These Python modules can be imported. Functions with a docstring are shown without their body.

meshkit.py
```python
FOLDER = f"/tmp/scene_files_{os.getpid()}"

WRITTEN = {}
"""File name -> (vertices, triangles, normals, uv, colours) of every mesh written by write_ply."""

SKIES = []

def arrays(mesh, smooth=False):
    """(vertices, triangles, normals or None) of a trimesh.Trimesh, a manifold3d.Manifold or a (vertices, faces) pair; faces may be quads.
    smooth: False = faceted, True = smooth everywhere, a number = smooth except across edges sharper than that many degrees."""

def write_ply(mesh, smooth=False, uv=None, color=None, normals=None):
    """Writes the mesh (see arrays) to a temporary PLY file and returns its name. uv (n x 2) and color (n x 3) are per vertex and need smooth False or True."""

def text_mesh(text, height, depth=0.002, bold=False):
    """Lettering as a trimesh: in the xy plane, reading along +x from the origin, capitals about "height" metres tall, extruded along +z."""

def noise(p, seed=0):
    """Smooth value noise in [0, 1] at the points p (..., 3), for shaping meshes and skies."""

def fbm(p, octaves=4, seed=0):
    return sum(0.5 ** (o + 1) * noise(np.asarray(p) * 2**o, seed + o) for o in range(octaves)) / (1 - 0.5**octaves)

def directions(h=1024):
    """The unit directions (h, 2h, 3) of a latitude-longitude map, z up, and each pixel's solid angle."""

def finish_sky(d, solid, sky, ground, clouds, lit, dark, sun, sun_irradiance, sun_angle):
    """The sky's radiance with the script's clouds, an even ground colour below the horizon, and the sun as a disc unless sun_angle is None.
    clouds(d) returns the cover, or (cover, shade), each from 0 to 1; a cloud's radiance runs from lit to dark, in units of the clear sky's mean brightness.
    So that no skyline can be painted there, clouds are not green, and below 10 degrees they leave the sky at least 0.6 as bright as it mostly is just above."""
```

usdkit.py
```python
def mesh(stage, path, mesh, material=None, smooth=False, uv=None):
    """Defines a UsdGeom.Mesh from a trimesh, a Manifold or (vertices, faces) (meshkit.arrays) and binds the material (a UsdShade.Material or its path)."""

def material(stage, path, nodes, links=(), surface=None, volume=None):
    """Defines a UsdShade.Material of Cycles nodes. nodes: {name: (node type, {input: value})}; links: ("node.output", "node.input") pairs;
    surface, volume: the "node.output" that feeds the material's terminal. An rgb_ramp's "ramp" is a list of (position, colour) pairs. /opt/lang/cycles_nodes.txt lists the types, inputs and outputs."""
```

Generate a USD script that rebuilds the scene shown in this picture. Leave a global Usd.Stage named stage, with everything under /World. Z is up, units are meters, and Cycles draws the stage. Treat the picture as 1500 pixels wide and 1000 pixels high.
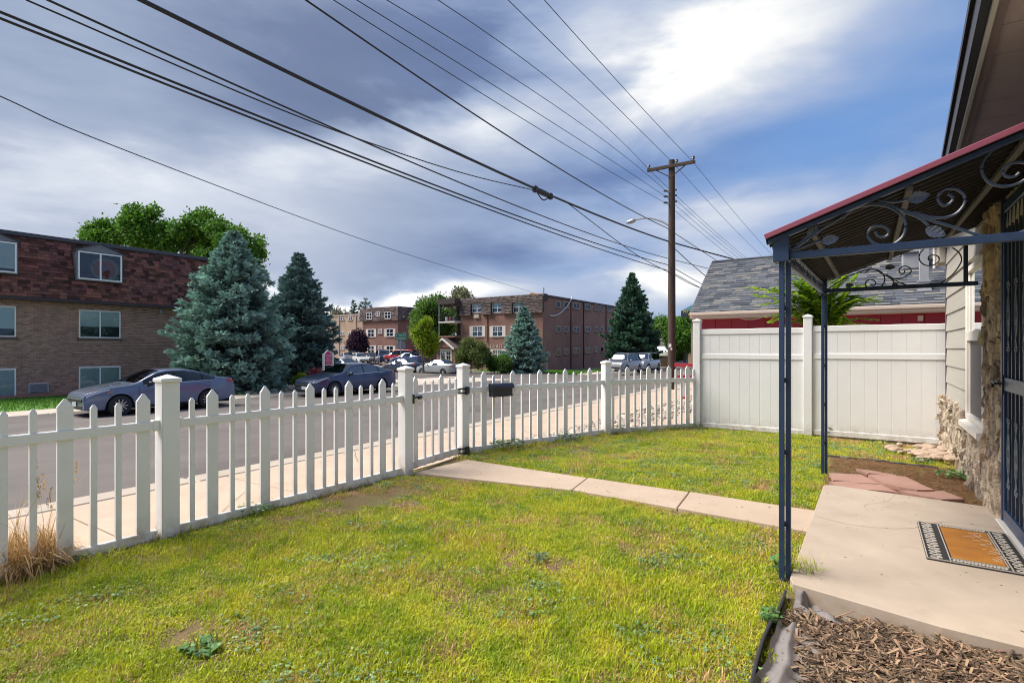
import math, random
import numpy as np, trimesh
from pxr import Usd, UsdGeom, UsdLux, UsdShade, Gf, Sdf, Vt
import usdkit, meshkit

stage = Usd.Stage.CreateInMemory()
UsdGeom.SetStageUpAxis(stage, 'Z'); UsdGeom.SetStageMetersPerUnit(stage, 1.0)
UsdGeom.Xform.Define(stage, '/World'); UsdGeom.Scope.Define(stage, '/World/Looks')
rng = np.random.default_rng(7); random.seed(7)
pi = math.pi

# ------------------------------------------------------------------ camera, sky, sun, exposure
CAMZ, F, HZ = 1.45, 785.0, 510.0
cam = UsdGeom.Camera.Define(stage, '/World/camera')
cam.AddTranslateOp().Set(Gf.Vec3d(0, 0, CAMZ)); cam.AddRotateXOp().Set(90.0)
cam.CreateHorizontalApertureAttr(36.0); cam.CreateVerticalApertureAttr(24.0)
cam.CreateFocalLengthAttr(36.0 * F / 1500)
cam.CreateVerticalApertureOffsetAttr((HZ - 500) / 1500 * 36.0)
cam.CreateClippingRangeAttr(Gf.Vec2f(0.05, 3000))
EXPO = 3.3
cam.CreateExposureAttr(EXPO)

SUN_AZ, SUN_EL = math.radians(-82), math.radians(52)      # from north (+y) clockwise; veiled by cloud, from the left and a little behind
sun_dir = np.array([math.sin(SUN_AZ) * math.cos(SUN_EL), math.cos(SUN_AZ) * math.cos(SUN_EL), math.sin(SUN_EL)])
sun = UsdLux.DistantLight.Define(stage, '/World/sun')
sun.CreateIntensityAttr(0.20); sun.CreateAngleAttr(38.0); sun.CreateNormalizeAttr(True)
sun.CreateColorAttr(Gf.Vec3f(1.0, 0.95, 0.87))
zax = Gf.Vec3d(*sun_dir); up = Gf.Vec3d(0, 0, 1); xax = Gf.Cross(up, zax).GetNormalized(); yax = Gf.Cross(zax, xax)
sun.AddTransformOp().Set(Gf.Matrix4d(*xax, 0, *yax, 0, *zax, 0, 0, 0, 0, 1))

SKYS = 0.06
dome = UsdLux.DomeLight.Define(stage, '/World/sky'); dome.CreateIntensityAttr(1.0)
dome.GetPrim().SetCustomDataByKey('kind', 'structure')

def sky_material():
    n, l = {}, []
    k = 2.0 ** EXPO * SKYS
    c = lambda r, g, b: tuple(x / k for x in (r, g, b))
    n['sky'] = ('sky_texture', dict(sky_type='single_scattering', sun_disc=False, sun_elevation=SUN_EL, sun_rotation=SUN_AZ, aerosol_density=1.0))
    n['tc'] = ('texture_coordinate', {})
    n['sep'] = ('separate_xyz', {}); l.append(('tc.generated', 'sep.vector'))
    cnt = [0]
    def node(kind, **kw):
        cnt[0] += 1; name = f'n{cnt[0]}'
        vals = {}
        for key, v in kw.items():
            if isinstance(v, str) and '.' in v and not v.replace('.', '').isalnum() or (isinstance(v, str) and '.' in v): l.append((v, f'{name}.{key}'))
            else: vals[key] = v
        n[name] = (kind, vals)
        return name
    def m(t, a, b=0.5, c3=None):
        kw = dict(math_type=t, value1=a, value2=b)
        if c3 is not None: kw['value3'] = c3
        return node('math', **kw) + '.value'
    # noise on the direction, stretched flat: long thin cloud streaks
    mp = node('mapping', vector='tc.generated', scale=(1.6, 1.6, 4.2)) + '.vector'
    N1 = node('noise_texture', vector=mp, scale=1.7, detail=7.0, roughness=0.52, distortion=0.35) + '.fac'
    mp2 = node('mapping', vector='tc.generated', scale=(1.4, 1.4, 5.0), location=(3.1, 1.7, 0.4), rotation=(0.0, 0.35, 0.0)) + '.vector'
    N2 = node('noise_texture', vector=mp2, scale=2.6, detail=8.0, roughness=0.56, distortion=0.2) + '.fac'
    mp3 = node('mapping', vector='tc.generated', scale=(1.0, 1.0, 2.2), location=(7.3, -1.7, 2.4)) + '.vector'
    N3 = node('noise_texture', vector=mp3, scale=8.0, detail=9.0, roughness=0.6) + '.fac'
    az = m('arctan2', 'sep.x', 'sep.y'); el = m('arcsine', 'sep.z')
    az = m('add', az, m('multiply', m('subtract', N2, 0.5), 0.30))
    el = m('add', el, m('multiply', m('subtract', N1, 0.5), 0.24))
    def blob(x, y, sx, sy, rot, amp, total):
        # centre given as an azimuth / elevation, sizes in radians
        da = m('subtract', az, x); de = m('subtract', el, y)
        cr, sr = math.cos(rot), math.sin(rot)
        p = m('add', m('multiply', da, cr / sx), m('multiply', de, sr / sx))
        q = m('add', m('multiply', da, -sr / sy), m('multiply', de, cr / sy))
        r2 = m('add', m('multiply', p, p), m('multiply', q, q))
        g = m('multiply', m('power', 2.71828, m('multiply', r2, -1.0)), amp)
        return g if total is None else m('add', total, g)
    def ae(px, py):
        x, z = (px - 750) / F, (HZ - py) / F
        return math.atan2(x, 1), math.atan2(z, math.hypot(x, 1))
    t = m('add', 0.43, m('multiply', m('subtract', N2, 0.5), 0.62))
    t = m('add', t, m('multiply', m('subtract', N3, 0.5), 0.10))
    for px, py, sx, sy, rot, amp in [
            (1130, 20, .31, .11, .30, .54), (1010, 80, .15, .06, .5, .14), (560, 225, .36, .055, .14, .40), (720, 195, .12, .05, .1, .16),
            (60, 295, .22, .09, .0, .26), (420, 330, .26, .07, .0, .22), (850, 30, .20, .10, .2, .24), (1060, 330, .30, .05, .05, .40),
            (560, 438, .24, .034, .0, .95), (1000, 415, .14, .045, .0, .5), (520, 120, .30, .085, .1, -.30), (730, 370, .28, .055, .0, -.22), (930, 245, .22, .05, .1, -.20),
            (1240, 210, .22, .10, .2, -.12), (120, 110, .35, .2, .0, .12)]:
        t = blob(*ae(px, py), sx, sy, rot, amp, t)
    # pale band low down all round
    t = m('add', t, m('multiply', m('power', 2.71828, m('multiply', m('absolute', el), -9.0)), 0.22))
    cl = node('rgb_ramp', fac=t, ramp=[(0.0, c(.105, .18, .40)), (0.28, c(.155, .24, .485)), (.5, c(.30, .41, .65)), (.72, c(.47, .55, .74)), (.88, c(.70, .75, .84)), (1.0, c(1.0, 1.0, .99))]) + '.color'
    # greyer to the left, clear blue to the right
    grey = blob(*ae(-150, 180), .75, .6, 0, .8, None)
    grey = m('minimum', grey, 0.42)
    bw = node('rgb_to_bw', color=cl) + '.val'
    gc = node('combine_color', r=m('multiply', bw, 1.03), g=m('multiply', bw, 1.11), b=m('multiply', bw, 1.24)) + '.color'
    mixg = node('mix', fac=grey, color1=cl, color2=gc) + '.color'
    blue = blob(*ae(1270, 190), .30, .17, .25, .9, None)
    blue = blob(*ae(1090, 400), .35, .05, 0, .6, blue)
    blue = blob(*ae(560, 412), .14, .014, 0, .8, blue)
    blue = m('multiply', blue, m('subtract', 1.0, m('multiply', m('subtract', t, 0.30), 1.7)))
    blue = node('clamp', value=blue) + '.result'
    skyc = node('mix', mix_type='multiply', fac=1.0, color1='sky.color', color2=(1.0, 1.0, 1.0)) + '.color'
    clear = node('mix', fac=0.12, color1=c(.075, .215, .52), color2=skyc) + '.color'
    fin = node('mix', fac=blue, color1=mixg, color2=clear) + '.color'
    n['bg'] = ('background_shader', dict(strength=SKYS)); l.append((fin, 'bg.color'))
    return usdkit.material(stage, '/World/Looks/sky_clouds', n, l, surface='bg.background')
UsdShade.MaterialBindingAPI.Apply(dome.GetPrim()).Bind(sky_material())

# ------------------------------------------------------------------ the site frame: u along the street, w across it (away from the house), z up
YAW = math.atan2(785, 525); CU, SU = math.cos(YAW), math.sin(YAW)
def world(p):
    p = np.asarray(p, float); out = np.array(p)
    out[..., 0] = CU * p[..., 0] - SU * p[..., 1]; out[..., 1] = SU * p[..., 0] + CU * p[..., 1]
    return out
def ray(px, py):
    x, z = (px - 750) / F, -(py - HZ) / F
    return np.array([CU * x + SU, -SU * x + CU, z])
O = np.array([0, 0, CAMZ])
def hit_w(px, py, w): d = ray(px, py); return O + d * (w / d[1])
def hit_u(px, py, u): d = ray(px, py); return O + d * (u / d[0])
def hit_z(px, py, z=0.0): d = ray(px, py); return O + d * ((z - CAMZ) / d[2])
def hit_y(px, py, Y): return O + ray(px, py) * Y
def sm(x, a, b): t = np.clip((np.asarray(x, float) - a) / (b - a), 0, 1); return t * t * (3 - 2 * t)

WC, WF = 6.5, 21.6         # near and far kerb lines
def zfar(u): return np.interp(u, [-80, 18, 45, 75, 200], [-.78, -.74, -1.12, -1.12, -1.3])
def zt(u, w):
    u, w = np.asarray(u, float), np.asarray(w, float)
    near = -.015 * np.clip(w - 4.4, 0, 2.1) - .25 * sm(u, 25, 70)
    road = (-.17 - .2 * sm(u, 25, 70)) + (zfar(u) - (-.17 - .2 * sm(u, 25, 70))) * np.clip((w - WC) / (WF - WC), 0, 1)
    far = zfar(u) + .12 + .38 * sm(w, 40, 72)
    return np.where(w < WC, near, np.where(w < WF, road, far))
def hit_g(px, py, dz=0.0):
    d = ray(px, py); k = np.linspace(1.5, 260, 60000)
    p = O + d * k[:, None]; below = p[:, 2] <= zt(p[:, 0], p[:, 1]) + dz
    return p[np.argmax(below)]
# ------------------------------------------------------------------ helpers
used = {}
def numbered(parent, name):
    k = (parent, name); i = used.get(k, 0); used[k] = i + 1
    return f'{parent}/{name}' if i == 0 else f'{parent}/{name}_{i:03d}'

class MB:
    """Collects triangles."""
    def __init__(s): s.v, s.f, s.n = [], [], 0
    def add(s, v, f):
        v = np.asarray(v, float); f = np.asarray(f, int)
        if f.shape[1] == 4: f = np.vstack([f[:, [0, 1, 2]], f[:, [0, 2, 3]]])
        s.v.append(v); s.f.append(f + s.n); s.n += len(v); return s
    def box(s, c, d, b=0.0, R=None):
        v, f = cbox(d, b)
        if R is not None: v = v @ np.asarray(R).T
        return s.add(v + np.asarray(c, float), f)
    def span(s, lo, hi, b=0.0):
        lo, hi = np.minimum(lo, hi), np.maximum(lo, hi)
        return s.box((lo + hi) / 2, hi - lo, b)
    def tube(s, pts, r, n=6, cap=True):
        v, f = tube(pts, r, n, cap); return s.add(v, f)
    def prism(s, poly, h, c, X, Y):
        """Extrudes a 2-D polygon (in axes X, Y from c) by the vector h."""
        import mapbox_earcut as me
        poly = np.asarray(poly, float); n = len(poly)
        area = sum(poly[i, 0] * poly[(i + 1) % n, 1] - poly[(i + 1) % n, 0] * poly[i, 1] for i in range(n))
        if area < 0: poly = poly[::-1]
        tri = me.triangulate_float64(poly, np.array([n], np.uint32)).reshape(-1, 3).astype(int)
        X, Y, h = (np.asarray(a, float) for a in (X, Y, h))
        a = np.asarray(c, float) + poly[:, :1] * X + poly[:, 1:] * Y
        flip = np.dot(np.cross(X, Y), h) < 0
        t0, t1 = (tri[:, ::-1], tri) if not flip else (tri, tri[:, ::-1])
        i = np.arange(n); j = (i + 1) % n
        side = np.stack([i, j, j + n, i + n], 1)
        if flip: side = side[:, ::-1]
        s.add(np.vstack([a, a + h]), np.vstack([t0, t1 + n, side[:, [0, 1, 2]], side[:, [0, 2, 3]]])); return s
    def mesh(s): return np.vstack(s.v), np.vstack(s.f)
    def moved(s, off): o = MB(); v, f = s.mesh(); return o.add(v + np.asarray(off), f)

_cb = {}
def cbox(d, b=0.0):
    d = np.asarray(d, float) / 2
    if b <= 0:
        v = np.array([[x, y, z] for x in (-1, 1) for y in (-1, 1) for z in (-1, 1)], float) * d
        f = np.array([[0, 1, 3, 2], [4, 6, 7, 5], [0, 4, 5, 1], [2, 3, 7, 6], [0, 2, 6, 4], [1, 5, 7, 3]])
        return v, np.vstack([f[:, [0, 1, 2]], f[:, [0, 2, 3]]])
    b = min(b, d.min() * .9)
    if 'f' not in _cb:
        q = []
        for x in (-1, 1):
            for y in (-1, 1):
                for z in (-1, 1):
                    for k in range(3):
                        e = np.full(3, .8); e[k] = 1.0
                        q.append(np.array([x, y, z]) * e)
        h = trimesh.convex.convex_hull(np.array(q)); h.fix_normals()
        q = np.array(q); idx = [int(np.argmin(((q - p) ** 2).sum(1))) for p in h.vertices]
        _cb['f'] = np.array(idx)[h.faces]
        _cb['s'] = np.array([[x, y, z] for x in (-1, 1) for y in (-1, 1) for z in (-1, 1) for k in range(3)], float)
        _cb['k'] = np.array([k for _ in range(8) for k in range(3)])
    e = np.tile(d - b, (24, 1)); e[np.arange(24), _cb['k']] = d[_cb['k']]
    return _cb['s'] * e, _cb['f']

def tube(pts, r, n=6, cap=True):
    pts = np.asarray(pts, float); m = len(pts)
    r = np.broadcast_to(np.asarray(r, float), (m,))
    t = np.gradient(pts, axis=0); t /= np.maximum(np.linalg.norm(t, axis=1, keepdims=True), 1e-9)
    ref = np.array([0, 0, 1.0]) if abs(t[:, 2]).mean() < .8 else np.array([1.0, 0, 0])
    a = np.cross(t, ref); a /= np.maximum(np.linalg.norm(a, axis=1, keepdims=True), 1e-9); b = np.cross(a, t)
    th = np.arange(n) / n * 2 * pi
    v = (pts[:, None] + r[:, None, None] * (np.cos(th)[None, :, None] * a[:, None] + np.sin(th)[None, :, None] * b[:, None])).reshape(-1, 3)
    i, j = np.meshgrid(np.arange(m - 1), np.arange(n), indexing='ij'); k = (j + 1) % n
    q = np.stack([i * n + j, (i + 1) * n + j, (i + 1) * n + k, i * n + k], -1).reshape(-1, 4)
    f = np.vstack([q[:, [0, 1, 2]], q[:, [0, 2, 3]]])
    if cap:
        c0 = [[0, k, k + 1] for k in range(1, n - 1)]; e = (m - 1) * n
        f = np.vstack([f, c0, [[e, e + k + 1, e + k] for k in range(1, n - 1)]])
    return v, f
def curve(pts, k=6):
    """Catmull-Rom through the points."""
    p = np.asarray(pts, float); p = np.vstack([2 * p[0] - p[1], p, 2 * p[-1] - p[-2]]); out = []
    for i in range(1, len(p) - 2):
        t = np.linspace(0, 1, k, endpoint=False)[:, None]
        out.append(.5 * (2 * p[i] + (p[i + 1] - p[i - 1]) * t + (2 * p[i - 1] - 5 * p[i] + 4 * p[i + 1] - p[i + 2]) * t ** 2 + (3 * p[i] - p[i - 1] - 3 * p[i + 1] + p[i + 2]) * t ** 3))
    return np.vstack(out + [p[-2:-1]])
def lathe(prof, n=16):
    prof = np.asarray(prof, float); m = len(prof); th = np.arange(n) / n * 2 * pi
    v = np.stack([prof[:, 0:1] * np.cos(th), prof[:, 0:1] * np.sin(th), np.repeat(prof[:, 1:2], n, 1)], -1).reshape(-1, 3)
    i, j = np.meshgrid(np.arange(m - 1), np.arange(n), indexing='ij'); k = (j + 1) % n
    q = np.stack([i * n + j, i * n + k, (i + 1) * n + k, (i + 1) * n + j], -1).reshape(-1, 4)
    return v, np.vstack([q[:, [0, 1, 2]], q[:, [0, 2, 3]]])
def grid_faces(a, b):
    i, j = np.meshgrid(np.arange(a - 1), np.arange(b - 1), indexing='ij')
    q = np.stack([i * b + j, (i + 1) * b + j, (i + 1) * b + j + 1, i * b + j + 1], -1).reshape(-1, 4)
    return np.vstack([q[:, [0, 1, 2]], q[:, [0, 2, 3]]])
def rotz(a): c, s = math.cos(a), math.sin(a); return np.array([[c, -s, 0], [s, c, 0], [0, 0, 1.0]])

def tag(p, label=None, cat=None, group=None, kind=None):
    p = p.GetPrim() if hasattr(p, 'GetPrim') else p
    for k, v in (('label', label), ('category', cat), ('group', group), ('kind', kind)):
        if v: p.SetCustomDataByKey(k, v)
    return p

class Thing:
    """An Xform under /World at the thing's base. site=True: parts come in site coordinates (u, w, z); else in the thing's own frame (x forward)."""
    def __init__(s, name, label, cat, base, rot=0.0, group=None, site=True, kind=None):
        s.path = numbered('/World', name); s.base = np.asarray(base, float); s.site = site
        x = UsdGeom.Xform.Define(stage, s.path)
        x.AddTranslateOp().Set(Gf.Vec3d(*map(float, world(s.base)))); x.AddRotateZOp().Set(math.degrees(YAW) + rot)
        tag(x, label, cat, group, kind); s.prim = x.GetPrim()
    def part(s, name, mb, mat, parent=None, label=None, kind=None, smooth=False):
        v, f = mb.mesh() if isinstance(mb, MB) else mb
        if s.site: v = v - s.base
        path = numbered(parent or s.path, name)
        m = islands(usdkit.mesh(stage, path, (v, f), mat, smooth=smooth), mat)
        if label or kind: tag(m, label, None, None, kind)
        return path
def solo(name, mb, mat, label, cat=None, group=None, kind=None, smooth=False):
    """A thing that is one mesh, given in site coordinates."""
    v, f = mb.mesh() if isinstance(mb, MB) else mb
    path = numbered('/World', name)
    m = islands(usdkit.mesh(stage, path, (world(v), f), mat, smooth=smooth), mat)
    return tag(m, label, cat, group, kind)
def copy_of(src, name, base, rot, label, cat, group=None, scale=1.0):
    """A copy of a thing (an internal, instanceable reference)."""
    path = numbered('/World', name); x = UsdGeom.Xform.Define(stage, path); p = x.GetPrim()
    p.GetReferences().AddInternalReference(src.path)
    x.ClearXformOpOrder()
    x.AddTransformOp(opSuffix='at').Set(Gf.Matrix4d().SetScale(Gf.Vec3d(*(np.ones(3) * scale))) * Gf.Matrix4d().SetRotate(Gf.Rotation(Gf.Vec3d(0, 0, 1), math.degrees(YAW) + rot)) * Gf.Matrix4d().SetTranslate(Gf.Vec3d(*map(float, world(base)))))
    tag(p, label, cat, group); p.SetInstanceable(True)
    return p

# ------------------------------------------------------------------ materials
_mats = {}
ISL = set()
def islands(m, mat):
    """Gives every separate piece of a mesh its own random number (primvar rnd), for tone that varies from piece to piece."""
    p = str(mat.GetPath()) if hasattr(mat, 'GetPath') else str(mat)
    if p not in ISL: return m
    from scipy.sparse import coo_matrix
    from scipy.sparse.csgraph import connected_components
    f = np.array(m.GetFaceVertexIndicesAttr().Get()).reshape(-1, 3); n = len(m.GetPointsAttr().Get())
    e = np.vstack([f[:, :2], f[:, 1:]]); k, lab = connected_components(coo_matrix((np.ones(len(e)), (e[:, 0], e[:, 1])), (n, n)), False)
    r = np.random.default_rng(n * 7 + k); val = r.random(k)
    UsdGeom.PrimvarsAPI(m).CreatePrimvar('rnd', Sdf.ValueTypeNames.FloatArray, 'vertex').Set(Vt.FloatArray.FromNumpy(val[lab].astype(np.float32)))
    return m
def M(name, col, rough=.6, col2=None, scale=4.0, detail=5.0, bump=0.0, bscale=60.0, bdist=.01, metal=0.0, spec=.5, island=0.0, stretch=None, coat=0.0, trans=0.0, sharp=(.3, .7), col3=None, scale3=.6, sharp3=(.45, .62), hue=0.0, splash=False):
    if name in _mats: return _mats[name]
    n = {'g': ('geometry', {}), 'p': ('principled_bsdf', dict(base_color=tuple(col), roughness=rough, metallic=metal, specular_ior_level=spec, coat_weight=coat))}
    l = []; src = None; vec = 'g.position'
    if stretch is not None:
        n['mp'] = ('mapping', dict(rotation=(0, 0, -YAW)))
        n['mq'] = ('mapping', dict(scale=tuple(stretch[:3])))
        l += [('g.position', 'mp.vector'), ('mp.vector', 'mq.vector')]; vec = 'mq.vector'
    if col2 is not None:
        n['n'] = ('noise_texture', dict(scale=scale, detail=detail, roughness=.6))
        n['r'] = ('rgb_ramp', dict(ramp=[(sharp[0], col), (sharp[1], col2)]))
        l += [(vec, 'n.vector'), ('n.fac', 'r.fac')]; src = 'r.color'
    if col3 is not None:
        n['n3'] = ('noise_texture', dict(scale=scale3, detail=4.0, roughness=.6))
        n['r3'] = ('map_range', dict(from_min=sharp3[0], from_max=sharp3[1], clamp=True))
        n['x3'] = ('mix', dict(color1=tuple(col), color2=tuple(col3)))
        l += [('g.position', 'n3.vector'), ('n3.fac', 'r3.value'), ('r3.result', 'x3.fac')]
        if src: l.append((src, 'x3.color1'))
        src = 'x3.color'
    if island > 0:
        n['mr'] = ('map_range', dict(from_min=0.0, from_max=1.0, to_min=1 - island, to_max=1 + island))
        n['h'] = ('hsv', dict(color=tuple(col))); n['isl'] = ('attribute', dict(attribute='rnd')); ISL.add(f'/World/Looks/{name}')
        l += [('isl.fac', 'mr.value'), ('mr.result', 'h.value')]
        if hue > 0:
            n['mh'] = ('map_range', dict(from_min=0.0, from_max=1.0, to_min=.5 - hue, to_max=.5 + hue)); n['wn'] = ('white_noise_texture', dict(dimensions='1D'))
            l += [('isl.fac', 'wn.w'), ('wn.value', 'mh.value'), ('mh.result', 'h.hue')]
        if src: l.append((src, 'h.color'))
        src = 'h.color'
    if src: l.append((src, 'p.base_color'))
    if splash:      # dried soil splashed up from the ground, uneven
        n['sz'] = ('separate_xyz', {}); n['sm'] = ('map_range', dict(from_min=splash if splash is not True else .24, from_max=-.01, clamp=True)); n['sn'] = ('noise_texture', dict(scale=9.0, detail=7.0, roughness=.7)); n['sr'] = ('map_range', dict(from_min=.38, from_max=.66, clamp=True))
        n['sk'] = ('math', dict(math_type='multiply')); n['sk2'] = ('math', dict(math_type='multiply', value2=.85)); n['sx'] = ('mix', dict(color1=tuple(col), color2=(.30, .22, .15)))
        l += [('g.position', 'sz.vector'), ('sz.z', 'sm.value'), ('g.position', 'sn.vector'), ('sn.fac', 'sr.value'), ('sm.result', 'sk.value1'), ('sr.result', 'sk.value2'), ('sk.value', 'sk2.value1'), ('sk2.value', 'sx.fac')]
        if src: l.append((src, 'sx.color1'))
        src = 'sx.color'
        l = [x for x in l if x[1] != 'p.base_color'] + [(src, 'p.base_color')]
    if bump > 0:
        n['nb'] = ('noise_texture', dict(scale=bscale, detail=6.0, roughness=.65)); n['b'] = ('bump', dict(strength=bump, distance=bdist))
        l += [(vec, 'nb.vector'), ('nb.fac', 'b.height'), ('b.normal', 'p.normal')]
    out = 'p.BSDF'
    if trans > 0:
        n['t'] = ('translucent_bsdf', dict(color=tuple(col))); n['mx'] = ('mix_closure', dict(fac=trans))
        l += [('p.BSDF', 'mx.closure1'), ('t.BSDF', 'mx.closure2')]
        if src: l.append((src, 't.color'))
        out = 'mx.closure'
    _mats[name] = usdkit.material(stage, f'/World/Looks/{name}', n, l, surface=out)
    return _mats[name]
def pane_mat(name, tint=(1, 1, 1), fac=.08, refl=(.9, .95, 1.0)):
    if name in _mats: return _mats[name]
    n = {'t': ('transparent_bsdf', dict(color=tint)), 'gl': ('glossy_bsdf', dict(color=refl, roughness=.02)), 'fr': ('fresnel', dict(IOR=1.5)),
         'ma': ('math', dict(math_type='add', value2=fac)), 'm': ('mix_closure', {})}
    l = [('fr.fac', 'ma.value1'), ('ma.value', 'm.fac'), ('t.BSDF', 'm.closure1'), ('gl.BSDF', 'm.closure2')]
    _mats[name] = usdkit.material(stage, f'/World/Looks/{name}', n, l, surface='m.closure'); return _mats[name]

white_vinyl = M('white_vinyl', (.76, .745, .73), .38, col2=(.70, .68, .655), scale=1.3, bump=.06, bscale=8, bdist=.01, splash=True)
concrete = M('concrete', (.345, .275, .215), .85, col2=(.42, .34, .27), scale=2.6, detail=12, bump=.35, bscale=150, bdist=.004, col3=(.25, .195, .145), scale3=3.4, sharp3=(.60, .95), splash=.043)
walk_mat = M('walk_concrete', (.40, .30, .22), .85, col2=(.47, .36, .27), scale=1.9, detail=12, bump=.35, bscale=130, bdist=.004, col3=(.30, .22, .155), scale3=2.2, sharp3=(.58, .95))
kerb_mat = M('kerb_concrete', (.42, .355, .29), .85, col2=(.34, .28, .22), scale=2.0, bump=.2, bscale=90)
asphalt = M('asphalt', (.100, .084, .076), .9, col2=(.13, .11, .10), scale=.8, detail=9, bump=.35, bscale=160, bdist=.006, col3=(.078, .066, .06), scale3=.45, sharp3=(.48, .66), stretch=(.35, 1.6, 1))
lot_mat = M('lot_asphalt', (.20, .165, .15), .9, col2=(.25, .205, .185), scale=.5, detail=8, bump=.2, bscale=80)
soil = M('soil', (.17, .10, .045), .95, col2=(.30, .195, .095), scale=14, detail=10, bump=1.0, bscale=70, bdist=.03, col3=(.20, .17, .05), scale3=1.5, sharp3=(.4, .6))
dirt = M('dirt_ground', (.26, .20, .14), .95, col2=(.34, .27, .19), scale=2, detail=8, bump=.5, bscale=40, bdist=.02, col3=(.12, .16, .04), scale3=.15, sharp3=(.45, .6))
navy = M('navy_paint', (.012, .030, .075), .38, col2=(.022, .044, .098), scale=14, bump=.08, bscale=70, bdist=.002)
black = M('black_paint', (.012, .013, .017), .35)
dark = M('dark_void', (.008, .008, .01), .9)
glass = pane_mat('window_glass', (.85, .90, .91), .0)
# ------------------------------------------------------------------ ground, road, pavements
def sheet(us, ws, dz):
    u, w = np.meshgrid(us, ws, indexing='ij')
    z = zt(u, w) + (dz(u, w) if callable(dz) else dz)
    f = grid_faces(len(us), len(ws))
    return np.stack([u, w, z], -1).reshape(-1, 3), f[:, ::1]
us = np.concatenate([[-500, -250, -120, -60, -30], np.arange(-15, 80, 2.5), [85, 100, 130, 180, 260, 400, 700]])
ws = np.concatenate([[-700, -300, -120, -40, -10], np.arange(-6, 6.1, 1), [6.48, 6.5, 6.52], np.arange(9, 21, 3), [21.58, 21.6, 21.62], np.arange(24, 80, 4), [100, 140, 200, 300, 700]])
solo('ground', MB().add(*sheet(us, ws, -.12)), dirt, 'bare earth under and around the whole street and garden', 'ground', kind='structure')
# the lawn's soil, gently uneven
lu, lw = np.arange(-4, 12.01, .1), np.arange(-.95, 4.61, .1)
def lawn_z(u, w):
    p = np.stack([u, w, 0 * u], -1)
    return .03 * (meshkit.fbm(p * .7, 3, 5) - .5) + .02 * (meshkit.fbm(p * 3.0, 2, 8) - .5)
def fence_w(u): return np.interp(u, [-50, 5.73, 8.45, 10.1, 60], [4.5, 4.62, 3.73, 2.65, 2.65])
def soil_z(u, w):
    bed1 = (u < 3.5) & (w < .41)
    return lawn_z(u, w) - np.where(bed1, .032, 0) - .0 * u - np.where((u > 3.45) & (u < 6.45) & (w < .3), .10, 0)
U_, W_ = np.meshgrid(lu, lw, indexing='ij')
Z_ = soil_z(U_, W_) + np.where(W_ > fence_w(U_) - .02, -.1, -.012)
solo('soil', MB().add(np.stack([U_, W_, Z_], -1).reshape(-1, 3), grid_faces(len(lu), len(lw))), soil, 'brown soil of the front garden showing between the grass', 'soil', kind='structure')
solo('road', MB().add(*sheet(np.concatenate([[-60, -30], np.arange(-15, 70, 2.5), [90, 130, 200, 300]]), np.linspace(6.5, 21.6, 14), 0.0)), asphalt, 'grey brown asphalt street with a faint crown', 'road', kind='structure')
solo('side_road', MB().add(*sheet(np.linspace(30.8, 45.6, 9), np.concatenate([np.linspace(21.6, 60, 12), [90, 160]]), lambda u, w: np.where(w < 22.5, -.12 * sm(w, 22.9, 21.6) + .0, 0) - .0 + .004)), asphalt, 'asphalt side street joining beyond the parked cars', 'road', kind='structure')
solo('side_road', MB().add(*sheet(np.linspace(24.5, 30.78, 5), np.linspace(27.6, 47, 8), .004)), asphalt, 'corner of asphalt where the side street widens behind the red apartment sign', 'road', kind='structure')
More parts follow.
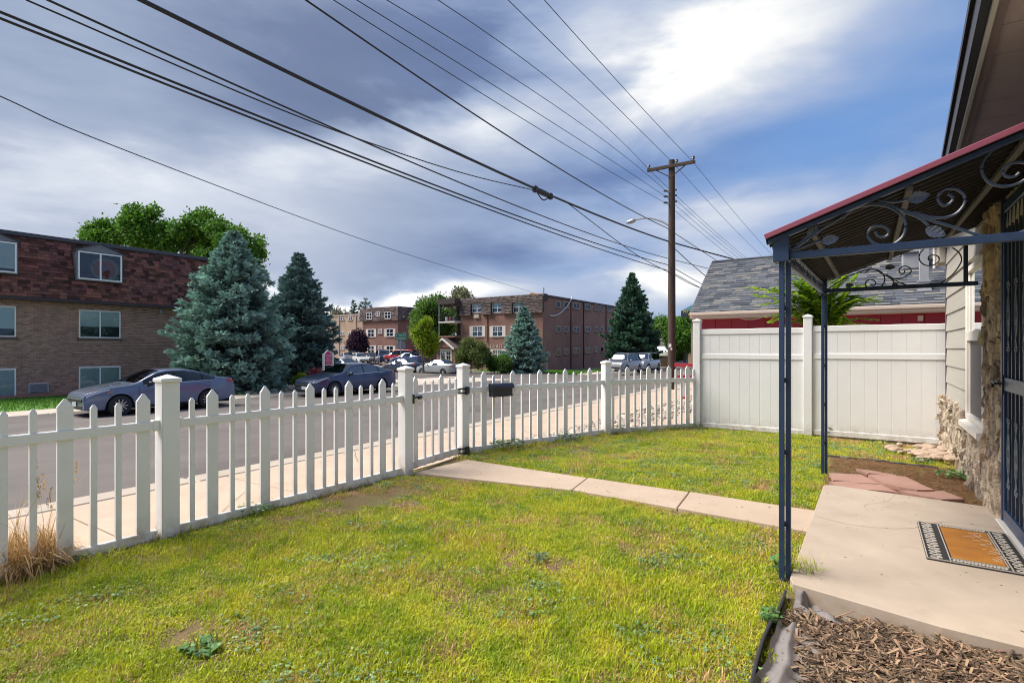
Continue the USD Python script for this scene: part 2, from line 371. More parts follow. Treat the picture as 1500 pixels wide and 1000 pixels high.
solo('car_park', MB().add(*sheet(np.linspace(43, 110, 12), np.concatenate([np.linspace(47.5, 80, 12), [120]]), .008)), lot_mat, 'pale worn asphalt car park between the far apartment buildings', 'car park', kind='structure')
# near pavement in slabs with recessed joints
T = Thing('pavement', 'pink concrete pavement between the picket fence and the road', 'pavement', (0, 5.5, 0), kind='structure')
uu = -6.0
k = 0
while uu < 32:
    du = 1.55
    for (w0, w1) in ((4.56, 5.36), (5.372, 6.16)):
        zc = float(zt(uu + du / 2, (w0 + w1) / 2))
        b = MB().box((uu + du / 2, (w0 + w1) / 2, zc - .05), (du - .014, w1 - w0, .1 + .006 * rng.random()), .006)
        T.part('slab', b, walk_mat)
    uu += du
# wider pavement where the fence bends in
for uu in np.arange(5.9, 16, 1.5):
    fw_ = lambda x: float(np.interp(x, [5.73, 8.45, 10.1, 60], [4.62, 3.73, 2.65, 2.65])) + .025
    q = [(uu, 4.548), (uu + 1.486, 4.548), (uu + 1.486, min(4.5, fw_(uu + 1.486))), (uu, min(4.53, fw_(uu)))]
    T.part('slab', MB().prism(q, (0, 0, .1), (0, 0, -.105), (1, 0, 0), (0, 1, 0)), walk_mat)
K = Thing('kerb', 'concrete kerb along the near side of the road', 'kerb', (0, 6.3, 0), kind='structure')
for uu in np.arange(-9, 40, 3.0):
    K.part('kerb_stone', MB().box((uu + 1.5, 6.335, float(zt(uu, 6.4)) - .13), (2.985, .33, .29), .025), kerb_mat)
for k, (u0, w0, u1, w1) in enumerate(((2.4, 4.6, 3.1, 5.36), (4.6, 5.4, 5.2, 6.15), (7.6, 4.6, 8.2, 5.36), (.9, 5.4, 1.2, 6.15))):
    r_c = np.random.default_rng(40 + k); n_c = 12; t_c = np.linspace(0, 1, n_c); c_c = np.stack([u0 + (u1 - u0) * t_c, w0 + (w1 - w0) * t_c], 1) + np.cumsum(r_c.normal(0, .02, (n_c, 2)), 0) * .7; v_c = np.vstack([np.c_[c_c, zt(c_c[:, 0], c_c[:, 1]) + .0085], np.c_[c_c + [.006, 0], zt(c_c[:, 0], c_c[:, 1]) + .0085]]); i_c = np.arange(n_c - 1)
    T.part('crack', MB().add(v_c, np.stack([i_c, i_c + n_c, i_c + 1 + n_c, i_c + 1], 1)), M('crack_dirt', (.07, .05, .035), .95))
# far side: kerb, pavement, lawns, gravel
far_walk = M('far_pavement', (.47, .40, .33), .9, col2=(.40, .34, .28), scale=1.2, detail=7)
K = Thing('kerb', 'concrete kerb along the far side of the road', 'kerb', (0, 21.7, -.7), kind='structure')
for uu in list(np.arange(-9, 32, 3.0)) + list(np.arange(45, 80, 3.0)):
    K.part('kerb_stone', MB().box((uu + 1.5, 21.75, float(zt(uu + 1.5, 21.9)) - .14), (2.985, .32, .31), .025), kerb_mat)
P = Thing('pavement', 'pale pavement on the far side behind the parked cars', 'pavement', (0, 22.7, -.7), kind='structure')
for uu in list(np.arange(-9, 31, 1.8)) + list(np.arange(46, 82, 1.8)):
    P.part('slab', MB().box((uu + .9, 22.6, float(zt(uu + .9, 22.6)) - .04), (1.786, 1.36, .1), .006), far_walk)
for uu in np.arange(24.5, 31, 2.1):
    for ww in np.arange(23.4, 27, 2.1):
        P.part('slab', MB().box((uu + 1.05, ww + 1.05, float(zt(uu + 1.05, ww + 1.05)) - .046), (2.08, 2.08, .1), .006), far_walk)
lawn_far = M('far_lawn', (.075, .17, .018), .9, col2=(.11, .22, .03), scale=6, detail=6, bump=.6, bscale=25, bdist=.05)
def blades(n, u0, u1, w0, w1, h, wd, zf, seed):
    r = np.random.default_rng(seed); u, w = r.uniform(u0, u1, n), r.uniform(w0, w1, n); z = zf(u, w)
    a = r.uniform(0, 2 * pi, n); d = np.stack([np.cos(a), np.sin(a), 0 * a], -1); hh = h * r.uniform(.6, 1.3, n)
    lean = np.stack([r.normal(0, .4, n), r.normal(0, .4, n), np.ones(n)], -1) * hh[:, None]
    c = np.stack([u, w, z], -1); v = np.stack([c - d * wd, c + d * wd, c + lean], 1).reshape(-1, 3)
    return v, np.arange(3 * n).reshape(-1, 3)
green_far = M('far_grass', (.10, .235, .02), .8, island=.3, trans=.3)
for lab, a, seed in (('bright green strip of lawn in front of the brick apartment block', (-12, 14.5, 23.35, 29.3), 3), ('bright green lawn along the side of the brown apartment building', (54, 84, 23.4, 26.0), 4), ('green verge in front of the brown apartment building', (45.5, 52, 23.4, 36), 6)):
    g = MB().add(*sheet(np.linspace(a[0], a[1], 12), np.linspace(a[2], a[3], 5), .006)); g.add(*blades(14000, *a, .09, .02, lambda u, w: zt(u, w), seed))
    solo('lawn', g, green_far, lab, 'lawn', kind='stuff')
redgravel = M('red_gravel', (.28, .115, .085), .9, col2=(.36, .18, .14), scale=30, bump=.8, bscale=40, bdist=.03)
solo('gravel', MB().add(*sheet(np.linspace(-12, 15, 8), np.array([29.3, 30.0, 31.0]), .03)), redgravel, 'strip of red gravel at the foot of the left brick building', 'gravel', kind='stuff')
def pebbles(n, pts, lo, hi, zf, seed, flat=.55):
    r = np.random.default_rng(seed); ico = trimesh.creation.icosphere(1); v0, f0 = np.array(ico.vertices), np.array(ico.faces)
    mb = MB()
    for k in range(n):
        u, w = pts(r); s = r.uniform(lo, hi)
        v = v0 * (1 + .22 * (r.random((len(v0), 1)) - .5)) * np.array([1, r.uniform(.6, .95), flat * r.uniform(.7, 1.2)]) * s
        v = v @ rotz(r.uniform(0, 6.3)).T + np.array([u, w, float(zf(u, w)) + s * flat * .45]); mb.add(v, f0)
    return mb
rock_mat = M('river_rock', (.44, .36, .29), .8, col2=(.33, .27, .22), scale=8, island=.35, hue=.02, bump=.3, bscale=40)
solo('gravel', pebbles(420, lambda r: (r.uniform(11.5, 22), r.uniform(23.4, 26.5)), .05, .16, zt, 11), rock_mat, 'pale river rocks under the blue spruces across the road', 'rocks', kind='stuff')
solo('gravel', pebbles(700, lambda r: (lambda u: (u, r.uniform(max(3.45, float(fence_w(u)) + .12), 4.53)))(r.uniform(6.9, 15.5)), .025, .085, lambda u, w: 0.0, 12), rock_mat, 'tan river rocks along the outside of the right picket fence', 'rocks', kind='stuff')

# ------------------------------------------------------------------ garden paths
slab_z = .045
S = Thing('patio', 'smooth tan concrete porch slab under the canopy', 'patio', (5, -.3, 0), kind='structure')
pl = np.array([hit_z(1165, 858, slab_z)[:2], hit_z(1172, 842, slab_z)[:2], hit_z(1215, 705, slab_z)[:2], [6.42, .34], [6.40, -.95], [3.30, -.95], hit_z(1350, 896, slab_z)[:2]])
pl = np.array([[3.60, .385], [3.68, .41], [6.36, .40], [6.42, .34], [6.30, -.95], [3.42, -.95], [3.46, -.3]])
def rim_slab(poly, z, th, b):
    import shapely
    mb = MB(); P0 = shapely.Polygon(poly)
    q = np.array(P0.buffer(-b, join_style=2).exterior.coords)[:-1]
    mb.prism(poly, (0, 0, th - b), (0, 0, z - th), (1, 0, 0), (0, 1, 0)); n = len(poly)
    if len(q) == n:
        q = np.roll(q, -int(np.argmin(((q - poly[0]) ** 2).sum(1))), 0)
        if (q[1] - poly[1]) @ (q[1] - poly[1]) > (q[-1] - poly[1]) @ (q[-1] - poly[1]): q = np.roll(q[::-1], 1, 0)
        ar = 0.5 * sum(poly[i][0] * poly[(i + 1) % n][1] - poly[(i + 1) % n][0] * poly[i][1] for i in range(n))
        v = np.vstack([np.c_[poly, np.full(n, z - b)], np.c_[q, np.full(n, z)]]); i = np.arange(n); j = (i + 1) % n
        side = np.stack([i, j, j + n, i + n], 1)
        if ar < 0: side = side[:, ::-1]
        mb.add(v, side); mb.prism(q, (0, 0, -.001), (0, 0, z), (1, 0, 0), (0, 1, 0))
    return mb
S.part('slab', rim_slab(pl, slab_z, .16, .005), concrete)
def crack(T, pts, wd, z, seed, mat=None):
    r = np.random.default_rng(seed); c = curve(np.array(pts, float), 7); c = c + np.cumsum(r.normal(0, .0035, c.shape), 0) * .6 + r.normal(0, .003, c.shape)
    t = np.gradient(c, axis=0); t /= np.linalg.norm(t, axis=1, keepdims=True); s = np.stack([-t[:, 1], t[:, 0]], 1); h = wd * r.uniform(.35, 1.0, len(c))[:, None] / 2; h[0] = h[-1] = 0
    v = np.vstack([np.c_[c + s * h, np.full(len(c), z)], np.c_[c - s * h, np.full(len(c), z)]]); m = len(c); i = np.arange(m - 1)
    T.part('crack', MB().add(v, np.stack([i + m, i + 1 + m, i + 1, i], 1)), M('crack_dirt', (.07, .05, .035), .95))
crack(S, [(5.15, .40), (5.05, .1), (5.2, -.25), (5.55, -.5), (5.62, -.93)], .0045, slab_z + .001, 1)
crack(S, [(6.36, -.2), (6.0, -.12), (5.75, .05), (5.55, .02)], .003, slab_z + .001, 2)
Wk = Thing('garden_path', 'narrow concrete path from the gate to the porch slab', 'path', (5, 2.4, 0), kind='structure')
def wk(px, py): return hit_z(px, py, .014)[:2]
A = [wk(690, 674), wk(861, 700), wk(1010, 721.5), wk(1196, 748)]; B = [wk(606, 690), wk(838, 717.5), wk(992, 745), wk(1184, 779)]
A = [np.array([5.42, 4.32]), A[1], A[2], np.array([5.40, .395])]; B = [np.array([4.52, 4.38]), B[1], B[2], np.array([4.76, .40])]
for i in range(3):
    e = .006
    a0, a1, b0, b1 = A[i], A[i + 1], B[i], B[i + 1]
    sh = lambda p, q: p + (q - p) * e / np.linalg.norm(q - p)
    Wk.part('slab', rim_slab(np.array([sh(a0, a1), sh(a1, a0), sh(b1, b0), sh(b0, b1)]), .018 + .004 * i, .1, .006), walk_mat)

# ------------------------------------------------------------------ picket fences
def picket(c, ax, wd, top, zb=.02):
    """One picket: chamfered board with a pyramid point; c its (u, w), ax the direction of the fence."""
    ax = np.array([ax[0], ax[1], 0]) / np.linalg.norm(ax); nn = np.array([-ax[1], ax[0], 0]); t = .022; b = .003
    h = wd * .62; mb = MB()
    ring = [(-1, -1), (1, -1), (1, 1), (-1, 1)]
    v = []
    for z in (zb, top - h):
        for sx, sy in ring: v.append([sx * wd / 2, sy * t / 2, z])
    for sx, sy in ring: v.append([sx * .006, sy * .004, top])
    v = np.array(v); f = []
    for r0 in (0, 4):
        for i in range(4): j = (i + 1) % 4; f.append([r0 + i, r0 + j, r0 + 4 + j, r0 + 4 + i])
    f.append([8, 9, 10, 11]); f.append([3, 2, 1, 0])
    v = np.array([c[0], c[1], 0]) + v[:, :1] * ax + v[:, 1:2] * nn + v[:, 2:] * np.array([0, 0, 1.0])
    return mb.add(v, f)
def fence_post(T, c, rot, top=1.25, sz=.127, base=-.03):
    R = rotz(rot); z0 = base
    path = T.part('post', MB().box((c[0], c[1], (z0 + top - .055) / 2), (sz, sz, top - .055 - z0), .006, R), white_vinyl)
    cap = MB().box((c[0], c[1], top - .045), (sz + .022, sz + .022, .03), .006, R)
    s = (sz + .018) / 2; ring = np.array([[-s, -s], [s, -s], [s, s], [-s, s]]) @ R[:2, :2].T + np.array(c[:2])
    cap.add(np.vstack([np.c_[ring, np.full(4, top - .031)], [[c[0], c[1], top]]]), [[0, 1, 4], [1, 2, 4], [2, 3, 4], [3, 0, 4]])
    T.part('post_cap', cap, white_vinyl, parent=path)
P0, P1, P2, P3, P4, P5 = (np.array(p) for p in ((-.52, 4.5), (1.96, 4.51), (4.50, 4.5), (5.73, 4.64), (8.45, 3.73), (10.1, 2.65)))
def rail(T, a, b, z0, z1, th=.042, trim=.075, name='rail'):
    d = b - a; L = np.linalg.norm(d) - 2 * trim; R = rotz(math.atan2(d[1], d[0])); c = (a + b) / 2
    return T.part(name, MB().box((c[0], c[1], (z0 + z1) / 2), (L, th, z1 - z0), .005, R), white_vinyl)
def rail_ends(T, a, b, z, rail_path):
    d = (b - a) / np.linalg.norm(b - a); R = rotz(math.atan2(d[1], d[0]))
    for p in (a + d * .085, b - d * .085):
        T.part('bracket', MB().box((p[0], p[1], z), (.045, .054, .082), .004, R), white_vinyl, parent=rail_path)
def on_line(px, a, b):
    d = ray(px, HZ)[:2]; e = b - a
    k = np.linalg.solve(np.stack([d, -e], 1), a)     # d*s = a + e*k
    return a + e * k[1]
N, Wd = 'n', 'w'
def pickets(T, a, b, xs, pat, ztop=1.112):
    for i, x in enumerate(xs):
        w = pat[i] == 'w'
        T.part('picket', picket(on_line(x, a, b), b - a, .088 if w else .038, ztop if w else ztop - .056), white_vinyl)
L_ = Thing('picket_fence', 'white vinyl picket fence left of the gate, beside the dry grass clump', 'fence', (P1[0], P1[1], 0))
for p in (P0, P1, P2): fence_post(L_, p, 0)
for a, b in ((P0, P1), (P1, P2)):
    r = rail(L_, a, b, .832, .900); rail_ends(L_, a, b, .866, r); r = rail(L_, a, b, -.015, .075)
pickets(L_, P0, P1, [-150, -110, -70, -32, 5, 48, 95, 137, 173, 209.5], 'nwnnwnwnnw'.replace('', '')[:0] + 'wnnwnnwnnw')
pickets(L_, P1, P2, [281, 311, 340, 363, 388, 412, 432, 454, 474.6, 492, 511, 528.6, 544, 560, 576], 'nwnnwnnwnnwnnwn')
R_ = Thing('picket_fence', 'white vinyl picket fence right of the gate, bending towards the tall fence', 'fence', (P4[0], P4[1], 0))
for p, r in ((P3, -.15), (P4, -.45)): fence_post(R_, p, r)
for a, b in ((P3, P4), (P4, P5)):
    r = rail(R_, a, b, .842, .912); rail_ends(R_, a, b, .877, r); r = rail(R_, a, b, -.005, .085)
pickets(R_, P3, P4, [693.6, 708.6, 723, 736, 751, 765, 777, 790.6, 804, 815.6, 828, 840.6, 852, 864, 876], 'nwnnwnnwnnwnnwn', 1.125)
pickets(R_, P4, P5, [898, 908, 919, 930, 939.6, 950, 961, 969, 980, 990, 998, 1007, 1016], 'nnwnnwnnwnnwn', 1.135)
G = Thing('garden_gate', 'white picket gate with black hinges between two square posts', 'gate', ((P2[0] + P3[0]) / 2, 4.57, 0))
dg = (P3 - P2) / np.linalg.norm(P3 - P2); ga, gb = P2 + dg * .085, P3 - dg * .09
rail(G, ga, gb, .835, .912, .05, 0.0); rail(G, ga, gb, .03, .115, .05, 0.0)
pickets(G, P2, P3, [608, 622, 633.6, 646, 658, 667.5], 'wnnwnn', 1.115)
Rg = rotz(math.atan2(dg[1], dg[0])); ng = np.array([dg[1], -dg[0]])
for z in (.875, .065):
    q = P3 + ng * .073
    hp = G.part('hinge', MB().box((q[0], q[1], z), (.085, .02, .10), .004, Rg), black)
    qq = gb - dg * .05 + ng * .034
    pts = [np.r_[q - dg * .04, z + .03], np.r_[q - dg * .06 - ng * .01, z + .03], np.r_[qq - dg * .02, z + .03]]
    G.part('hinge_arm', MB().tube(pts, .011, 6).tube([p + [0, 0, -.06] for p in pts], .011, 6), black, parent=hp)
    G.part('hinge_pin', MB().tube([np.r_[q - dg * .045 + ng * .015, z - .055], np.r_[q - dg * .045 + ng * .015, z + .055]], .014, 8), black, parent=hp)
q = P2 + ng * .07 + dg * .055
lp = G.part('latch', MB().box((q[0], q[1], .86), (.03, .025, .11), .004, Rg), black)
G.part('latch_bar', MB().tube([np.r_[q, .87], np.r_[q + dg * .12 - ng * .02, .872]], .014, 6).box((q[0] + dg[0] * .13, q[1] + dg[1] * .13, .868), (.06, .03, .045), .006, Rg), black, parent=lp)

# mailbox hung on the rail
ml = on_line(728.5, P3, P4); dm = (P4 - P3) / np.linalg.norm(P4 - P3); nm = np.array([dm[1], -dm[0]]); Rm = rotz(math.atan2(dm[1], dm[0]))
c = ml + nm * .085
B_ = Thing('mailbox', 'black metal letter box hung on the picket fence rail right of the gate', 'mailbox', (c[0], c[1], .86))
mbm = M('mailbox_metal', (.011, .014, .024), .3, spec=.6)
B_.part('box', MB().box((c[0], c[1], .845), (.355, .10, .16), .008, Rm), mbm)
lidc = c + nm * .008
lid = MB()
prof = [(-.055, 0), (-.05, .045), (-.02, .058), (.035, .05), (.066, .015), (.07, -.02), (.064, -.02), (.06, .01)]
lid.prism([(x, z) for x, z in prof], np.r_[dm * .372, 0], np.r_[lidc - dm * .186, .90], np.r_[nm, 0], (0, 0, 1))
B_.part('lid', lid, mbm)
B_.part('bottom_rim', MB().box((c[0] + nm[0] * .05, c[1] + nm[1] * .05, .785), (.365, .03, .018), .004, Rm), mbm)
B_.part('bracket', MB().box((c[0] - nm[0] * .055, c[1] - nm[1] * .055, .90), (.20, .03, .09), .004, Rm), mbm)

# ------------------------------------------------------------------ tall privacy fence
V = Thing('privacy_fence', 'tall white vinyl board fence between the picket fence and the house corner', 'fence', (10.1, .8, 0))
pf_z = lambda w: .07 * (2.65 - w) / 3.6 * .6
W0, W1, W2 = 2.65, .86, -.93
for w, sx in ((W0, .127), (W1, .127)):
    zz = pf_z(w); fence_post(V, (10.1, w), 0, 1.995 + zz, sx, -.05)
for a, b in ((W0, W1), (W1, W2)):
    a2, b2 = a - .066, b + (.066 if b == W1 else -.06); z0 = pf_z((a + b) / 2)
    for (r0, r1, th) in ((.0, .085, .05), (1.245, 1.335, .05), (1.69, 1.785, .05)):
        V.part('rail', MB().box((10.1, (a2 + b2) / 2, z0 + (r0 + r1) / 2), (th, a2 - b2, r1 - r0), .006), white_vinyl)
    nb = 10; bw = (a2 - b2) / nb
    for (r0, r1) in ((.08, 1.25), (1.33, 1.695)):
        for k in range(nb):
            V.part('board', MB().box((10.1, a2 - bw * (k + .5), z0 + (r0 + r1) / 2), (.022, bw - .0012, r1 - r0), .003), white_vinyl)
# ------------------------------------------------------------------ the house on the right
siding = M('grey_siding', (.37, .345, .305), .6, col2=(.335, .31, .27), scale=2, bump=.08, bscale=30, stretch=(.3, 6, 6))
trim_w = M('white_trim', (.74, .70, .65), .5, col2=(.66, .61, .55), scale=5)
stone_m = M('wall_stone', (.46, .36, .26), .85, col2=(.25, .18, .125), scale=16, detail=9, bump=.9, bscale=38, bdist=.03, col3=(.60, .51, .40), scale3=7.0, sharp3=(.48, .68), island=.22, hue=.012, sharp=(.38, .68))
stone_t = M('column_stone', (.56, .44, .28), .85, col2=(.26, .18, .105), scale=14, detail=9, bump=.9, bscale=30, bdist=.03, col3=(.50, .42, .30), scale3=6.0, sharp3=(.5, .7), island=.2, sharp=(.38, .68))
mauve = M('soffit_brown', (.46, .37, .41), .6, col2=(.50, .41, .45), scale=4)
roof_dark = M('roof_edge', (.035, .038, .055), .8)
WH = -.93; UC = 9.95
H = Thing('house', 'grey sided house with rugged stone base, brown soffit and barred front door', 'house', (6.5, WH, 0))
H.part('wall', MB().span((-3, WH - 4.5, -.3), (UC - .02, WH - .06, 3.25)), siding)
def board(T, u0, u1, z, h=.243, w=WH, parent=None):
    T.part('siding_board', MB().prism([(-.06, 0), (.022, 0), (.006, h + .012), (-.06, h + .012)], (u1 - u0, 0, 0), (u0, w, z), (0, 1, 0), (0, 0, 1)), siding, parent=parent)
z = .72
while z < 2.4: board(H, 7.985, UC, z, min(.243, 2.4 - z)); z += .243
while z < 3.2: board(H, -2.5, UC, z, .243); z += .243
H.part('corner_trim', MB().box((UC + .012, WH - .01, 1.95), (.03, .075, 2.5), .004), M('corner_trim_m', (.10, .085, .10), .5))
# wall behind the door and the stone column, window opening recess
H.part('wall_panel', MB().span((4.9, WH - .10, -.1), (6.9, WH - .055, 2.75)), siding)
# window
ua, ub, za, zb2 = 6.83, 7.965, .66, 2.36
wf = MB()
for a, b in (((ub - .075, za), (ub, zb2)), ((ua, za), (ua + .06, zb2)), ((ua + .06, zb2 - .07), (ub - .075, zb2)), ((ua + .06, 1.53), (ub - .075, 1.64)), ((ua + .06, za), (ub - .075, za + .06))):
    wf.span((a[0], WH - .05, a[1]), (b[0], WH + .03, b[1]), .006)
win = H.part('window', wf, trim_w, label='white framed sash window with a dark insect screen below')
H.part('inner_frame', MB().span((ub - .115, WH - .045, za + .06), (ub - .078, WH + .008, 1.527), .004).span((ub - .115, WH - .045, 1.643), (ub - .078, WH + .008, zb2 - .072), .004), trim_w, parent=win)
H.part('screen', MB().span((ua + .062, WH - .02, za + .062), (ub - .118, WH - .008, 1.527)), M('insect_screen', (.075, .068, .075), .55, spec=.25), parent=win)
H.part('pane', MB().span((ua + .062, WH - .012, 1.643), (ub - .118, WH - .006, zb2 - .072)), pane_mat('mirror_pane', (.6, .65, .66), .5), parent=win)
H.part('curtain', MB().span((ua + .062, WH - .045, 1.643), (ub - .118, WH - .04, zb2 - .072)), M('dark_room', (.05, .05, .05), .9), parent=win)
sill = MB().prism([(-.05, 0), (.085, -.03), (.085, -.085), (.06, -.11), (-.05, -.11)], (ub - ua + .12, 0, 0), (ua - .06, WH, za), (0, 1, 0), (0, 0, 1))
H.part('sill', sill, trim_w, parent=win)
# stone veneer
ico2 = trimesh.creation.icosphere(2); IV, IF = np.array(ico2.vertices), np.array(ico2.faces)
stone_p = [stone_m, M('wall_stone_cream', (.56, .47, .36), .85, col2=(.34, .26, .185), scale=18, detail=9, bump=.9, bscale=45, bdist=.03, sharp=(.4, .66)), M('wall_stone_grey', (.33, .27, .215), .85, col2=(.17, .125, .095), scale=20, detail=9, bump=.9, bscale=45, bdist=.03, sharp=(.4, .66))]
def stone(c, s, seed, push=1.0):
    r = np.random.default_rng(seed); v = IV * np.array([1, 1, 1.0]); p = IV * 1.4 + r.uniform(-50, 50, 3)
    v = np.sign(v) * np.abs(v) ** .6
    v = v * (1 + .9 * (meshkit.fbm(p * np.array([2.2, 2.2, .9]), 3, seed % 97) - .5) + .8 * (meshkit.fbm(p * np.array([6.5, 6.5, 2.2]), 2, 3) - .5))[:, None]
    a = r.normal(0, .10); c0, s0 = math.cos(a), math.sin(a); v = v * np.asarray(s)
    v = v @ np.array([[c0, 0, s0], [0, 1, 0], [-s0, 0, c0]]).T
    return v + np.asarray(c), IF
def stones(u0, u1, z0, z1, du, dz, mat, depth, seed, skip=None):
    r = np.random.default_rng(seed); u = u0; k = 0
    while u < u1:
        wu = min(du * r.uniform(.65, 1.35), max(u1 - u, du * .4)); z = z0
        while z < z1:
            hz = min(dz * r.uniform(.5, 1.5), max(z1 - z, dz * .4))
            if not (skip and skip(u + wu / 2, z + hz / 2)):
                H.part('stone', stone((u + wu / 2, WH - .03 + depth * r.uniform(-.3, .4), z + hz / 2), (wu * .66, depth * r.uniform(.8, 1.3), hz * .62), seed * 1000 + k), stone_p[int(r.choice(3, p=[.45, .33, .22]))] if mat is stone_m else (mat if r.random() < .5 else stone_p[int(r.integers(0, 3))]), smooth=28); k += 1
            z += hz
        u += wu
stones(6.7, 9.98, -.06, .70, .085, .21, stone_m, .075, 21, lambda u, z: z > .42 and 6.66 < u < 8.0)
stones(5.90, 6.66, -.06, 1.15, .075, .26, stone_m, .07, 22)
stones(5.98, 6.62, 1.12, 2.75, .10, .24, stone_t, .07, 23)
for k in range(9):      # the rugged return at the corner
    H.part('stone', stone((10.0, WH - .05 + .02 * (k % 3), .02 + k * .085), (.075, .12, .07), 5000 + k), stone_p[k % 2], smooth=28)
# security door
DU0, DU1, DW = 4.93, 5.845, WH + .035
door = MB()
for a, b in (((DU1 - .045, .05), (DU1, 2.62)), ((DU0, .05), (DU0 + .05, 2.62)), ((DU0 + .05, .05), (DU1 - .045, .15)), ((DU0 + .05, 1.11), (DU1 - .045, 1.215)), ((DU0 + .05, 2.54), (DU1 - .045, 2.62))):
    door.span((a[0], DW - .04, a[1]), (b[0], DW, b[1]), .004)
D_ = H.part('door', door, navy, label='dark navy steel security door with scrolled bars')
H.part('door_frame', MB().span((DU1 + .004, DW - .055, .03), (DU1 + .045, DW + .006, 2.68), .004).span((DU0 - .05, DW - .055, .03), (DU0 - .004, DW + .006, 2.68), .004), navy, parent=D_)
H.part('door_leaf', MB().span((DU0 + .02, DW - .085, .05), (DU1 - .02, DW - .06, 2.6)), M('inner_door', (.012, .013, .02), .4), parent=D_)
bar_m = M('door_bar', (.035, .05, .08), .3, spec=.7)
us_b = [5.72, 5.60, 5.465, 5.33, 5.21, 5.08]
for ub_ in us_b:
    for z0, z1 in ((.152, 1.108), (1.217, 2.538)):
        H.part('bar', MB().span((ub_ - .008, DW - .028, z0), (ub_ + .008, DW - .012, z1)), bar_m, parent=D_)
scr = M('door_scroll', (.10, .12, .15), .3, spec=.8)
def spiral(cx, cz, r0, a0, turns, sgn=1, n=26):
    t = np.linspace(0, 1, n); r = r0 * (1 - .82 * t); a = a0 + sgn * turns * 2 * pi * t
    return np.stack([cx + r * np.cos(a), cz + r * np.sin(a)], -1)
for uc in (5.665, 5.40, 5.145):
    for zc in (.62, 1.70):
        pts = []
        m = MB()
        P = lambda q: np.stack([q[:, 0], np.full(len(q), DW - .006), q[:, 1]], -1)
        t = np.linspace(0, 2 * pi, 30); m.tube(P(np.stack([uc + .042 * np.cos(t), zc + .16 * np.sin(t)], -1)), .005, 5)
        for sx in (-1, 1):
            for sz in (-1, 1):
                m.tube(P(spiral(uc + sx * .024, zc + sz * .05, .022, pi / 2 * sz, 1.2, sx * sz)), .0045, 5)
                q = spiral(uc + sx * .03, zc + sz * .25, .03, -pi / 2 * sz, 1.3, -sx * sz); m.tube(P(q), .0045, 5)
                m.tube(P(np.array([[uc, zc + sz * .16], [uc + sx * .012, zc + sz * .20], [uc + sx * .03, zc + sz * .22]])), .0045, 5)
        m.tube(P(np.array([[uc, zc - .36], [uc, zc + .36]])), .005, 5)
        H.part('scroll', m, scr, parent=D_)
hz_ = 1.165
H.part('handle', MB().tube([(DU1 - .02, DW, hz_), (DU1 - .02, DW + .05, hz_), (DU1 + .07, DW + .055, hz_ + .01), (DU1 + .10, DW + .05, hz_ - .035)], .011, 7).span((DU1 - .04, DW, hz_ - .09), (DU1 - .004, DW + .012, hz_ + .07), .004), black, parent=D_)
H.part('threshold', MB().span((DU0 - .06, WH - .08, -.05), (DU1 + .06, DW + .045, .05), .01), M('threshold_m', (.55, .52, .49), .6))
# eave: soffit panels, fascia, drip edge, roof
def ew(u): return -.57 - .046 * (u - 5.39)
EZ = 3.005; E0, E1 = -2.0, 10.42
uu = E0; k = 0
while uu < E1 - .05:
    u2 = min(uu + .345, E1)
    q = np.array([[uu + .004, WH + .004], [u2 - .004, WH + .004], [u2 - .004, ew(u2) - .055], [uu + .004, ew(uu) - .055]])
    H.part('soffit_panel', MB().prism(q, (0, 0, .02), (0, 0, EZ + .028 + .0), (1, 0, 0), (0, 1, 0)), mauve); uu = u2
def eave_strip(name, off0, off1, z0, z1, mat):
    q = np.array([[E0, ew(E0) + off0], [E1, ew(E1) + off0], [E1, ew(E1) + off1], [E0, ew(E0) + off1]])
    return H.part(name, MB().prism(q, (0, 0, z1 - z0), (0, 0, z0), (1, 0, 0), (0, 1, 0)), mat)
eave_strip('soffit_trim', -.052, -.012, EZ + .012, EZ + .05, M('fascia_mauve', (.26, .20, .215), .5))
eave_strip('fascia', -.010, .008, EZ, EZ + .15, M('fascia_light', (.62, .60, .58), .4))
eave_strip('gutter_edge', .010, .050, EZ + .03, EZ + .17, roof_dark)
rf = MB(); a, b = ew(E0) + .07, ew(E1) + .07
q = [(E0, a, EZ + .165), (E1, b, EZ + .165), (E1, -6, EZ + 2.4), (E0, -6, EZ + 2.4)]; q2 = [(x, y, z + .05) for x, y, z in q]
rf.add(q + q2, [[0, 3, 2, 1], [4, 5, 6, 7], [0, 1, 5, 4], [1, 2, 6, 5], [2, 3, 7, 6], [3, 0, 4, 7]]); H.part('roof', rf, roof_dark)
# boxed return at the eave's far end
H.part('eave_return', MB().span((UC + .03, WH - .6, 2.70), (E1 - .02, ew(E1) - .03, EZ + .01), .006), siding)
H.part('eave_return_trim', MB().span((E1 - .08, ew(E1) - .02, 2.66), (E1, ew(E1) + .006, EZ - .004), .004), trim_w)

# ------------------------------------------------------------------ the porch canopy
C = Thing('porch_canopy', 'navy wrought iron porch canopy with scrolls, leaves and a corrugated metal roof', 'canopy', (3.72, .46, 0))
tilt = lambda u: .026 * (u - 3.72)
CF, CB, CW = 3.72, 7.16, .46
rz = lambda u, w: 2.13 + .349 * (.55 - w) + tilt(u)
for uc, zb in ((CF, -.02), (CB, .0)):
    for du, dw in ((0, 0), (.055, -.03)):
        C.part('post', MB().box((uc + du, CW + dw, (zb + 2.0 + tilt(uc)) / 2), (.03, .03, 2.0 + tilt(uc) - zb), .003), navy)
    for zc in (.35, .8, 1.25, 1.7):
        C.part('spacer', MB().box((uc + .0275, CW - .015, zc), (.022, .012, .03)), navy)
    C.part('corner_plate', MB().span((uc - .045, CW - .045, 1.985 + tilt(uc)), (uc + .045, CW + .045, 2.15 + tilt(uc)), .004), navy)
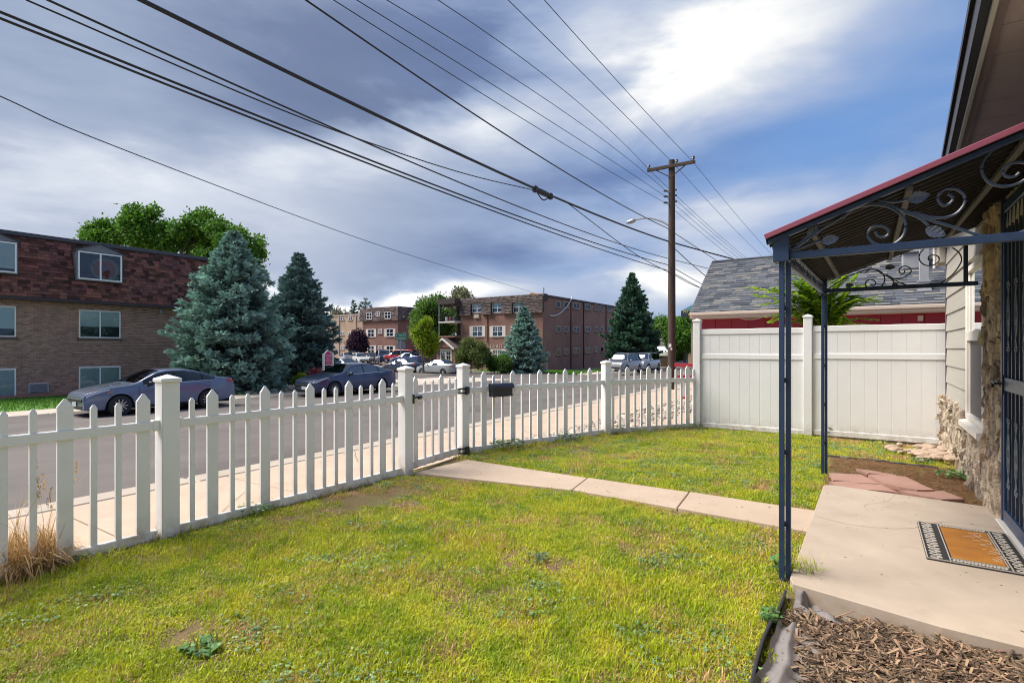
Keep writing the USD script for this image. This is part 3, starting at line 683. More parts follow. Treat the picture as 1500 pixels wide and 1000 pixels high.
# side frames
def bar_between(a, b, sx, sy, b_=.004):
    a, b = np.array(a, float), np.array(b, float); d = b - a; L = np.linalg.norm(d); d /= L
    s = np.cross([0, 0, 1.0], d); s /= np.linalg.norm(s); t = np.cross(d, s)
    return MB().box((a + b) / 2, (L, sx, sy), b_, np.stack([d, s, t], 1))
for uc in (CF, CB):
    zt_ = 2.022 + tilt(uc)
    C.part('bottom_beam', bar_between((uc, CW - .045, zt_), (uc, WH + .02, zt_), .03, .045), navy)
    C.part('rafter', bar_between((uc, CW + .05, rz(uc, CW + .05) - .022), (uc, WH + .02, rz(uc, WH) - .022), .02, .016), navy)
    C.part('upright', MB().span((uc - .016, -.83, zt_ - .02), (uc + .016, -.795, rz(uc, -.8) - .1), .003), navy)
C.part('eave_beam', bar_between((CF + .05, CW, 2.008 + tilt(CF)), (CB - .05, CW, 2.008 + tilt(CB)), .03, .035), navy)
C.part('eave_beam', bar_between((CF + .05, CW, 2.105 + tilt(CF)), (CB - .05, CW, 2.105 + tilt(CB)), .025, .025), navy)
# corrugated roof
nu, nw = 380, 12
gu, gw = np.linspace(3.64, 7.30, nu), np.linspace(.545, WH + .012, nw)
Ug, Wg = np.meshgrid(gu, gw, indexing='ij')
cor = .014 * np.clip(np.cos(2 * pi * gu / .122) * 1.8, -1, 1)[:, None]
Zg = rz(Ug, Wg) - .012 + cor
v = np.stack([Ug, Wg, Zg], -1).reshape(-1, 3); f = grid_faces(nu, nw); v2 = v + [0, 0, .0025]
C.part('roof_sheet', MB().add(v, f[:, ::-1]).add(v2, f), M('roof_metal', (.011, .009, .009), .6, col2=(.016, .013, .012), scale=3, spec=.15), smooth=40)
burg = M('burgundy_trim', (.25, .065, .105), .42)
for ue, sgn in ((3.645, -1), (7.30, 1)):
    C.part('edge_trim', bar_between((ue + sgn * .012, .545, rz(ue, .545) + .010), (ue + sgn * .012, WH + .02, rz(ue, WH) + .010), .014, .032, .003), burg)
    C.part('edge_fascia', bar_between((ue + .035 * -sgn, .53, rz(ue, .53) - .022), (ue + .035 * -sgn, WH + .02, rz(ue, WH) - .022), .03, .03, .003), navy)
wood = M('purlin_wood', (.085, .08, .088), .7)
for w in (.30, -.18, -.66):
    C.part('purlin', bar_between((3.70, w, rz(3.70, w) - .044), (7.25, w, rz(7.25, w) - .044), .034, .034), wood)
# scrolls: drawn on the frame's own plane
iron = M('wrought_iron', (.025, .042, .085), .33, col2=(.038, .06, .11), scale=20, spec=.6)
def scroll(pts, sx, sy, s, uc, r=.0078, k=5):
    q = np.array([hit_u(sx + a / s, sy + b / s, uc) for a, b in pts]); return MB().tube(curve(q, k), r, 6)
front = [
    [(280, 890), (350, 835), (450, 765), (550, 705), (620, 655), (700, 635), (780, 640), (850, 665), (950, 700), (1050, 735), (1150, 765), (1250, 798), (1330, 808), (1420, 800), (1500, 780), (1600, 735)],
    [(280, 885), (340, 830), (375, 795)], [(300, 880), (340, 865), (400, 840), (450, 825)],
    [(550, 715), (600, 670), (680, 645), (780, 650), (850, 690), (880, 740), (870, 800), (830, 840), (780, 857), (720, 845), (685, 810), (690, 775), (720, 755), (760, 755), (790, 775), (788, 800), (760, 812), (732, 802), (722, 782)],
    [(740, 622), (830, 628), (900, 608)], [(870, 680), (950, 710), (1000, 750)],
    [(925, 683), (1000, 705), (1080, 710), (1150, 685), (1190, 630), (1180, 585), (1140, 560), (1090, 562), (1055, 590), (1052, 620), (1075, 645), (1105, 640), (1128, 615), (1118, 595), (1100, 587)],
    [(1620, 300), (1500, 295), (1420, 310), (1340, 355), (1290, 410), (1278, 460), (1300, 510), (1350, 540), (1420, 545), (1490, 520), (1540, 470), (1530, 435), (1490, 422), (1440, 425), (1400, 445), (1388, 470), (1410, 495), (1450, 495), (1475, 475)]]
for p in front: C.part('scroll', scroll(p, 1080, 120, 3.5714, CF), iron)
back = [
    [(260, 405), (380, 330), (480, 290), (550, 275), (620, 310), (700, 350), (780, 380), (840, 390), (900, 385), (980, 360), (1050, 310), (1095, 250), (1108, 210), (1090, 170), (1050, 140)],
    [(500, 300), (540, 275), (600, 290), (625, 330), (615, 370), (580, 400), (540, 403), (510, 385), (505, 360), (525, 342), (555, 345), (570, 362), (555, 378), (535, 372)],
    [(635, 310), (690, 335), (740, 330), (785, 300), (790, 275), (765, 258), (735, 260), (715, 280), (725, 302), (745, 300), (752, 285)],
    [(870, 150), (845, 180), (845, 220), (880, 250), (930, 250), (965, 225), (960, 195), (925, 187), (900, 200), (905, 220), (930, 218)], [(640, 315), (670, 340), (688, 365)]]
for p in back: C.part('scroll', scroll(p, 1150, 330, 4.2857, CB, .0068), iron)
def leaf(cpx, ang, size, uc, wid=.62):
    """A pressed iron leaf on the plane u = uc: pointed oval with a fold and veins."""
    c = hit_u(*cpx, uc); n, m_ = 13, 7; t = np.linspace(0, 1, n); prof = np.sin(pi * t ** .8) ** .8 * (1 + .16 * np.cos(t * 34)) * wid / 2
    s = np.linspace(-1, 1, m_); T_, S_ = np.meshgrid(t, s, indexing='ij')
    x = (T_ - .5); y = S_ * prof[:, None]; d = .10 * np.abs(S_) * prof[:, None] * 2 + .03 * np.cos(T_ * 26 - np.abs(S_) * 4)
    ca, sa = math.cos(ang), math.sin(ang)
    a, b = (x * ca - y * sa) * size, (x * sa + y * ca) * size
    v = np.stack([-d * size - .004, -a, b], -1).reshape(-1, 3) + c
    f = grid_faces(n, m_); mb = MB(); mb.add(v, f); mb.add(v + [.003, 0, 0], f[:, ::-1]); return mb
lf = M('iron_leaf', (.05, .068, .11), .32, col2=(.08, .10, .15), scale=30, spec=.7)
Z6 = lambda a, b: (1080 + a / 3.5714, 120 + b / 3.5714)
Z7 = lambda a, b: (1150 + a / 4.2857, 330 + b / 4.2857)
for q, ang, s in (((398, 782), .85, .085), ((487, 826), .15, .095), ((950, 604), .15, .105), ((1038, 787), -.5, .10)): C.part('leaf', leaf(Z6(*q), ang, s, CF), lf, smooth=True)
for q, ang, s in (((660, 262), 0, .095), ((692, 378), -1.3, .085), ((405, 375), .1, .085)): C.part('leaf', leaf(Z7(*q), ang, s, CB), lf, smooth=True)
for k in range(11):     # small scrolls along the eave
    u0 = CF + .12 + k * (CB - CF - .24) / 11; zc = 2.056 + tilt(u0); sg = 1 if k % 2 else -1
    P = lambda q: np.stack([q[:, 0], np.full(len(q), CW), q[:, 1]], -1)
    C.part('eave_scroll', MB().tube(P(spiral(u0 + .07, zc, .036, 0, 1.2, sg)), .0055, 5).tube(P(spiral(u0 + .20, zc, .036, pi, 1.2, sg)), .0055, 5).tube(P(np.array([[u0 + .035, zc - sg * .03], [u0 + .14, zc], [u0 + .235, zc + sg * .03]])), .0055, 5), iron)

# ------------------------------------------------------------------ doormat, flagstones
MT = Thing('doormat', 'orange coir doormat with a black and tan scrolled rubber border', 'doormat', (4.93, -.58, slab_z))
rub = M('mat_rubber', (.02, .018, .018), .7); rubt = M('mat_border_tan', (.36, .32, .28), .8)
coir = M('mat_coir', (.42, .17, .018), .95, col2=(.30, .11, .012), scale=9, detail=9, bump=.9, bscale=220, bdist=.006, stretch=(1, .4, 1), sharp=(.35, .6))
c4 = [hit_z(*p, slab_z)[:2] for p in ((1344.5, 765), (1471, 783), (1528, 850), (1355, 817))]
m0 = np.mean([p[0] for p in c4]); mu0, mu1 = (c4[2][0] + c4[3][0]) / 2, (c4[0][0] + c4[1][0]) / 2; mw0, mw1 = (c4[1][1] + c4[2][1]) / 2, (c4[0][1] + c4[3][1]) / 2
mw0 = mw1 - .76 if mw1 - mw0 > .76 else mw0
MT.part('base', MB().span((mu0, mw0, slab_z + .001), (mu1, mw1, slab_z + .010), .003), rub)
bu, bw1, bw2 = .052, .105, .115
iu0, iu1, iw0, iw1 = mu0 + .085, mu1 - .085, mw0 + .13, mw1 - .14
MT.part('coir_panel', MB().span((iu0, iw0, slab_z + .0105), (iu1, iw1, slab_z + .018), .002), coir)
def strip(u0, w0, u1, w1, wd=.006, z=slab_z + .0125): return bar_between((u0, w0, z), (u1, w1, z), wd, .005, 0)
fr = MB()
for a in ((mu0 + .006, mw0 + .006, mu0 + .006, mw1 - .006), (mu1 - .006, mw0 + .006, mu1 - .006, mw1 - .006), (mu0 + .006, mw0 + .006, mu1 - .006, mw0 + .006), (mu0 + .006, mw1 - .006, mu1 - .006, mw1 - .006),
          (iu0 - .008, iw0 - .008, iu1 + .008, iw0 - .008), (mu0, iw1 + .012, mu1, iw1 + .012), (mu0, iw0 - .022, mu1, iw0 - .022), (iu0 - .008, iw0 - .008, iu0 - .008, iw1 + .01), (iu1 + .008, iw0 - .008, iu1 + .008, iw1 + .01)):
    v, f = strip(*a).mesh(); fr.add(v, f)
MT.part('border_rail', fr, rubt)
sc = MB(); zz = slab_z + .0125
for w0, w1, nn, dirn in ((iw1 + .02, mw1 - .012, 14, 0), (mw0 + .012, iw0 - .03, 14, 0), (mu0 + .012, iu0 - .016, 15, 1), (iu1 + .016, mu1 - .012, 15, 1)):
    for k in range(nn):
        if dirn == 0: a0 = mu0 + .02 + k * (mu1 - mu0 - .04) / nn; L = (mu1 - mu0 - .04) / nn
        else: a0 = iw0 + k * (iw1 - iw0) / nn; L = (iw1 - iw0) / nn
        h = w1 - w0
        q = spiral(0, 0, .5, 0 if k % 2 else pi, 1.1, 1 if k % 2 else -1, 14)
        aa, bb = a0 + L * (.5 + .9 * q[:, 0]), w0 + h * (.5 + .9 * q[:, 1])
        sc.tube(np.stack([aa, bb, 0 * aa + zz], -1) if dirn == 0 else np.stack([bb, aa, 0 * aa + zz], -1), .0045, 4)
MT.part('border_scroll', sc, rubt, kind='stuff')
mk = MB(); r_ = np.random.default_rng(4)
for k in range(26):     # worn pale print
    t = k / 26; cw = iw1 - .20 - .10 * t + r_.normal(0, .03); cu = iu1 - .05 - (iu1 - iu0 - .10) * t
    L = r_.uniform(.01, .035); a = r_.normal(1.2, .5)
    v, f = bar_between((cu - L * math.cos(a) / 2, cw - L * math.sin(a), slab_z + .0175), (cu + L * math.cos(a) / 2, cw + L * math.sin(a), slab_z + .0175), .006, .003, 0).mesh(); mk.add(v, f)
MT.part('worn_print', mk, M('mat_print', (.45, .38, .30), .9), kind='stuff')

flag_m = M('flagstone_pink', (.29, .158, .122), .9, col2=(.35, .20, .155), scale=3.5, detail=8, bump=.3, bscale=45, bdist=.01)
Zf = lambda a, b, z: hit_z(1190 + a / 6.25, 620 + b / 6.25, z)[:2]
flag_labels = ['flat pink flagstone at the left, beside the back canopy post', 'long pink flagstone lying along the porch slab edge', 'narrow pink flagstone, the farthest into the mulch', 'largest pink flagstone, raised in the middle of the group', 'pink flagstone nearest the stone wall']
flags = [[(150, 452), (440, 462), (612, 552), (400, 540), (300, 522), (190, 518)], [(150, 535), (300, 525), (420, 545), (625, 558), (800, 632), (620, 612), (400, 602), (260, 575)],
         [(400, 412), (560, 432), (770, 470), (760, 484), (520, 452), (498, 462)], [(508, 466), (600, 468), (850, 484), (1115, 606), (960, 606), (800, 578), (660, 546)], [(800, 618), (960, 612), (1190, 614), (1390, 690), (1180, 692), (980, 655)]]
for k, (poly, lab) in enumerate(zip(flags, flag_labels)):
    z = [.022, .026, .03, .05, .034][k]
    q = np.array([Zf(a, b, z) for a, b in poly]); qq = []
    for i in range(len(q)):
        a, b = q[i], q[(i + 1) % len(q)]
        for t in (0, .33, .66): p = a + (b - a) * t + (rng.normal(0, .006, 2) if t else 0); qq.append(p)
    th = .035 if k != 3 else .05
    solo('flagstone', MB().prism(np.array(qq), (0, 0, th), (0, 0, z - th), (1, 0, 0), (0, 1, 0)), flag_m, lab, 'flagstone', group='pink flagstones behind the porch slab')
# ------------------------------------------------------------------ mulch, edging, fabric
fab = M('weed_fabric', (.17, .15, .145), .9, col2=(.22, .195, .185), scale=12, bump=.3, bscale=30)
chips = [M('bark_chip', (.145, .088, .05), .9, col2=(.225, .15, .095), scale=25, island=.8, hue=.015, bump=.5, bscale=120, bdist=.003), M('bark_chip_red', (.19, .09, .04), .9, col2=(.27, .14, .065), scale=25, island=.45, hue=.012)]
def chip_protos(parent, n, mat, lo, hi, seed):
    r = np.random.default_rng(seed); out = []
    for k in range(n):
        mb = MB()
        for j in range(22):
            L = lo + (hi - lo) * r.random() ** 1.6; d = (L, min(.012, L * r.uniform(.05, .16)), min(.006, L * r.uniform(.03, .07)))
            a, b = r.uniform(0, 2 * pi), r.normal(0, .22); cb, sb = math.cos(b), math.sin(b)
            R = rotz(a) @ np.array([[cb, 0, sb], [0, 1, 0], [-sb, 0, cb]])
            v, f = cbox(d); v = v * (1 + .25 * r.normal(size=v.shape) * np.array([.1, 1, 1])); v[v[:, 0] > 0, 1:] *= r.uniform(.1, .8); v[v[:, 0] < 0, 1:] *= r.uniform(.35, 1.0); v[:, 1] += r.normal(0, .12) * v[:, 0] ** 2 / max(L, .01) * 4; mb.add(v @ R.T + np.array([r.uniform(-.06, .06), r.uniform(-.06, .06), r.uniform(0, .018)]), f)
        path = f'{parent}/clump_{k}'; islands(usdkit.mesh(stage, path, mb.mesh(), mat), mat); out.append(path)
    return out
def instancer(name, label, cat, protos_fn, pts, rots, scales, idx, tilt=None):
    path = numbered('/World', name); pi_ = UsdGeom.PointInstancer.Define(stage, path); tag(pi_, label, cat, None, 'stuff')
    UsdGeom.Scope.Define(stage, path + '/prototypes'); pr = protos_fn(path + '/prototypes')
    pi_.CreatePrototypesRel().SetTargets([Sdf.Path(p) for p in pr])
    pi_.CreatePositionsAttr(Vt.Vec3fArray.FromNumpy(world(pts).astype(np.float32)))
    q = np.zeros((len(pts), 4)); q[:, 0] = np.cos(rots / 2); q[:, 3] = np.sin(rots / 2)
    pi_.CreateOrientationsAttr(Vt.QuathArray([Gf.Quath(float(a), float(b), float(c), float(d)) for a, b, c, d in q]))
    pi_.CreateScalesAttr(Vt.Vec3fArray.FromNumpy(np.asarray(scales, np.float32)))
    pi_.CreateProtoIndicesAttr(Vt.IntArray.FromNumpy(np.asarray(idx, np.int32)))
r = np.random.default_rng(31)
n = 2600; u = r.uniform(1.2, 3.52, n); w = r.uniform(-.92, .40, n)
bare = ((w > .24 + .06 * np.sin(u * 9)) & (u < 3.12) & (u > 2.1)) | ((u > 3.36) & (w > .05))
u, w = u[~bare], w[~bare]; z = soil_z(u, w) - .004 + .018 * r.random(len(u))
s = r.uniform(.75, 1.3, len(u))
instancer('mulch', 'coarse brown bark mulch in the bed below the porch slab', 'mulch', lambda p: chip_protos(p, 8, chips[0], .02, .13, 1), np.stack([u, w, z], -1), r.uniform(0, 6.28, len(u)), np.stack([s, s, s], -1), r.integers(0, 8, len(u)))
n = 1500; u = r.uniform(6.4, 8.35, n); w = r.uniform(-.9, .40, n); z = soil_z(u, w) - .006; s = r.uniform(.6, 1.0, n)
instancer('mulch', 'fine red brown bark mulch behind the pink flagstones', 'mulch', lambda p: chip_protos(p, 6, chips[1], .012, .05, 2), np.stack([u, w, z], -1), r.uniform(0, 6.28, n), np.stack([s, s, s], -1), r.integers(0, 6, n))
# plastic edging strips
def edging(us_, wf, lab, h=.05):
    p = np.array([[a, wf(a), float(soil_z(a, wf(a) + .05)) + h - .02] for a in us_]); mb = MB().tube(p, .008, 7)
    q = np.vstack([p, p - [0, 0, h + .06]]); m = len(p); i = np.arange(m - 1)
    mb.add(np.vstack([q + [0, .002, 0], q - [0, .002, 0]]), np.vstack([np.stack([i, i + 1, i + 1 + m, i + m], 1), np.stack([i + 2 * m, i + 3 * m, i + 1 + 3 * m, i + 1 + 2 * m], 1)]))
    solo('lawn_edging', mb, M('edging_plastic', (.035, .033, .04), .5), lab, 'edging', smooth=50)
edging(np.linspace(.8, 3.50, 28), lambda a: .425 + .012 * math.sin(a * 5) - .0 * a, 'black plastic edging strip between the lawn and the coarse mulch')
e0, e1 = hit_z(1207, 668, .0), hit_z(1374, 685, .0)
pts = np.linspace(e0, e1, 14); mb = MB().tube(pts + np.array([0, 0, .012]) + .01 * rng.normal(size=(14, 3)) * [1, 0, .4], .013, 6)
solo('lawn_edging', mb, M('edging_plastic', (0, 0, 0)), 'black plastic edging at the back of the fine red mulch', 'edging')
def cloth(u0, u1, w0, w1, seed, fold):
    a, b = np.meshgrid(np.linspace(u0, u1, 26), np.linspace(w0, w1, 16), indexing='ij'); p = np.stack([a, b, 0 * a], -1)
    t = (b - w0) / (w1 - w0)
    zz = soil_z(a, b) + .012 + .05 * (meshkit.fbm(p * 9, 2, seed) - .42) + fold * np.exp(-((t - .45 - .25 * (a - u0) / (u1 - u0)) / .10) ** 2)
    b = b + .05 * (meshkit.fbm(p * 4, 2, seed + 3) - .5)
    return MB().add(np.stack([a, b, zz], -1).reshape(-1, 3), grid_faces(26, 16))
solo('weed_fabric', cloth(2.0, 3.18, .20, .415, 3, .035), fab, 'crumpled grey landscape fabric beside the black edging strip', 'fabric', smooth=True)
solo('weed_fabric', cloth(3.33, 3.585, .0, .37, 6, .03), fab, 'dark grey landscape fabric tucked under the porch slab corner', 'fabric', smooth=True)
rk = M('pile_rock', (.42, .315, .235), .85, col2=(.30, .21, .15), scale=12, bump=.4, bscale=50, island=.0)
r = np.random.default_rng(8); ico = trimesh.creation.icosphere(1)
protos = []
for k in range(72):
    a, b = r.uniform(8.55, 9.75), 0; b = -.9 + abs(r.normal(0, .30)); b = min(b, .12)
    s = r.uniform(.045, .095); zz = float(soil_z(a, b)) + .01 + r.uniform(0, .06) * max(0, 1 - (b + .9) / .7)
    v = np.array(ico.vertices) * (1 + .3 * (r.random((42, 1)) - .5)) * [1, .7, .42] * s
    v = v @ rotz(r.uniform(0, 6.3)).T + [a, b, zz + s * .2]
    solo('rock', (v, np.array(ico.faces)), rk, 'flat tan rock in the pile at the foot of the house corner', 'rock', group='rocks piled by the house corner')

# ------------------------------------------------------------------ grass
straw = M('dry_straw', (.56, .37, .17), .8, col2=(.44, .27, .10), scale=14, island=.35, hue=.015, trans=.15)
def grass_material(name, dry):
    n = {'g': ('geometry', {}), 'n1': ('noise_texture', dict(scale=1.7, detail=6.0, roughness=.62)), 'n2': ('noise_texture', dict(scale=5.5, detail=4.0, roughness=.6)),
         'ad': ('math', dict(math_type='multiply_add', value2=.45)), 'r': ('rgb_ramp', dict(ramp=[(.33, (.15, .26, .008)), (.43, (.28, .37, .012)), (.52, (.44, .48, .02)), (.63, (.56, .50, .045))])),
         'wn': ('white_noise_texture', dict(dimensions='1D')), 'rr': ('rgb_ramp', dict(ramp=[(0, (0, 0, 0)), (1 - dry - .02, (0, 0, 0)), (1 - dry, (1, 1, 1)), (1, (1, 1, 1))])), 'x': ('mix', dict(color2=(.42, .33, .14))),
         'mr': ('map_range', dict(from_min=0.0, from_max=1.0, to_min=.7, to_max=1.35)), 'h': ('hsv', {}), 'p': ('principled_bsdf', dict(roughness=.5, specular_ior_level=.35)), 't': ('translucent_bsdf', {}), 'mx': ('mix_closure', dict(fac=.28))}
    l = [('g.position', 'n1.vector'), ('g.position', 'n2.vector'), ('n2.fac', 'ad.value1'), ('n1.fac', 'mf.value1'), ('ad.value', 'mf.value2'), ('mf.value', 'r.fac'), ('isl.fac', 'wn.w'), ('wn.value', 'rr.fac'), ('r.color', 'x.color1'), ('rr.color', 'x.fac'),
         ('isl.fac', 'mr.value'), ('mr.result', 'h.value'), ('x.color', 'h.color'), ('h.color', 'p.base_color'), ('h.color', 't.color'), ('p.BSDF', 'mx.closure1'), ('t.BSDF', 'mx.closure2')]
    n['ad'] = ('math', dict(math_type='multiply', value2=.45)); n['mf'] = ('math', dict(math_type='multiply_add', value2=.55))
    l = [x for x in l if x not in (('n1.fac', 'mf.value1'), ('ad.value', 'mf.value2'))] + [('n1.fac', 'mf.value1'), ('ad.value', 'mf.value3')]
    n['isl'] = ('attribute', dict(attribute='rnd')); ISL.add(f'/World/Looks/{name}')
    return usdkit.material(stage, f'/World/Looks/{name}', n, l, surface='mx.closure')
grass_m = grass_material('lawn_grass', .13)
def blade_patch(n, R, hlo, hhi, wd, seed, lean=.45):
    r = np.random.default_rng(seed); a = r.uniform(0, 2 * pi, n); rad = R * np.sqrt(r.random(n)); x, y = rad * np.cos(a), rad * np.sin(a)
    h = r.uniform(hlo, hhi, n); d = r.uniform(0, 2 * pi, n); b = np.abs(r.normal(0, lean, n)) + .12; wv = wd * r.uniform(.6, 1.3, n)
    t = np.array([0, .5, 1.0]); dirv = np.stack([np.cos(d), np.sin(d)], -1); perp = np.stack([-np.sin(d), np.cos(d)], -1)
    V = []
    for k, tt in enumerate(t):
        ang = b * tt * 1.5; out = h * tt * np.sin(ang); up_ = h * tt * np.cos(ang)
        cx, cy = x + dirv[:, 0] * out, y + dirv[:, 1] * out
        if k < 2:
            w_ = wv * (1 if k == 0 else .8)
            V += [np.stack([cx - perp[:, 0] * w_, cy - perp[:, 1] * w_, up_], -1), np.stack([cx + perp[:, 0] * w_, cy + perp[:, 1] * w_, up_], -1)]
        else: V.append(np.stack([cx, cy, up_], -1))
    v = np.stack(V, 1).reshape(-1, 3); o = np.arange(n)[:, None] * 5
    f = np.vstack([o + [0, 1, 3], o + [0, 3, 2], o + [2, 3, 4]]); return v, f
def grass_protos(parent):
    out = []
    for k in range(8):
        p = f'{parent}/tuft_{k}'; islands(usdkit.mesh(stage, p, blade_patch(190, .115, .012, .036, .0026, 40 + k, .8), grass_m), grass_m); out.append(p)
    for k in range(2):
        p = f'{parent}/dry_tuft_{k}'; islands(usdkit.mesh(stage, p, blade_patch(110, .11, .012, .05, .0022, 70 + k, 1.0), straw), straw); out.append(p)
    for k in range(3):
        p = f'{parent}/tall_tuft_{k}'; islands(usdkit.mesh(stage, p, blade_patch(60, .08, .03, .065, .0026, 60 + k, .7), grass_m), grass_m); out.append(p)
    return out
path_lo = lambda u: 0
A4 = np.array(A); B4 = np.array(B)
def in_path(u, w, e=.0):
    lo = np.interp(w, [.4, 4.38], [4.76, 4.52]); lo = np.interp(w, B4[::-1, 1], B4[::-1, 0]); hi = np.interp(w, A4[::-1, 1], A4[::-1, 0]); return (u > lo - e) & (u < hi + e)
def is_lawn(u, w, e=0.0):
    ok = (w < fence_w(u) - .10 - e) & (u < 10.03)
    ok &= ~in_path(u, w, .01) & ~((w < .465 + e) & (u < 3.6)) & ~((w < .43) & (u >= 3.6) & (u < 6.5)) & ~((w < .50) & (u >= 6.5) & (u < 8.36))
    return ok
def bare_amount(u, w):
    p = np.stack([u, w, 0 * u], -1)
    b = meshkit.fbm(p * 1.6, 3, 77)
    d = fence_w(u) - w
    x = np.clip((b - .60) * 5, 0, 1) * .5
    x = np.maximum(x, np.clip(1 - (d - .08) / .32, 0, 1) * np.clip((u - 3.0) / 1.0, .25, 1) * (.4 + b))
    x = np.maximum(x, .95 * np.exp(-(((u - 3.6) / 1.15) ** 2 + ((w - 3.95) / .45) ** 2)) * (b + .42))
    x = np.maximum(x, .55 * np.exp(-(((u - 7.2) / .9) ** 2 + ((w - 3.7) / .35) ** 2)) * (b + .35))
    for px, py, s in ((1113, 714, .13), (705, 765, .12), (230, 815, .14), (270, 925, .16), (700, 697, .2), (800, 655, .3), (850, 660, .3)):
        q = hit_z(px, py, 0); x = np.maximum(x, np.exp(-((u - q[0]) ** 2 + (w - q[1]) ** 2) / s ** 2))
    x = np.where((u > 8.3) & (w < .6), np.maximum(x, .55 + .5 * (b - .4)), x)
    return np.clip(x, 0, 1)
r = np.random.default_rng(51); n = 13500
u = r.uniform(-1.5, 10.03, n); w = r.uniform(-.9, 4.6, n); ok = is_lawn(u, w); u, w = u[ok], w[ok]
keep = r.random(len(u)) > bare_amount(u, w) * 1.05; u, w = u[keep], w[keep]
p = np.stack([u, w, 0 * u], -1); hgt = .55 + .9 * meshkit.fbm(p * 2.2, 3, 9); bb = bare_amount(u, w); hgt *= 1 - .35 * bb
idx = r.integers(0, 8, len(u)); tall = r.random(len(u)) < .07 + .10 * (meshkit.fbm(p * 2.5, 2, 19) > .55); idx[tall] = r.integers(10, 13, tall.sum()); dry = (~tall) & (r.random(len(u)) < .03 + .30 * (meshkit.fbm(p * 3.1, 3, 29) > .58) + .5 * bb); idx[dry] = r.integers(8, 10, dry.sum())
s = r.uniform(.85, 1.15, len(u))
edge_u = r.uniform(.3, 10.0, 420); edge_w = fence_w(edge_u) - .045 - .07 * r.random(420); edge_ok = ~in_path(edge_u, edge_w, .05) & (r.random(420) < .75)
u, w = np.r_[u, edge_u[edge_ok]], np.r_[w, edge_w[edge_ok]]; ne = int(edge_ok.sum()); hgt = np.r_[hgt, r.uniform(.5, 1.5, ne)]; idx = np.r_[idx, r.integers(8, 13, ne)]; s = np.r_[s, r.uniform(.6, 1.1, ne)]
instancer('grass', 'mown yellow green lawn grass with dry patches inside the picket fence', 'grass', grass_protos, np.stack([u, w, soil_z(u, w) - .012], -1), r.uniform(0, 6.28, len(u)), np.stack([s, s, s * hgt * 1.15], -1), idx)
# clover and small broad leaves in the lawn
clov = M('clover_leaf', (.13, .23, .06), .45, col2=(.19, .29, .11), scale=9, island=.3, trans=.15)
def rosette(n, R, lo, hi, seed, h=.03):
    r = np.random.default_rng(seed); mb = MB(); th = np.linspace(0, 2 * pi, 8)[:-1]
    for k in range(n):
        a = r.uniform(0, 2 * pi); rad = R * math.sqrt(r.random()); s = r.uniform(lo, hi); c = np.array([rad * math.cos(a), rad * math.sin(a), r.uniform(.4, 1) * h])
        ring = np.stack([np.cos(th) * s, np.sin(th) * s * r.uniform(.7, 1), .25 * s * np.cos(2 * th)], -1)
        tl = np.array([[1, 0, 0], [0, math.cos(.5), -math.sin(.5)], [0, math.sin(.5), math.cos(.5)]]) if r.random() < .6 else np.eye(3)
        v = np.vstack([[0, 0, .15 * s], ring]) @ tl.T @ rotz(r.uniform(0, 6.3)).T + c
        mb.add(v, [[0, i, i % 7 + 1] for i in range(1, 8)])
    return mb.mesh()
def clover_protos(parent):
    out = []
    for k in range(6):
        p = f'{parent}/clump_{k}'; islands(usdkit.mesh(stage, p, rosette(16, .085, .005, .011, 80 + k, .028), clov), clov); out.append(p)
    return out
n = 2600; u = r.uniform(.5, 10.0, n); w = r.uniform(-.2, 4.6, n); ok = is_lawn(u, w, .0); u, w = u[ok], w[ok]
p = np.stack([u, w, 0 * u], -1); keep = meshkit.fbm(p * 1.9, 3, 123) + .25 * (u > 5.5) > .55 + .12 * r.random(len(u)); u, w = u[keep], w[keep]; s = r.uniform(.7, 1.3, len(u))
instancer('clover', 'patches of small round leaved clover in the lawn', 'clover', clover_protos, np.stack([u, w, soil_z(u, w) - .008], -1), r.uniform(0, 6.28, len(u)), np.stack([s, s, s], -1), r.integers(0, 6, len(u)))
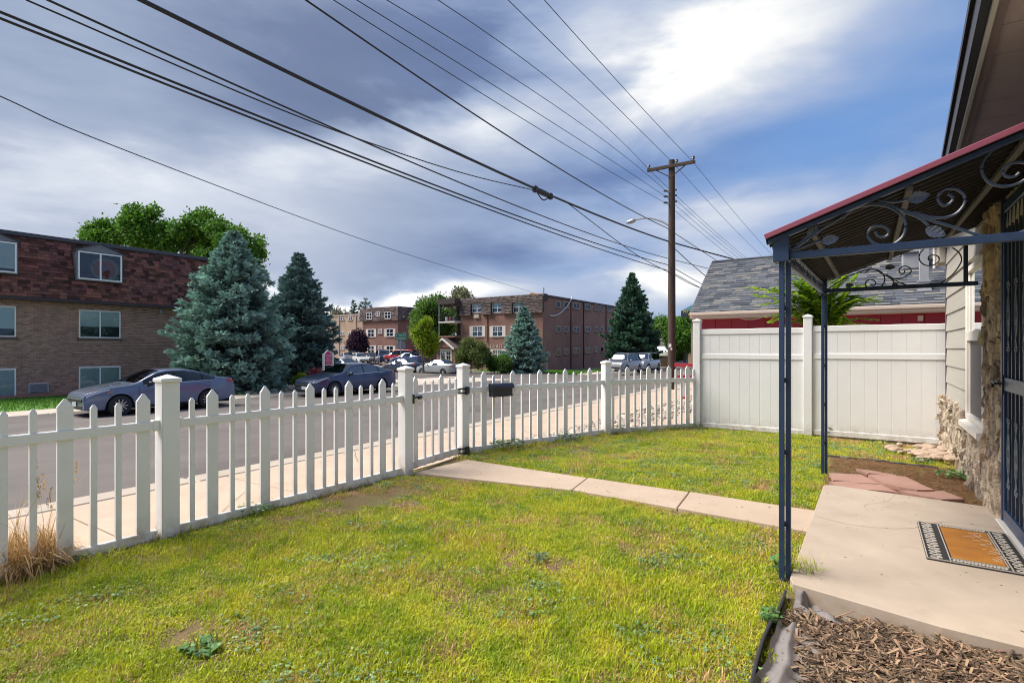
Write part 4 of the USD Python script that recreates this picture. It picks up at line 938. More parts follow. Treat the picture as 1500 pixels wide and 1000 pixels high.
# weeds one can point at
weed_m = M('weed_leaf', (.07, .16, .03), .5, col2=(.11, .23, .06), scale=12, island=.3, trans=.15)
weed_g = M('weed_grey', (.09, .145, .06), .55, col2=(.14, .20, .10), scale=12, island=.3, trans=.15)
def weed(px, py, n, R, lo, hi, h, lab, mat=weed_m, bl=30, bh=.12, seed=0):
    q = hit_z(px, py, 0.0); q[2] = float(soil_z(q[0], q[1])) - .005
    T = Thing('weed', lab, 'weed', q, site=False)
    T.part('leaves', rosette(n, R, lo, hi, 300 + seed, h), mat)
    if bl: T.part('blades', blade_patch(bl, R * .8, bh * .5, bh, .0025, 400 + seed, .5), mat)
for i, a in enumerate([(1143, 838, 30, .06, .012, .03, .10, 'pale green broad leaved weed at the foot of the front canopy post'), (1128, 910, 26, .06, .01, .022, .07, 'green weed growing over the black edging strip'),
        (298, 945, 26, .10, .014, .03, .03, 'flat round leaved weed nearest the bottom edge of the lawn'), (372, 752, 40, .16, .012, .024, .09, 'leafy weed under the fence rail, right of the first square post'), (105, 820, 30, .14, .014, .03, .06, 'round leaved weeds spreading from the dry grass clump'),
        (742, 658, 90, .24, .014, .034, .14, 'grey green bushy weed at the fence foot right of the gate post', weed_g), (828, 645, 60, .24, .012, .03, .12, 'leafy weed along the rail below the mailbox side of the fence', weed_g), (905, 632, 40, .18, .012, .028, .10, 'dark weed at the foot of the lone post right of the mailbox'),
        (1212, 640, 36, .10, .012, .028, .22, 'climbing weed beside the middle post of the tall fence', weed_m), (1300, 652, 40, .25, .010, .02, .06, 'low green weeds along the foot of the tall fence', weed_m), (1398, 700, 60, .16, .012, .03, .08, 'green weeds at the foot of the stone wall', weed_m), (1352, 678, 40, .14, .01, .024, .06, 'green weeds in front of the rock pile', weed_m), (1232, 893, 8, .03, .008, .016, .09, 'thin sprig growing out from under the porch slab', weed_m), (785, 820, 22, .10, .010, .018, .03, 'small clover patch in the middle of the lawn', weed_g), (1015, 628, 50, .2, .012, .026, .09, 'weeds at the corner post where the two fences meet', weed_m)]):
    weed(*a[:8], *(a[8:9] or (weed_m,)), seed=i)
# bits of bark and dry leaf blown onto the concrete
rd = np.random.default_rng(133); lit = MB()
for k in range(75):
    a, b = (rd.uniform(3.6, 6.3), rd.uniform(-.88, .36)) if k < 45 else (rd.uniform(4.85, 5.3), rd.uniform(.5, 4.2))
    zz = (slab_z if k < 45 else .027) + .002; L = rd.uniform(.004, .016)
    v, f = cbox((L, L * rd.uniform(.15, .6), .002)); lit.add(v @ rotz(rd.uniform(0, 6.3)).T + [a, b, zz], f)
solo('litter', lit, M('litter_bits', (.20, .13, .075), .9, island=.6), 'scattered specks of bark and dry leaf on the concrete slab and path', 'litter', kind='stuff')
# long grass hanging over the slab edge
q = hit_z(1176, 838, .02); T = Thing('grass_tuft', 'long grass tuft leaning over the porch slab beside the canopy post', 'grass', q, site=False)
T.part('blades', blade_patch(130, .10, .08, .20, .002, 91, .8), grass_m)
# dry ornamental grass at the lower left
q = hit_z(38, 832, 0.0); T = Thing('dry_grass_clump', 'clump of dry straw coloured ornamental grass against the left end of the picket fence', 'grass clump', q, site=False)
T.part('blades', blade_patch(2600, .20, .12, .34, .003, 95, .85), straw)
T.part('stalks', blade_patch(46, .12, .40, .78, .0022, 96, .36), straw)
r9 = np.random.default_rng(97); hd = MB()
for k in range(9):
    a = r9.uniform(0, 6.28); x, y = .20 * math.cos(a) * r9.random() + .06, .2 * math.sin(a); zz = r9.uniform(.35, .72)
    for j in range(26): 
        o = np.array([x + r9.normal(0, .006), y + r9.normal(0, .006), zz + r9.uniform(-.07, .07)]); hd.add(o + np.array([[0, 0, 0], [.003, .002, .018], [-.003, .002, .016]]), [[0, 1, 2]])
T.part('seed_heads', hd, straw)
# ------------------------------------------------------------------ buildings
frame_w = M('window_frame', (.78, .76, .73), .5)
blind_m = M('window_blind', (.66, .74, .70), .8)
dark_glass = M('dark_interior', (.022, .028, .04), .6)
sillb = M('brick_sill', (.12, .075, .06), .85)
class Wall:
    """A vertical wall plane in site axes: axis 0 = along u (w fixed), axis 1 = along w (u fixed); n = outward sign."""
    def __init__(s, axis, at, n): s.axis, s.at, s.n = axis, at, n
    def hit(s, px, py): return hit_w(px, py, s.at) if s.axis == 0 else hit_u(px, py, s.at)
    def a(s, px): return s.hit(px, HZ)[s.axis]
    def z(s, px, py): return s.hit(px, py)[2]
    def span(s, mb, a0, a1, z0, z1, d0, d1, b=0):
        lo, hi = sorted((s.at + s.n * d0, s.at + s.n * d1))
        if s.axis == 0: mb.span((a0, lo, z0), (a1, hi, z1), b)
        else: mb.span((lo, a0, z0), (hi, a1, z1), b)
        return mb
def window(T, wl, a0, a1, z0, z1, style='slider', fw=.05, blinds=(.0, .0), shutters=None, sill=None, frame=None, rng_=None, bars=False):
    a0, a1 = sorted((a0, a1)); frame = frame or frame_w; mb = MB()
    for s_ in ((a0, a0 + fw, z0, z1), (a1 - fw, a1, z0, z1), (a0 + fw, a1 - fw, z1 - fw, z1), (a0 + fw, a1 - fw, z0, z0 + fw)): wl.span(mb, *s_, -.02, .055)
    p = T.part('window', mb, frame)
    am = (a0 + a1) / 2
    if style == 'slider': wl.span(mm := MB(), am - fw * .55, am + fw * .55, z0 + fw, z1 - fw, 0, .05)
    elif style == 'double':
        wl.span(mm := MB(), am - fw * .5, am + fw * .5, z0 + fw, z1 - fw, 0, .05); wl.span(mm, a0 + fw, am - fw * .5, (z0 + z1) / 2 - .03, (z0 + z1) / 2 + .03, 0, .047); wl.span(mm, am + fw * .5, a1 - fw, (z0 + z1) / 2 - .03, (z0 + z1) / 2 + .03, 0, .047)
    else: mm = None
    if mm is not None: T.part('mullion', mm, frame, parent=p)
    if bars:
        gb = MB()
        for t in (.25, .75): wl.span(gb, a0 + fw + (a1 - a0 - 2 * fw) * t - .012, a0 + fw + (a1 - a0 - 2 * fw) * t + .012, (z0 + z1) / 2 + .03, z1 - fw, .034, .044)
        wl.span(gb, a0 + fw, am - fw * .5, z0 + .75 * (z1 - z0) - .012, z0 + .75 * (z1 - z0) + .012, .036, .0455); wl.span(gb, am + fw * .5, a1 - fw, z0 + .75 * (z1 - z0) - .012, z0 + .75 * (z1 - z0) + .012, .036, .0455)
        T.part('glazing_bar', gb, frame, parent=p)
    T.part('room', wl.span(MB(), a0 + fw, a1 - fw, z0 + fw, z1 - fw, .002, .006), dark_glass, parent=p)
    halves = ((a0 + fw, am), (am, a1 - fw)) if style != 'single' else ((a0 + fw, a1 - fw),)
    for (h0, h1), b in zip(halves, blinds):
        if b > 0: T.part('blind', wl.span(MB(), h0, h1, z1 - fw - b * (z1 - z0 - 2 * fw), z1 - fw, .009, .014), blind_m, parent=p)
    T.part('pane', wl.span(MB(), a0 + fw, a1 - fw, z0 + fw, z1 - fw, .024, .028), glass, parent=p)
    if sill: T.part('sill', wl.span(MB(), a0 - .06, a1 + .06, z0 - .14, z0, -.02, .075), sill, parent=p)
    if shutters:
        for s0, s1 in ((a0 - .42, a0 - .04), (a1 + .04, a1 + .42)): T.part('shutter', wl.span(MB(), s0, s1, z0 - .02, z1 + .02, -.02, .05), shutters, parent=p)
    return p
brick_t = M('brown_brick', (.275, .155, .11), .9, col2=(.35, .205, .15), scale=12, island=.33, hue=.01)
mortar = M('mortar', (.56, .49, .43), .95)
shing_r = M('red_shingle', (.19, .072, .048), .92, col2=(.12, .052, .046), scale=1.2, island=.75, hue=.012, bump=.3, bscale=60)
def laid(T, wl, a0, a1, z0, z1, bl, bh, gap, th, mat, name, holes=(), depth0=0.0, lap=0.0, seed=1, jitter=0.0, top_back=0.0):
    """Rows of bricks or shingles laid on a wall plane, joined into one part; holes: (a0, a1, z0, z1)."""
    r = np.random.default_rng(seed); mb = MB(); row = 0; z = z0
    V, Fc = cbox((1, 1, 1))
    while z < z1 - .01:
        a = a0 - (bl / 2 if row % 2 else 0) - (r.random() * bl if jitter else 0)
        while a < a1:
            L = bl * (1 + jitter * r.normal()) if jitter else bl
            L = max(L, bl * .4); s0, s1 = max(a, a0), min(a + L - gap, a1)
            for h in holes:
                if z + bh > h[2] + .01 and z < h[3] - .01 and s1 > h[0] and s0 < h[1]:
                    if s0 < h[0] and s1 > h[1]: s1 = s0
                    elif s0 < h[0]: s1 = h[0]
                    elif s1 > h[1]: s0 = h[1]
                    else: s1 = s0
            if s1 - s0 > .02:
                back = top_back * (z - z0) / (z1 - z0); h = min(bh - gap + lap, z1 - z)
                t = th * (1 + (.5 * r.random() if jitter else .15 * r.random()))
                if lap:      # tilted: lower edge proud
                    q = [(0, 0), (t, 0), (t * .25, h), (0, h)]
                    if wl.axis == 0: mb.prism(q, (s1 - s0, 0, 0), (s0, wl.at + wl.n * (depth0 - back), z), (0, wl.n, 0), (0, -wl.n * top_back / (z1 - z0), 1))
                    else: mb.prism(q, (0, s1 - s0, 0), (wl.at + wl.n * (depth0 - back), s0, z), (wl.n, 0, 0), (-wl.n * top_back / (z1 - z0), 0, 1))
                else:
                    c = np.array([(s0 + s1) / 2, wl.at + wl.n * (depth0 + t / 2), z + h / 2]); d = np.array([s1 - s0, t, h])
                    if wl.axis == 1: c = c[[1, 0, 2]]; d = d[[1, 0, 2]]
                    mb.add(V * d + c, Fc)
            a += L
        z += bh; row += 1
    return T.part(name, mb, mat, kind='stuff')

# --- left brick apartment block
wl = Wall(0, 31.0, -1)
LB = Thing('apartment_building', 'brown brick apartment block with a red shingle mansard roof, nearest on the left', 'building', (10, 31.0, -.6))
ue = wl.a(300); u_lo = wl.a(-60)
zb_, zm, zr = -.75, 3.68, 6.55
LB.part('wall', MB().span((u_lo - 2, 31.0, zb_), (ue, 42, 3.9)), mortar)
cols = [(wl.a(115), wl.a(176)), (wl.a(23) - (wl.a(176) - wl.a(115)), wl.a(23))]
rows = [(wl.z(145, 495), wl.z(145, 455)), (wl.z(145, 576), wl.z(145, 537))]
holes = [(c[0], c[1], r_[0] - .14, r_[1]) for c in cols for r_ in rows]
ac = (wl.a(41), wl.a(71), wl.z(56, 575), wl.z(56, 562)); holes.append(ac)
laid(LB, wl, u_lo - 1, ue, -.7, 3.75, .215, .077, .015, .016, brick_t, 'brick', holes, seed=5)
bl = [(.55, .62), (0.5, .8), (1, 1), (.2, 1)]
for i, c in enumerate(cols):
    for j, r_ in enumerate(rows): window(LB, wl, c[0], c[1], r_[0], r_[1], 'slider', .05, ((.6, .58), (.95, 1.0), (.8, .75), (1.0, 1.0))[i * 2 + j], sill=sillb)
ap = LB.part('air_conditioner', wl.span(MB(), *ac, -.02, .06), M('grille_grey', (.30, .31, .32), .5))
for k in range(4):
    zz = ac[2] + (k + .5) * (ac[3] - ac[2]) / 4; LB.part('louvre', wl.span(MB(), ac[0] + .06, ac[1] - .06, zz - .022, zz + .022, .062, .075), M('grille_dark', (.06, .065, .08), .5), parent=ap)
# mansard: overhanging, leaning back
mp_ = MB(); mp_.prism([(-.42, 0), (.35, 2.75), (11, 2.75), (11, 0)], (ue + .3 - u_lo + 2, 0, 0), (u_lo - 2, 31.0, zm), (0, 1, 0), (0, 0, 1))
LB.part('mansard', mp_, M('mansard_felt', (.05, .025, .022), .9))
dz0, dz1 = 4.55, 6.05
wd = Wall(0, 31.0 - .30, -1)
dorm = [(wd.a(114), wd.a(178), wd.z(146, 411), wd.z(146, 371)), (wd.a(24) - (wd.a(178) - wd.a(114)), wd.a(24), wd.z(0, 403), wd.z(0, 360))]
dorm[1] = (dorm[1][0], dorm[1][1], dorm[0][2], dorm[0][3])
hs = [(d[0] - .08, d[1] + .08, d[2] - .06, d[3] + .25) for d in dorm]
laid(LB, wl, u_lo - 1, ue + .28, zm + .03, zm + 2.72, .26, .145, .006, .028, shing_r, 'shingle', hs, depth0=.415, lap=.02, seed=6, jitter=.25, top_back=.77)
LB.part('fascia', MB().span((u_lo - 2, 30.54, zm - .13), (ue + .32, 30.99, zm + .02), .01), M('fascia_dark', (.045, .03, .03), .7))
LB.part('roof_edge', MB().span((u_lo - 2, 31.25, zm + 2.74), (ue + .4, 42.2, zm + 2.92), .01), M('roof_edge_grey', (.05, .05, .06), .6))
gabm = M('dormer_gable', (.17, .17, .19), .8)
for d in dorm:
    LB.part('dormer', MB().span((d[0] - .06, 30.71, d[2] - .05), (d[1] + .06, 31.4, d[3] + .05)), gabm)
    window(LB, wd, d[0], d[1], d[2], d[3], 'slider', .06, (.0, .0) if d is dorm[0] else (.9, .9))
    gm = MB(); mid = (d[0] + d[1]) / 2; e = .12
    gm.prism([(d[0] - e, d[3] + .03), (d[1] + e, d[3] + .03), (mid, d[3] + .42)], (0, .75, 0), (0, 30.66, 0), (1, 0, 0), (0, 0, 1)); LB.part('gable', gm, gabm)
    LB.part('gable_edge', bar_between((d[0] - e - .04, 30.66, d[3] + .035), (mid, 30.66, d[3] + .45), .12, .03).add(*bar_between((d[1] + e + .04, 30.66, d[3] + .035), (mid, 30.66, d[3] + .45), .12, .03).mesh()), roof_dark)
# a round patterned cloth hangs inside the right half of the dormer window
d = dorm[0]; cc = np.array([(d[0] + d[1]) / 2 + .10 * (d[1] - d[0]), (d[2] + d[3]) / 2 - .08])
for rr, col, nm in ((.58, (.24, .20, .16), 'a'), (.46, (.30, .06, .04), 'b'), (.20, (.20, .05, .06), 'c'), (.07, (.10, .10, .14), 'd')):
    t = np.linspace(0, 2 * pi, 49)[:-1]; rad = rr * (1 + .04 * np.cos(24 * t)); pts = np.stack([cc[0] + rad * np.cos(t), cc[1] + rad * np.sin(t) * .9], -1)
    pts[:, 0] = np.clip(pts[:, 0], d[0] + .07, d[1] - .07); pts[:, 1] = np.clip(pts[:, 1], d[2] + .07, d[3] - .07)
    LB.part('wall_hanging', MB().prism(pts, (0, -.001 , 0), (0, 30.70 - .0075 - .0025 * 'abcd'.index(nm), 0), (1, 0, 0), (0, 0, 1)), M('hanging_' + nm, col, .9))
LB.part('wall_lamp', wl.span(MB(), wl.a(234) - .07, wl.a(234) + .07, 3.25, 3.5, .02, .18, .02), M('lamp_grey', (.25, .26, .28), .4))

# --- brown brick building across the side street
bm = {}
def brick_tex(name, c1, c2, mort, scale=1.0):
    n = {'g': ('geometry', {}), 'r': ('mapping', dict(rotation=(0, 0, -YAW))), 's': ('separate_xyz', {}), 'a': ('math', dict(math_type='add')), 'c': ('combine_xyz', {}),
         'b': ('brick_texture', dict(color1=c1, color2=c2, mortar=mort, scale=1.0, mortar_size=.010, mortar_smooth=.2, brick_width=.22, row_height=.08)), 'n': ('noise_texture', dict(scale=.5, detail=5.0)), 'h': ('hsv', {}), 'mr': ('map_range', dict(from_min=.3, from_max=.7, to_min=.82, to_max=1.15)),
         'bp': ('bump', dict(strength=.4, distance=.01)), 'p': ('principled_bsdf', dict(roughness=.9))}
    l = [('g.position', 'r.vector'), ('r.vector', 's.vector'), ('s.x', 'a.value1'), ('s.y', 'a.value2'), ('a.value', 'c.x'), ('s.z', 'c.y'), ('c.vector', 'b.vector'), ('g.position', 'n.vector'), ('n.fac', 'mr.value'), ('mr.result', 'h.value'), ('b.color', 'h.color'), ('h.color', 'p.base_color'), ('b.fac', 'bp.height'), ('bp.normal', 'p.normal')]
    n['bp'] = ('bump', dict(strength=.4, distance=.01, invert=True))
    return usdkit.material(stage, f'/World/Looks/{name}', n, l, surface='p.BSDF')
bt = brick_tex('plum_brick', (.235, .115, .088), (.195, .092, .072), (.27, .165, .13))
shing_b = M('brown_shingle', (.095, .07, .066), .95, col2=(.145, .11, .102), scale=2.5, island=.5, bump=.5, bscale=30)
shut = M('shutter_cream', (.60, .54, .49), .6)
plum = M('plum_pipe', (.075, .022, .024), .5)
wf_ = Wall(1, 52.6, -1); ws_ = Wall(0, hit_u(795, 510, 52.6)[1], -1)
wS = ws_.at
MB_ = Thing('apartment_building', 'three storey brown brick building with cream shutters and dark shingle mansard, centre of the view', 'building', (52.6, wS, -1.2))
wl_far = wf_.a(652)
ztop = 1.45 + 80 / F * np.dot(hit_u(795, 510, 52.6) - O, [SU, CU, 0]) 
uR = ws_.a(925)
bw0, bw1 = wf_.a(675.5), wf_.a(652); zl2 = wf_.z(663, 492.5)
MB_.part('wall', MB().span((52.6, wS, -1.6), (uR, bw0 + .6, ztop - .3)).span((52.6, bw0 + .602, -1.6), (60, wl_far, zl2 + .02)).span((60, bw0 + .602, zl2 + .022), (uR, wl_far, ztop - .3)), bt)
MB_.part('roof_edge', MB().span((53.3, wS - .12, ztop - .28), (uR + .1, wl_far, ztop - .05), .02), M('parapet', (.055, .04, .042), .7))
# mansard strip with lower tabs between the windows
fz = lambda py, px=760: wf_.z(px, py)
zmn = wf_.z(730, 443.4)
MB_.part('mansard', MB().prism([(0, zmn), (-.35, zmn), (-.30, ztop - .3), (.1, ztop + .02), (.8, ztop + .02), (.8, zmn)], (0, wl_far - wS + .25, 0), (52.6, wS - .2, 0), (1, 0, 0), (0, 0, 1)), M('mansard_brown', (.05, .036, .034), .9))
ms = Wall(1, 52.6 - .36, -1)
wcols = [(692, 707), (721.5, 736.5), (752.5, 769)]
tops = [(wf_.z(730, 457), wf_.z(730, 443.5))]
hol = [(min(wf_.a(a), wf_.a(b)) - .05, max(wf_.a(a), wf_.a(b)) + .05, ztop - 3.0, wf_.z((a + b) / 2, 443.5)) for a, b in wcols]
bz = wf_.z(730, 460)
laid(MB_, ms, wS - .18, wf_.a(675.5), bz, ztop - .02, .3, .18, .012, .04, shing_b, 'shingle', hol, depth0=-.02, lap=.02, seed=9, jitter=.25, top_back=.05)
laid(MB_, ms, wf_.a(675.5), wl_far + .05, ztop - .95, ztop - .02, .3, .18, .012, .04, shing_b, 'shingle', [], depth0=-.02, lap=.02, seed=10, jitter=.25, top_back=.05)
hol.sort(); ed = [wS - .18] + [x for h in hol for x in h[:2]] + [wf_.a(675.5)]
for k in range(0, len(ed), 2):
    if ed[k + 1] - ed[k] > .1: MB_.part('mansard_tab', MB().span((52.25, ed[k], bz + .02), (52.595, ed[k + 1], zmn - .002)), M('mansard_brown', (0, 0, 0)))
for a, b in wcols:
    wm = Wall(1, 52.6 - .05 if False else 52.57, -1)
    c0, c1 = wf_.a(a), wf_.a(b); hh = (c0 + c1) / 2
    wtop = Wall(1, 52.6 - .365, -1) if False else wf_
    window(MB_, Wall(1, 52.6 - .03, -1), c0, c1, wf_.z((a + b) / 2, 458), zmn - .02, 'double', .07, (.45, .5), sill=sillb)
    x0, x1 = sorted((c0, c1))
    MB_.part('dormer_cheek', MB().span((52.25, x0 - .09, bz + .03), (52.6, x0 - .005, zmn - .004)).span((52.25, x1 + .005, bz + .03), (52.6, x1 + .09, zmn - .004)), M('mansard_brown', (0, 0, 0)))
    window(MB_, wf_, c0, c1, wf_.z((a + b) / 2, 493), wf_.z((a + b) / 2, 477.6), 'double', .07, (0, 0), shutters=shut, sill=sillb, bars=True)
    window(MB_, wf_, c0, c1, wf_.z((a + b) / 2, 526), wf_.z((a + b) / 2, 511.5), 'double', .07, (0, 0), shutters=shut, sill=sillb, bars=True)
MB_.part('air_conditioner', wf_.span(MB(), wf_.a(703), wf_.a(695.5), wf_.z(699, 466), wf_.z(699, 461), -.02, .25, .02), M('ac_tan', (.42, .36, .31), .6))
MB_.part('drain_pipe', MB().tube([(52.52, wf_.a(714.5), wf_.z(714, 503)), (52.52, wf_.a(714.5), ztop - 1.8)], .05, 6), plum)
# lettering on the front wall
def text_on(T, text, wl_, a, z, h, mat, d=.03, name='lettering', parent=None, sgn=1, slant=0.0):
    tm = meshkit.text_mesh(text, h, .02); v = np.array(tm.vertices)
    v[:, 0] += slant * v[:, 1]
    if wl_.axis == 0: q = np.stack([a + sgn * v[:, 0], wl_.at + wl_.n * (d + v[:, 2]), z + v[:, 1]], -1)
    else: q = np.stack([wl_.at + wl_.n * (d + v[:, 2]), a + sgn * v[:, 0], z + v[:, 1]], -1)
    return T.part(name, (q, np.array(tm.faces)), mat, parent=parent)
for ch, px in (('L', 717.5), ('c', 721.5), ('A', 726.5), ('i', 731.5), ('l', 734)):
    text_on(MB_, ch, wf_, wf_.a(px), wf_.z(726, 509.3), .42, shut, name='letter', sgn=-1, slant=.15)
# balconies at the left end
for zt_, zr_ in ((471.5, 436),): pass
wB = Wall(1, 51.4, -1); bw0, bw1 = wf_.a(675.5), wf_.a(652)
for py in (471.5, 492.5): MB_.part('balcony_slab', MB().span((51.3, bw0, wf_.z(663, py) - .14), (52.595, bw0 + .6, wf_.z(663, py) + .03)).span((51.3, bw0 + .602, wf_.z(663, py) - .14), (56, bw1, wf_.z(663, py) + .03)), M('balcony_white', (.55, .53, .52), .6) if py < 480 else bt)
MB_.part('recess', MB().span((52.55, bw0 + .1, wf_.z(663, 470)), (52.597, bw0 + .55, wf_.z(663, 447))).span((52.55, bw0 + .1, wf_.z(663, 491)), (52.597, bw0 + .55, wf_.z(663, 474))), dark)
MB_.part('balcony_roof', MB().span((51.3, bw0 - .05, wf_.z(663, 446)), (52.24, bw1 + .1, ztop + .01)).span((52.242, bw0 + .602, wf_.z(663, 446)), (57, bw1 + .1, ztop + .008)), M('mansard_brown', (0, 0, 0)))
for aa in (bw1 - .06,): MB_.part('balcony_post', MB().span((51.35, aa - .06, -1.2), (51.47, aa + .06, wf_.z(663, 446.5))), M('post_grey', (.12, .13, .16), .6))
rl = MB(); z0 = wf_.z(663, 471)
rl.span((51.38, bw0 + .05, z0 + .95), (51.42, bw1, z0 + 1.0))
for a in np.arange(bw0 + .1, bw1, .14): rl.span((51.39, a, z0), (51.41, a + .02, z0 + .95))
MB_.part('railing', rl, black)
for k, (dx, col) in enumerate(((.9, (.35, .02, .02)), (1.6, (.5, .5, .5)), (.35, (.06, .09, .16)))): MB_.part('balcony_pot', MB().box((51.9, bw0 + dx + .2, z0 + .3), (.35, .4, .5), .08), M(f'pot_{k}', col, .6))
# gabled entrance
g0, g1 = wf_.a(681), wf_.a(648); ge = 50.6; gm_ = (g0 + g1) / 2; gz, gzt = wf_.z(663, 509) - .1, wf_.z(663, 497)
ep = MB_.part('porch', MB().span((51.1, g0 + .35, -1.5), (52.598, g1 - .35, gz + .15)), bt)
MB_.part('porch_gable', MB().prism([(g0 + .1, gz + .1), (g1 - .1, gz + .1), (gm_, gzt - .1)], (1.9, 0, 0), (50.69, 0, 0), (0, 1, 0), (0, 0, 1)), bt, parent=ep)
for a in (g0, g1): MB_.part('porch_roof', bar_between((51.5, a + (0.1 if a == g0 else -.1) * -1, gz - .05), (51.5, gm_, gzt + .08), 2.1, .12, .01), shing_b, parent=ep)
for a in (g0, g1): MB_.part('barge_board', bar_between((50.42, a, gz - .08), (50.42, gm_, gzt + .05), .05, .24, .01), trim_w, parent=ep)
wp = Wall(1, 51.1, -1)
dr = window(MB_, wp, gm_ - 1.0, gm_ + .9, -1.15, gz - .05, 'slider', .14, (0, 0), frame=trim_w)
gb = MB()
for t in np.linspace(-.8, .7, 6): wp.span(gb, gm_ + t - .015, gm_ + t + .015, -.5, gz - .2, .036, .046)
for zz in np.linspace(-.5, gz - .25, 4): wp.span(gb, gm_ - .86, gm_ + .76, zz - .015, zz + .015, .048, .056)
MB_.part('door_bars', gb, trim_w, parent=dr)
# street side wall
for py0, py1, rw in ((441.5, 451, 0), (478, 486.5, 1), (511.5, 520.5, 2)):
    for px0, px1, dy in ((815, 821, 0), (826.5, 832.5, .3), (839.5, 848, 1.2), (856.5, 864.5, 2.0), (871, 875.5, 2.8), (879.5, 883.5, 3.3), (889.5, 895.5, 3.8)):
        k = (0.9, .35, -.1)[rw]; pm = (px0 + px1) / 2
        h_ = (py1 - py0) * (1 - .0022 * (pm - 815) * 1.1)
        cy = [445.8 + .083 * (pm - 818) * 1.0, 481.8 + .005 * (pm - 818), 515.5 - .065 * (pm - 818)][rw]
        window(MB_, ws_, ws_.a(px0), ws_.a(px1), ws_.z(pm, cy + h_ / 2), ws_.z(pm, cy - h_ / 2), 'slider' if px1 - px0 > 7 else 'single', .06, (0, 1) if px1 - px0 > 7 else (.5,), sill=sillb, frame=M('frame_tan', (.42, .36, .32), .6))
for px in (836, 854.5, 887.5): MB_.part('drain_pipe', MB().span((ws_.a(px) - .07, wS - .12, -1.3), (ws_.a(px) + .07, wS - .004, ztop - .3)), plum)
cp = [ws_.hit(804, 461), ws_.hit(808, 462.5), ws_.hit(818, 459.5), ws_.hit(828, 450), ws_.hit(835, 439), ws_.hit(837, 434)]
MB_.part('conduit', MB().tube(curve(np.array(cp) - [0, .12, 0], 4), .075, 6), M('conduit_white', (.6, .56, .54), .6))
MB_.part('vent_pipe', MB().tube([(55, wf_.a(785.5) + .4, ztop - .1), (55, wf_.a(785.5) + .4, ztop + 1.0)], .05, 6), black)
MB_.part('roof_gable', MB().prism([(wf_.a(783), ztop - .2), (wf_.a(756), ztop - .2), (wf_.a(768), ztop + .42)], (4, 0, 0), (54.2, 0, 0), (0, 1, 0), (0, 0, 1)), M('orange_roof', (.42, .20, .06), .8))

# --- second brown building and the tan one behind the car park
def far_block(name_lab, u0, px0, px1, pxs, y_top, y_base, brick, lab, mans, wins, pipes=(), shutter_rows=()):
    f0 = Wall(1, u0, -1); a0, a1 = f0.a(px0), f0.a(px1); lo, hi = min(a0, a1), max(a0, a1)
    zt__ = f0.z(px1, y_top); s0 = Wall(0, lo, -1); ur = s0.a(pxs) if pxs else u0 + 14
    T = Thing('apartment_building', lab, 'building', (u0, lo, -.8))
    T.part('wall', MB().span((u0, lo, -1.8), (ur, hi, zt__ - .1)), brick)
    if mans:
        zm_ = f0.z(px1, mans)
        T.part('mansard', MB().span((u0 - .3, lo - .3, zm_), (ur, hi + .3, zt__), .1), M('mansard_brown', (0, 0, 0)))
        laid(T, Wall(1, u0 - .3, -1), lo - .3, hi + .3, zm_, zt__, .5, .3, .02, .05, shing_b, 'shingle', [(min(f0.a(x0), f0.a(x1)) - .1, max(f0.a(x0), f0.a(x1)) + .1, f0.z(x0, y1) - .1, f0.z(x0, y0) + .1) for x0, x1, y0, y1, st in wins if y0 < mans], depth0=-.02, lap=.02, seed=14, jitter=.25)
        laid(T, Wall(0, lo - .3, -1), u0 - .3, ur, zm_, zt__, .5, .3, .02, .05, shing_b, 'shingle', [], depth0=-.02, lap=.02, seed=15, jitter=.25)
    else: T.part('parapet', MB().span((u0 - .08, lo - .08, zt__ - .3), (ur, hi + .08, zt__ + .02), .02), M('parapet_tan', (.30, .24, .19), .7))
    for x0, x1, y0, y1, st in wins:
        wx = Wall(1, u0 - .31, -1) if mans and y0 < mans else f0
        window(T, wx, f0.a(x0), f0.a(x1), f0.z((x0 + x1) / 2, y1), f0.z((x0 + x1) / 2, y0), 'double' if x1 - x0 > 5 else 'slider', .08, (.4, .5) if st else (0, .0), shutters=shut if st == 2 else None, sill=sillb)
    for px in pipes: T.part('drain_pipe', MB().tube([(u0 - .1, f0.a(px), -1), (u0 - .1, f0.a(px), zt__ - .1)], .09, 6), M('pipe_tan', (.5, .45, .4), .6))
    return T
u2 = hit_y(556, 510, 85)[0]
far_block('b', u2, 531, 583, 652, 448.5, 530, bt, 'brown brick block with shuttered windows behind the parked cars, left of the lime green tree', 468.5,
    [(539.5, 547, 457.5, 468, 1), (553, 559, 457, 463, 0), (566, 574.5, 456.5, 467, 1), (539, 548.5, 482, 493.5, 2), (554, 560, 482, 488.5, 0), (566, 576.5, 481.5, 493, 2), (539, 548.5, 506, 517.5, 2), (554, 560, 506.5, 513, 0), (566, 576.5, 506.5, 517.5, 2)])
u3 = hit_y(510, 510, 99)[0]
tanb = brick_tex('tan_brick', (.42, .29, .20), (.38, .26, .18), (.45, .34, .25))
far_block('c', u3, 470, 560, None, 458, 528, tanb, 'plain tan brick block with small windows, farthest left behind the blue spruce', None,
    [(x0, x1, y0, y1, 0) for x0, x1 in ((498.5, 504.5), (510.5, 516.5), (525, 530)) for y0, y1 in ((463, 469), (485.5, 491), (507, 512))], pipes=(497, 521.5))

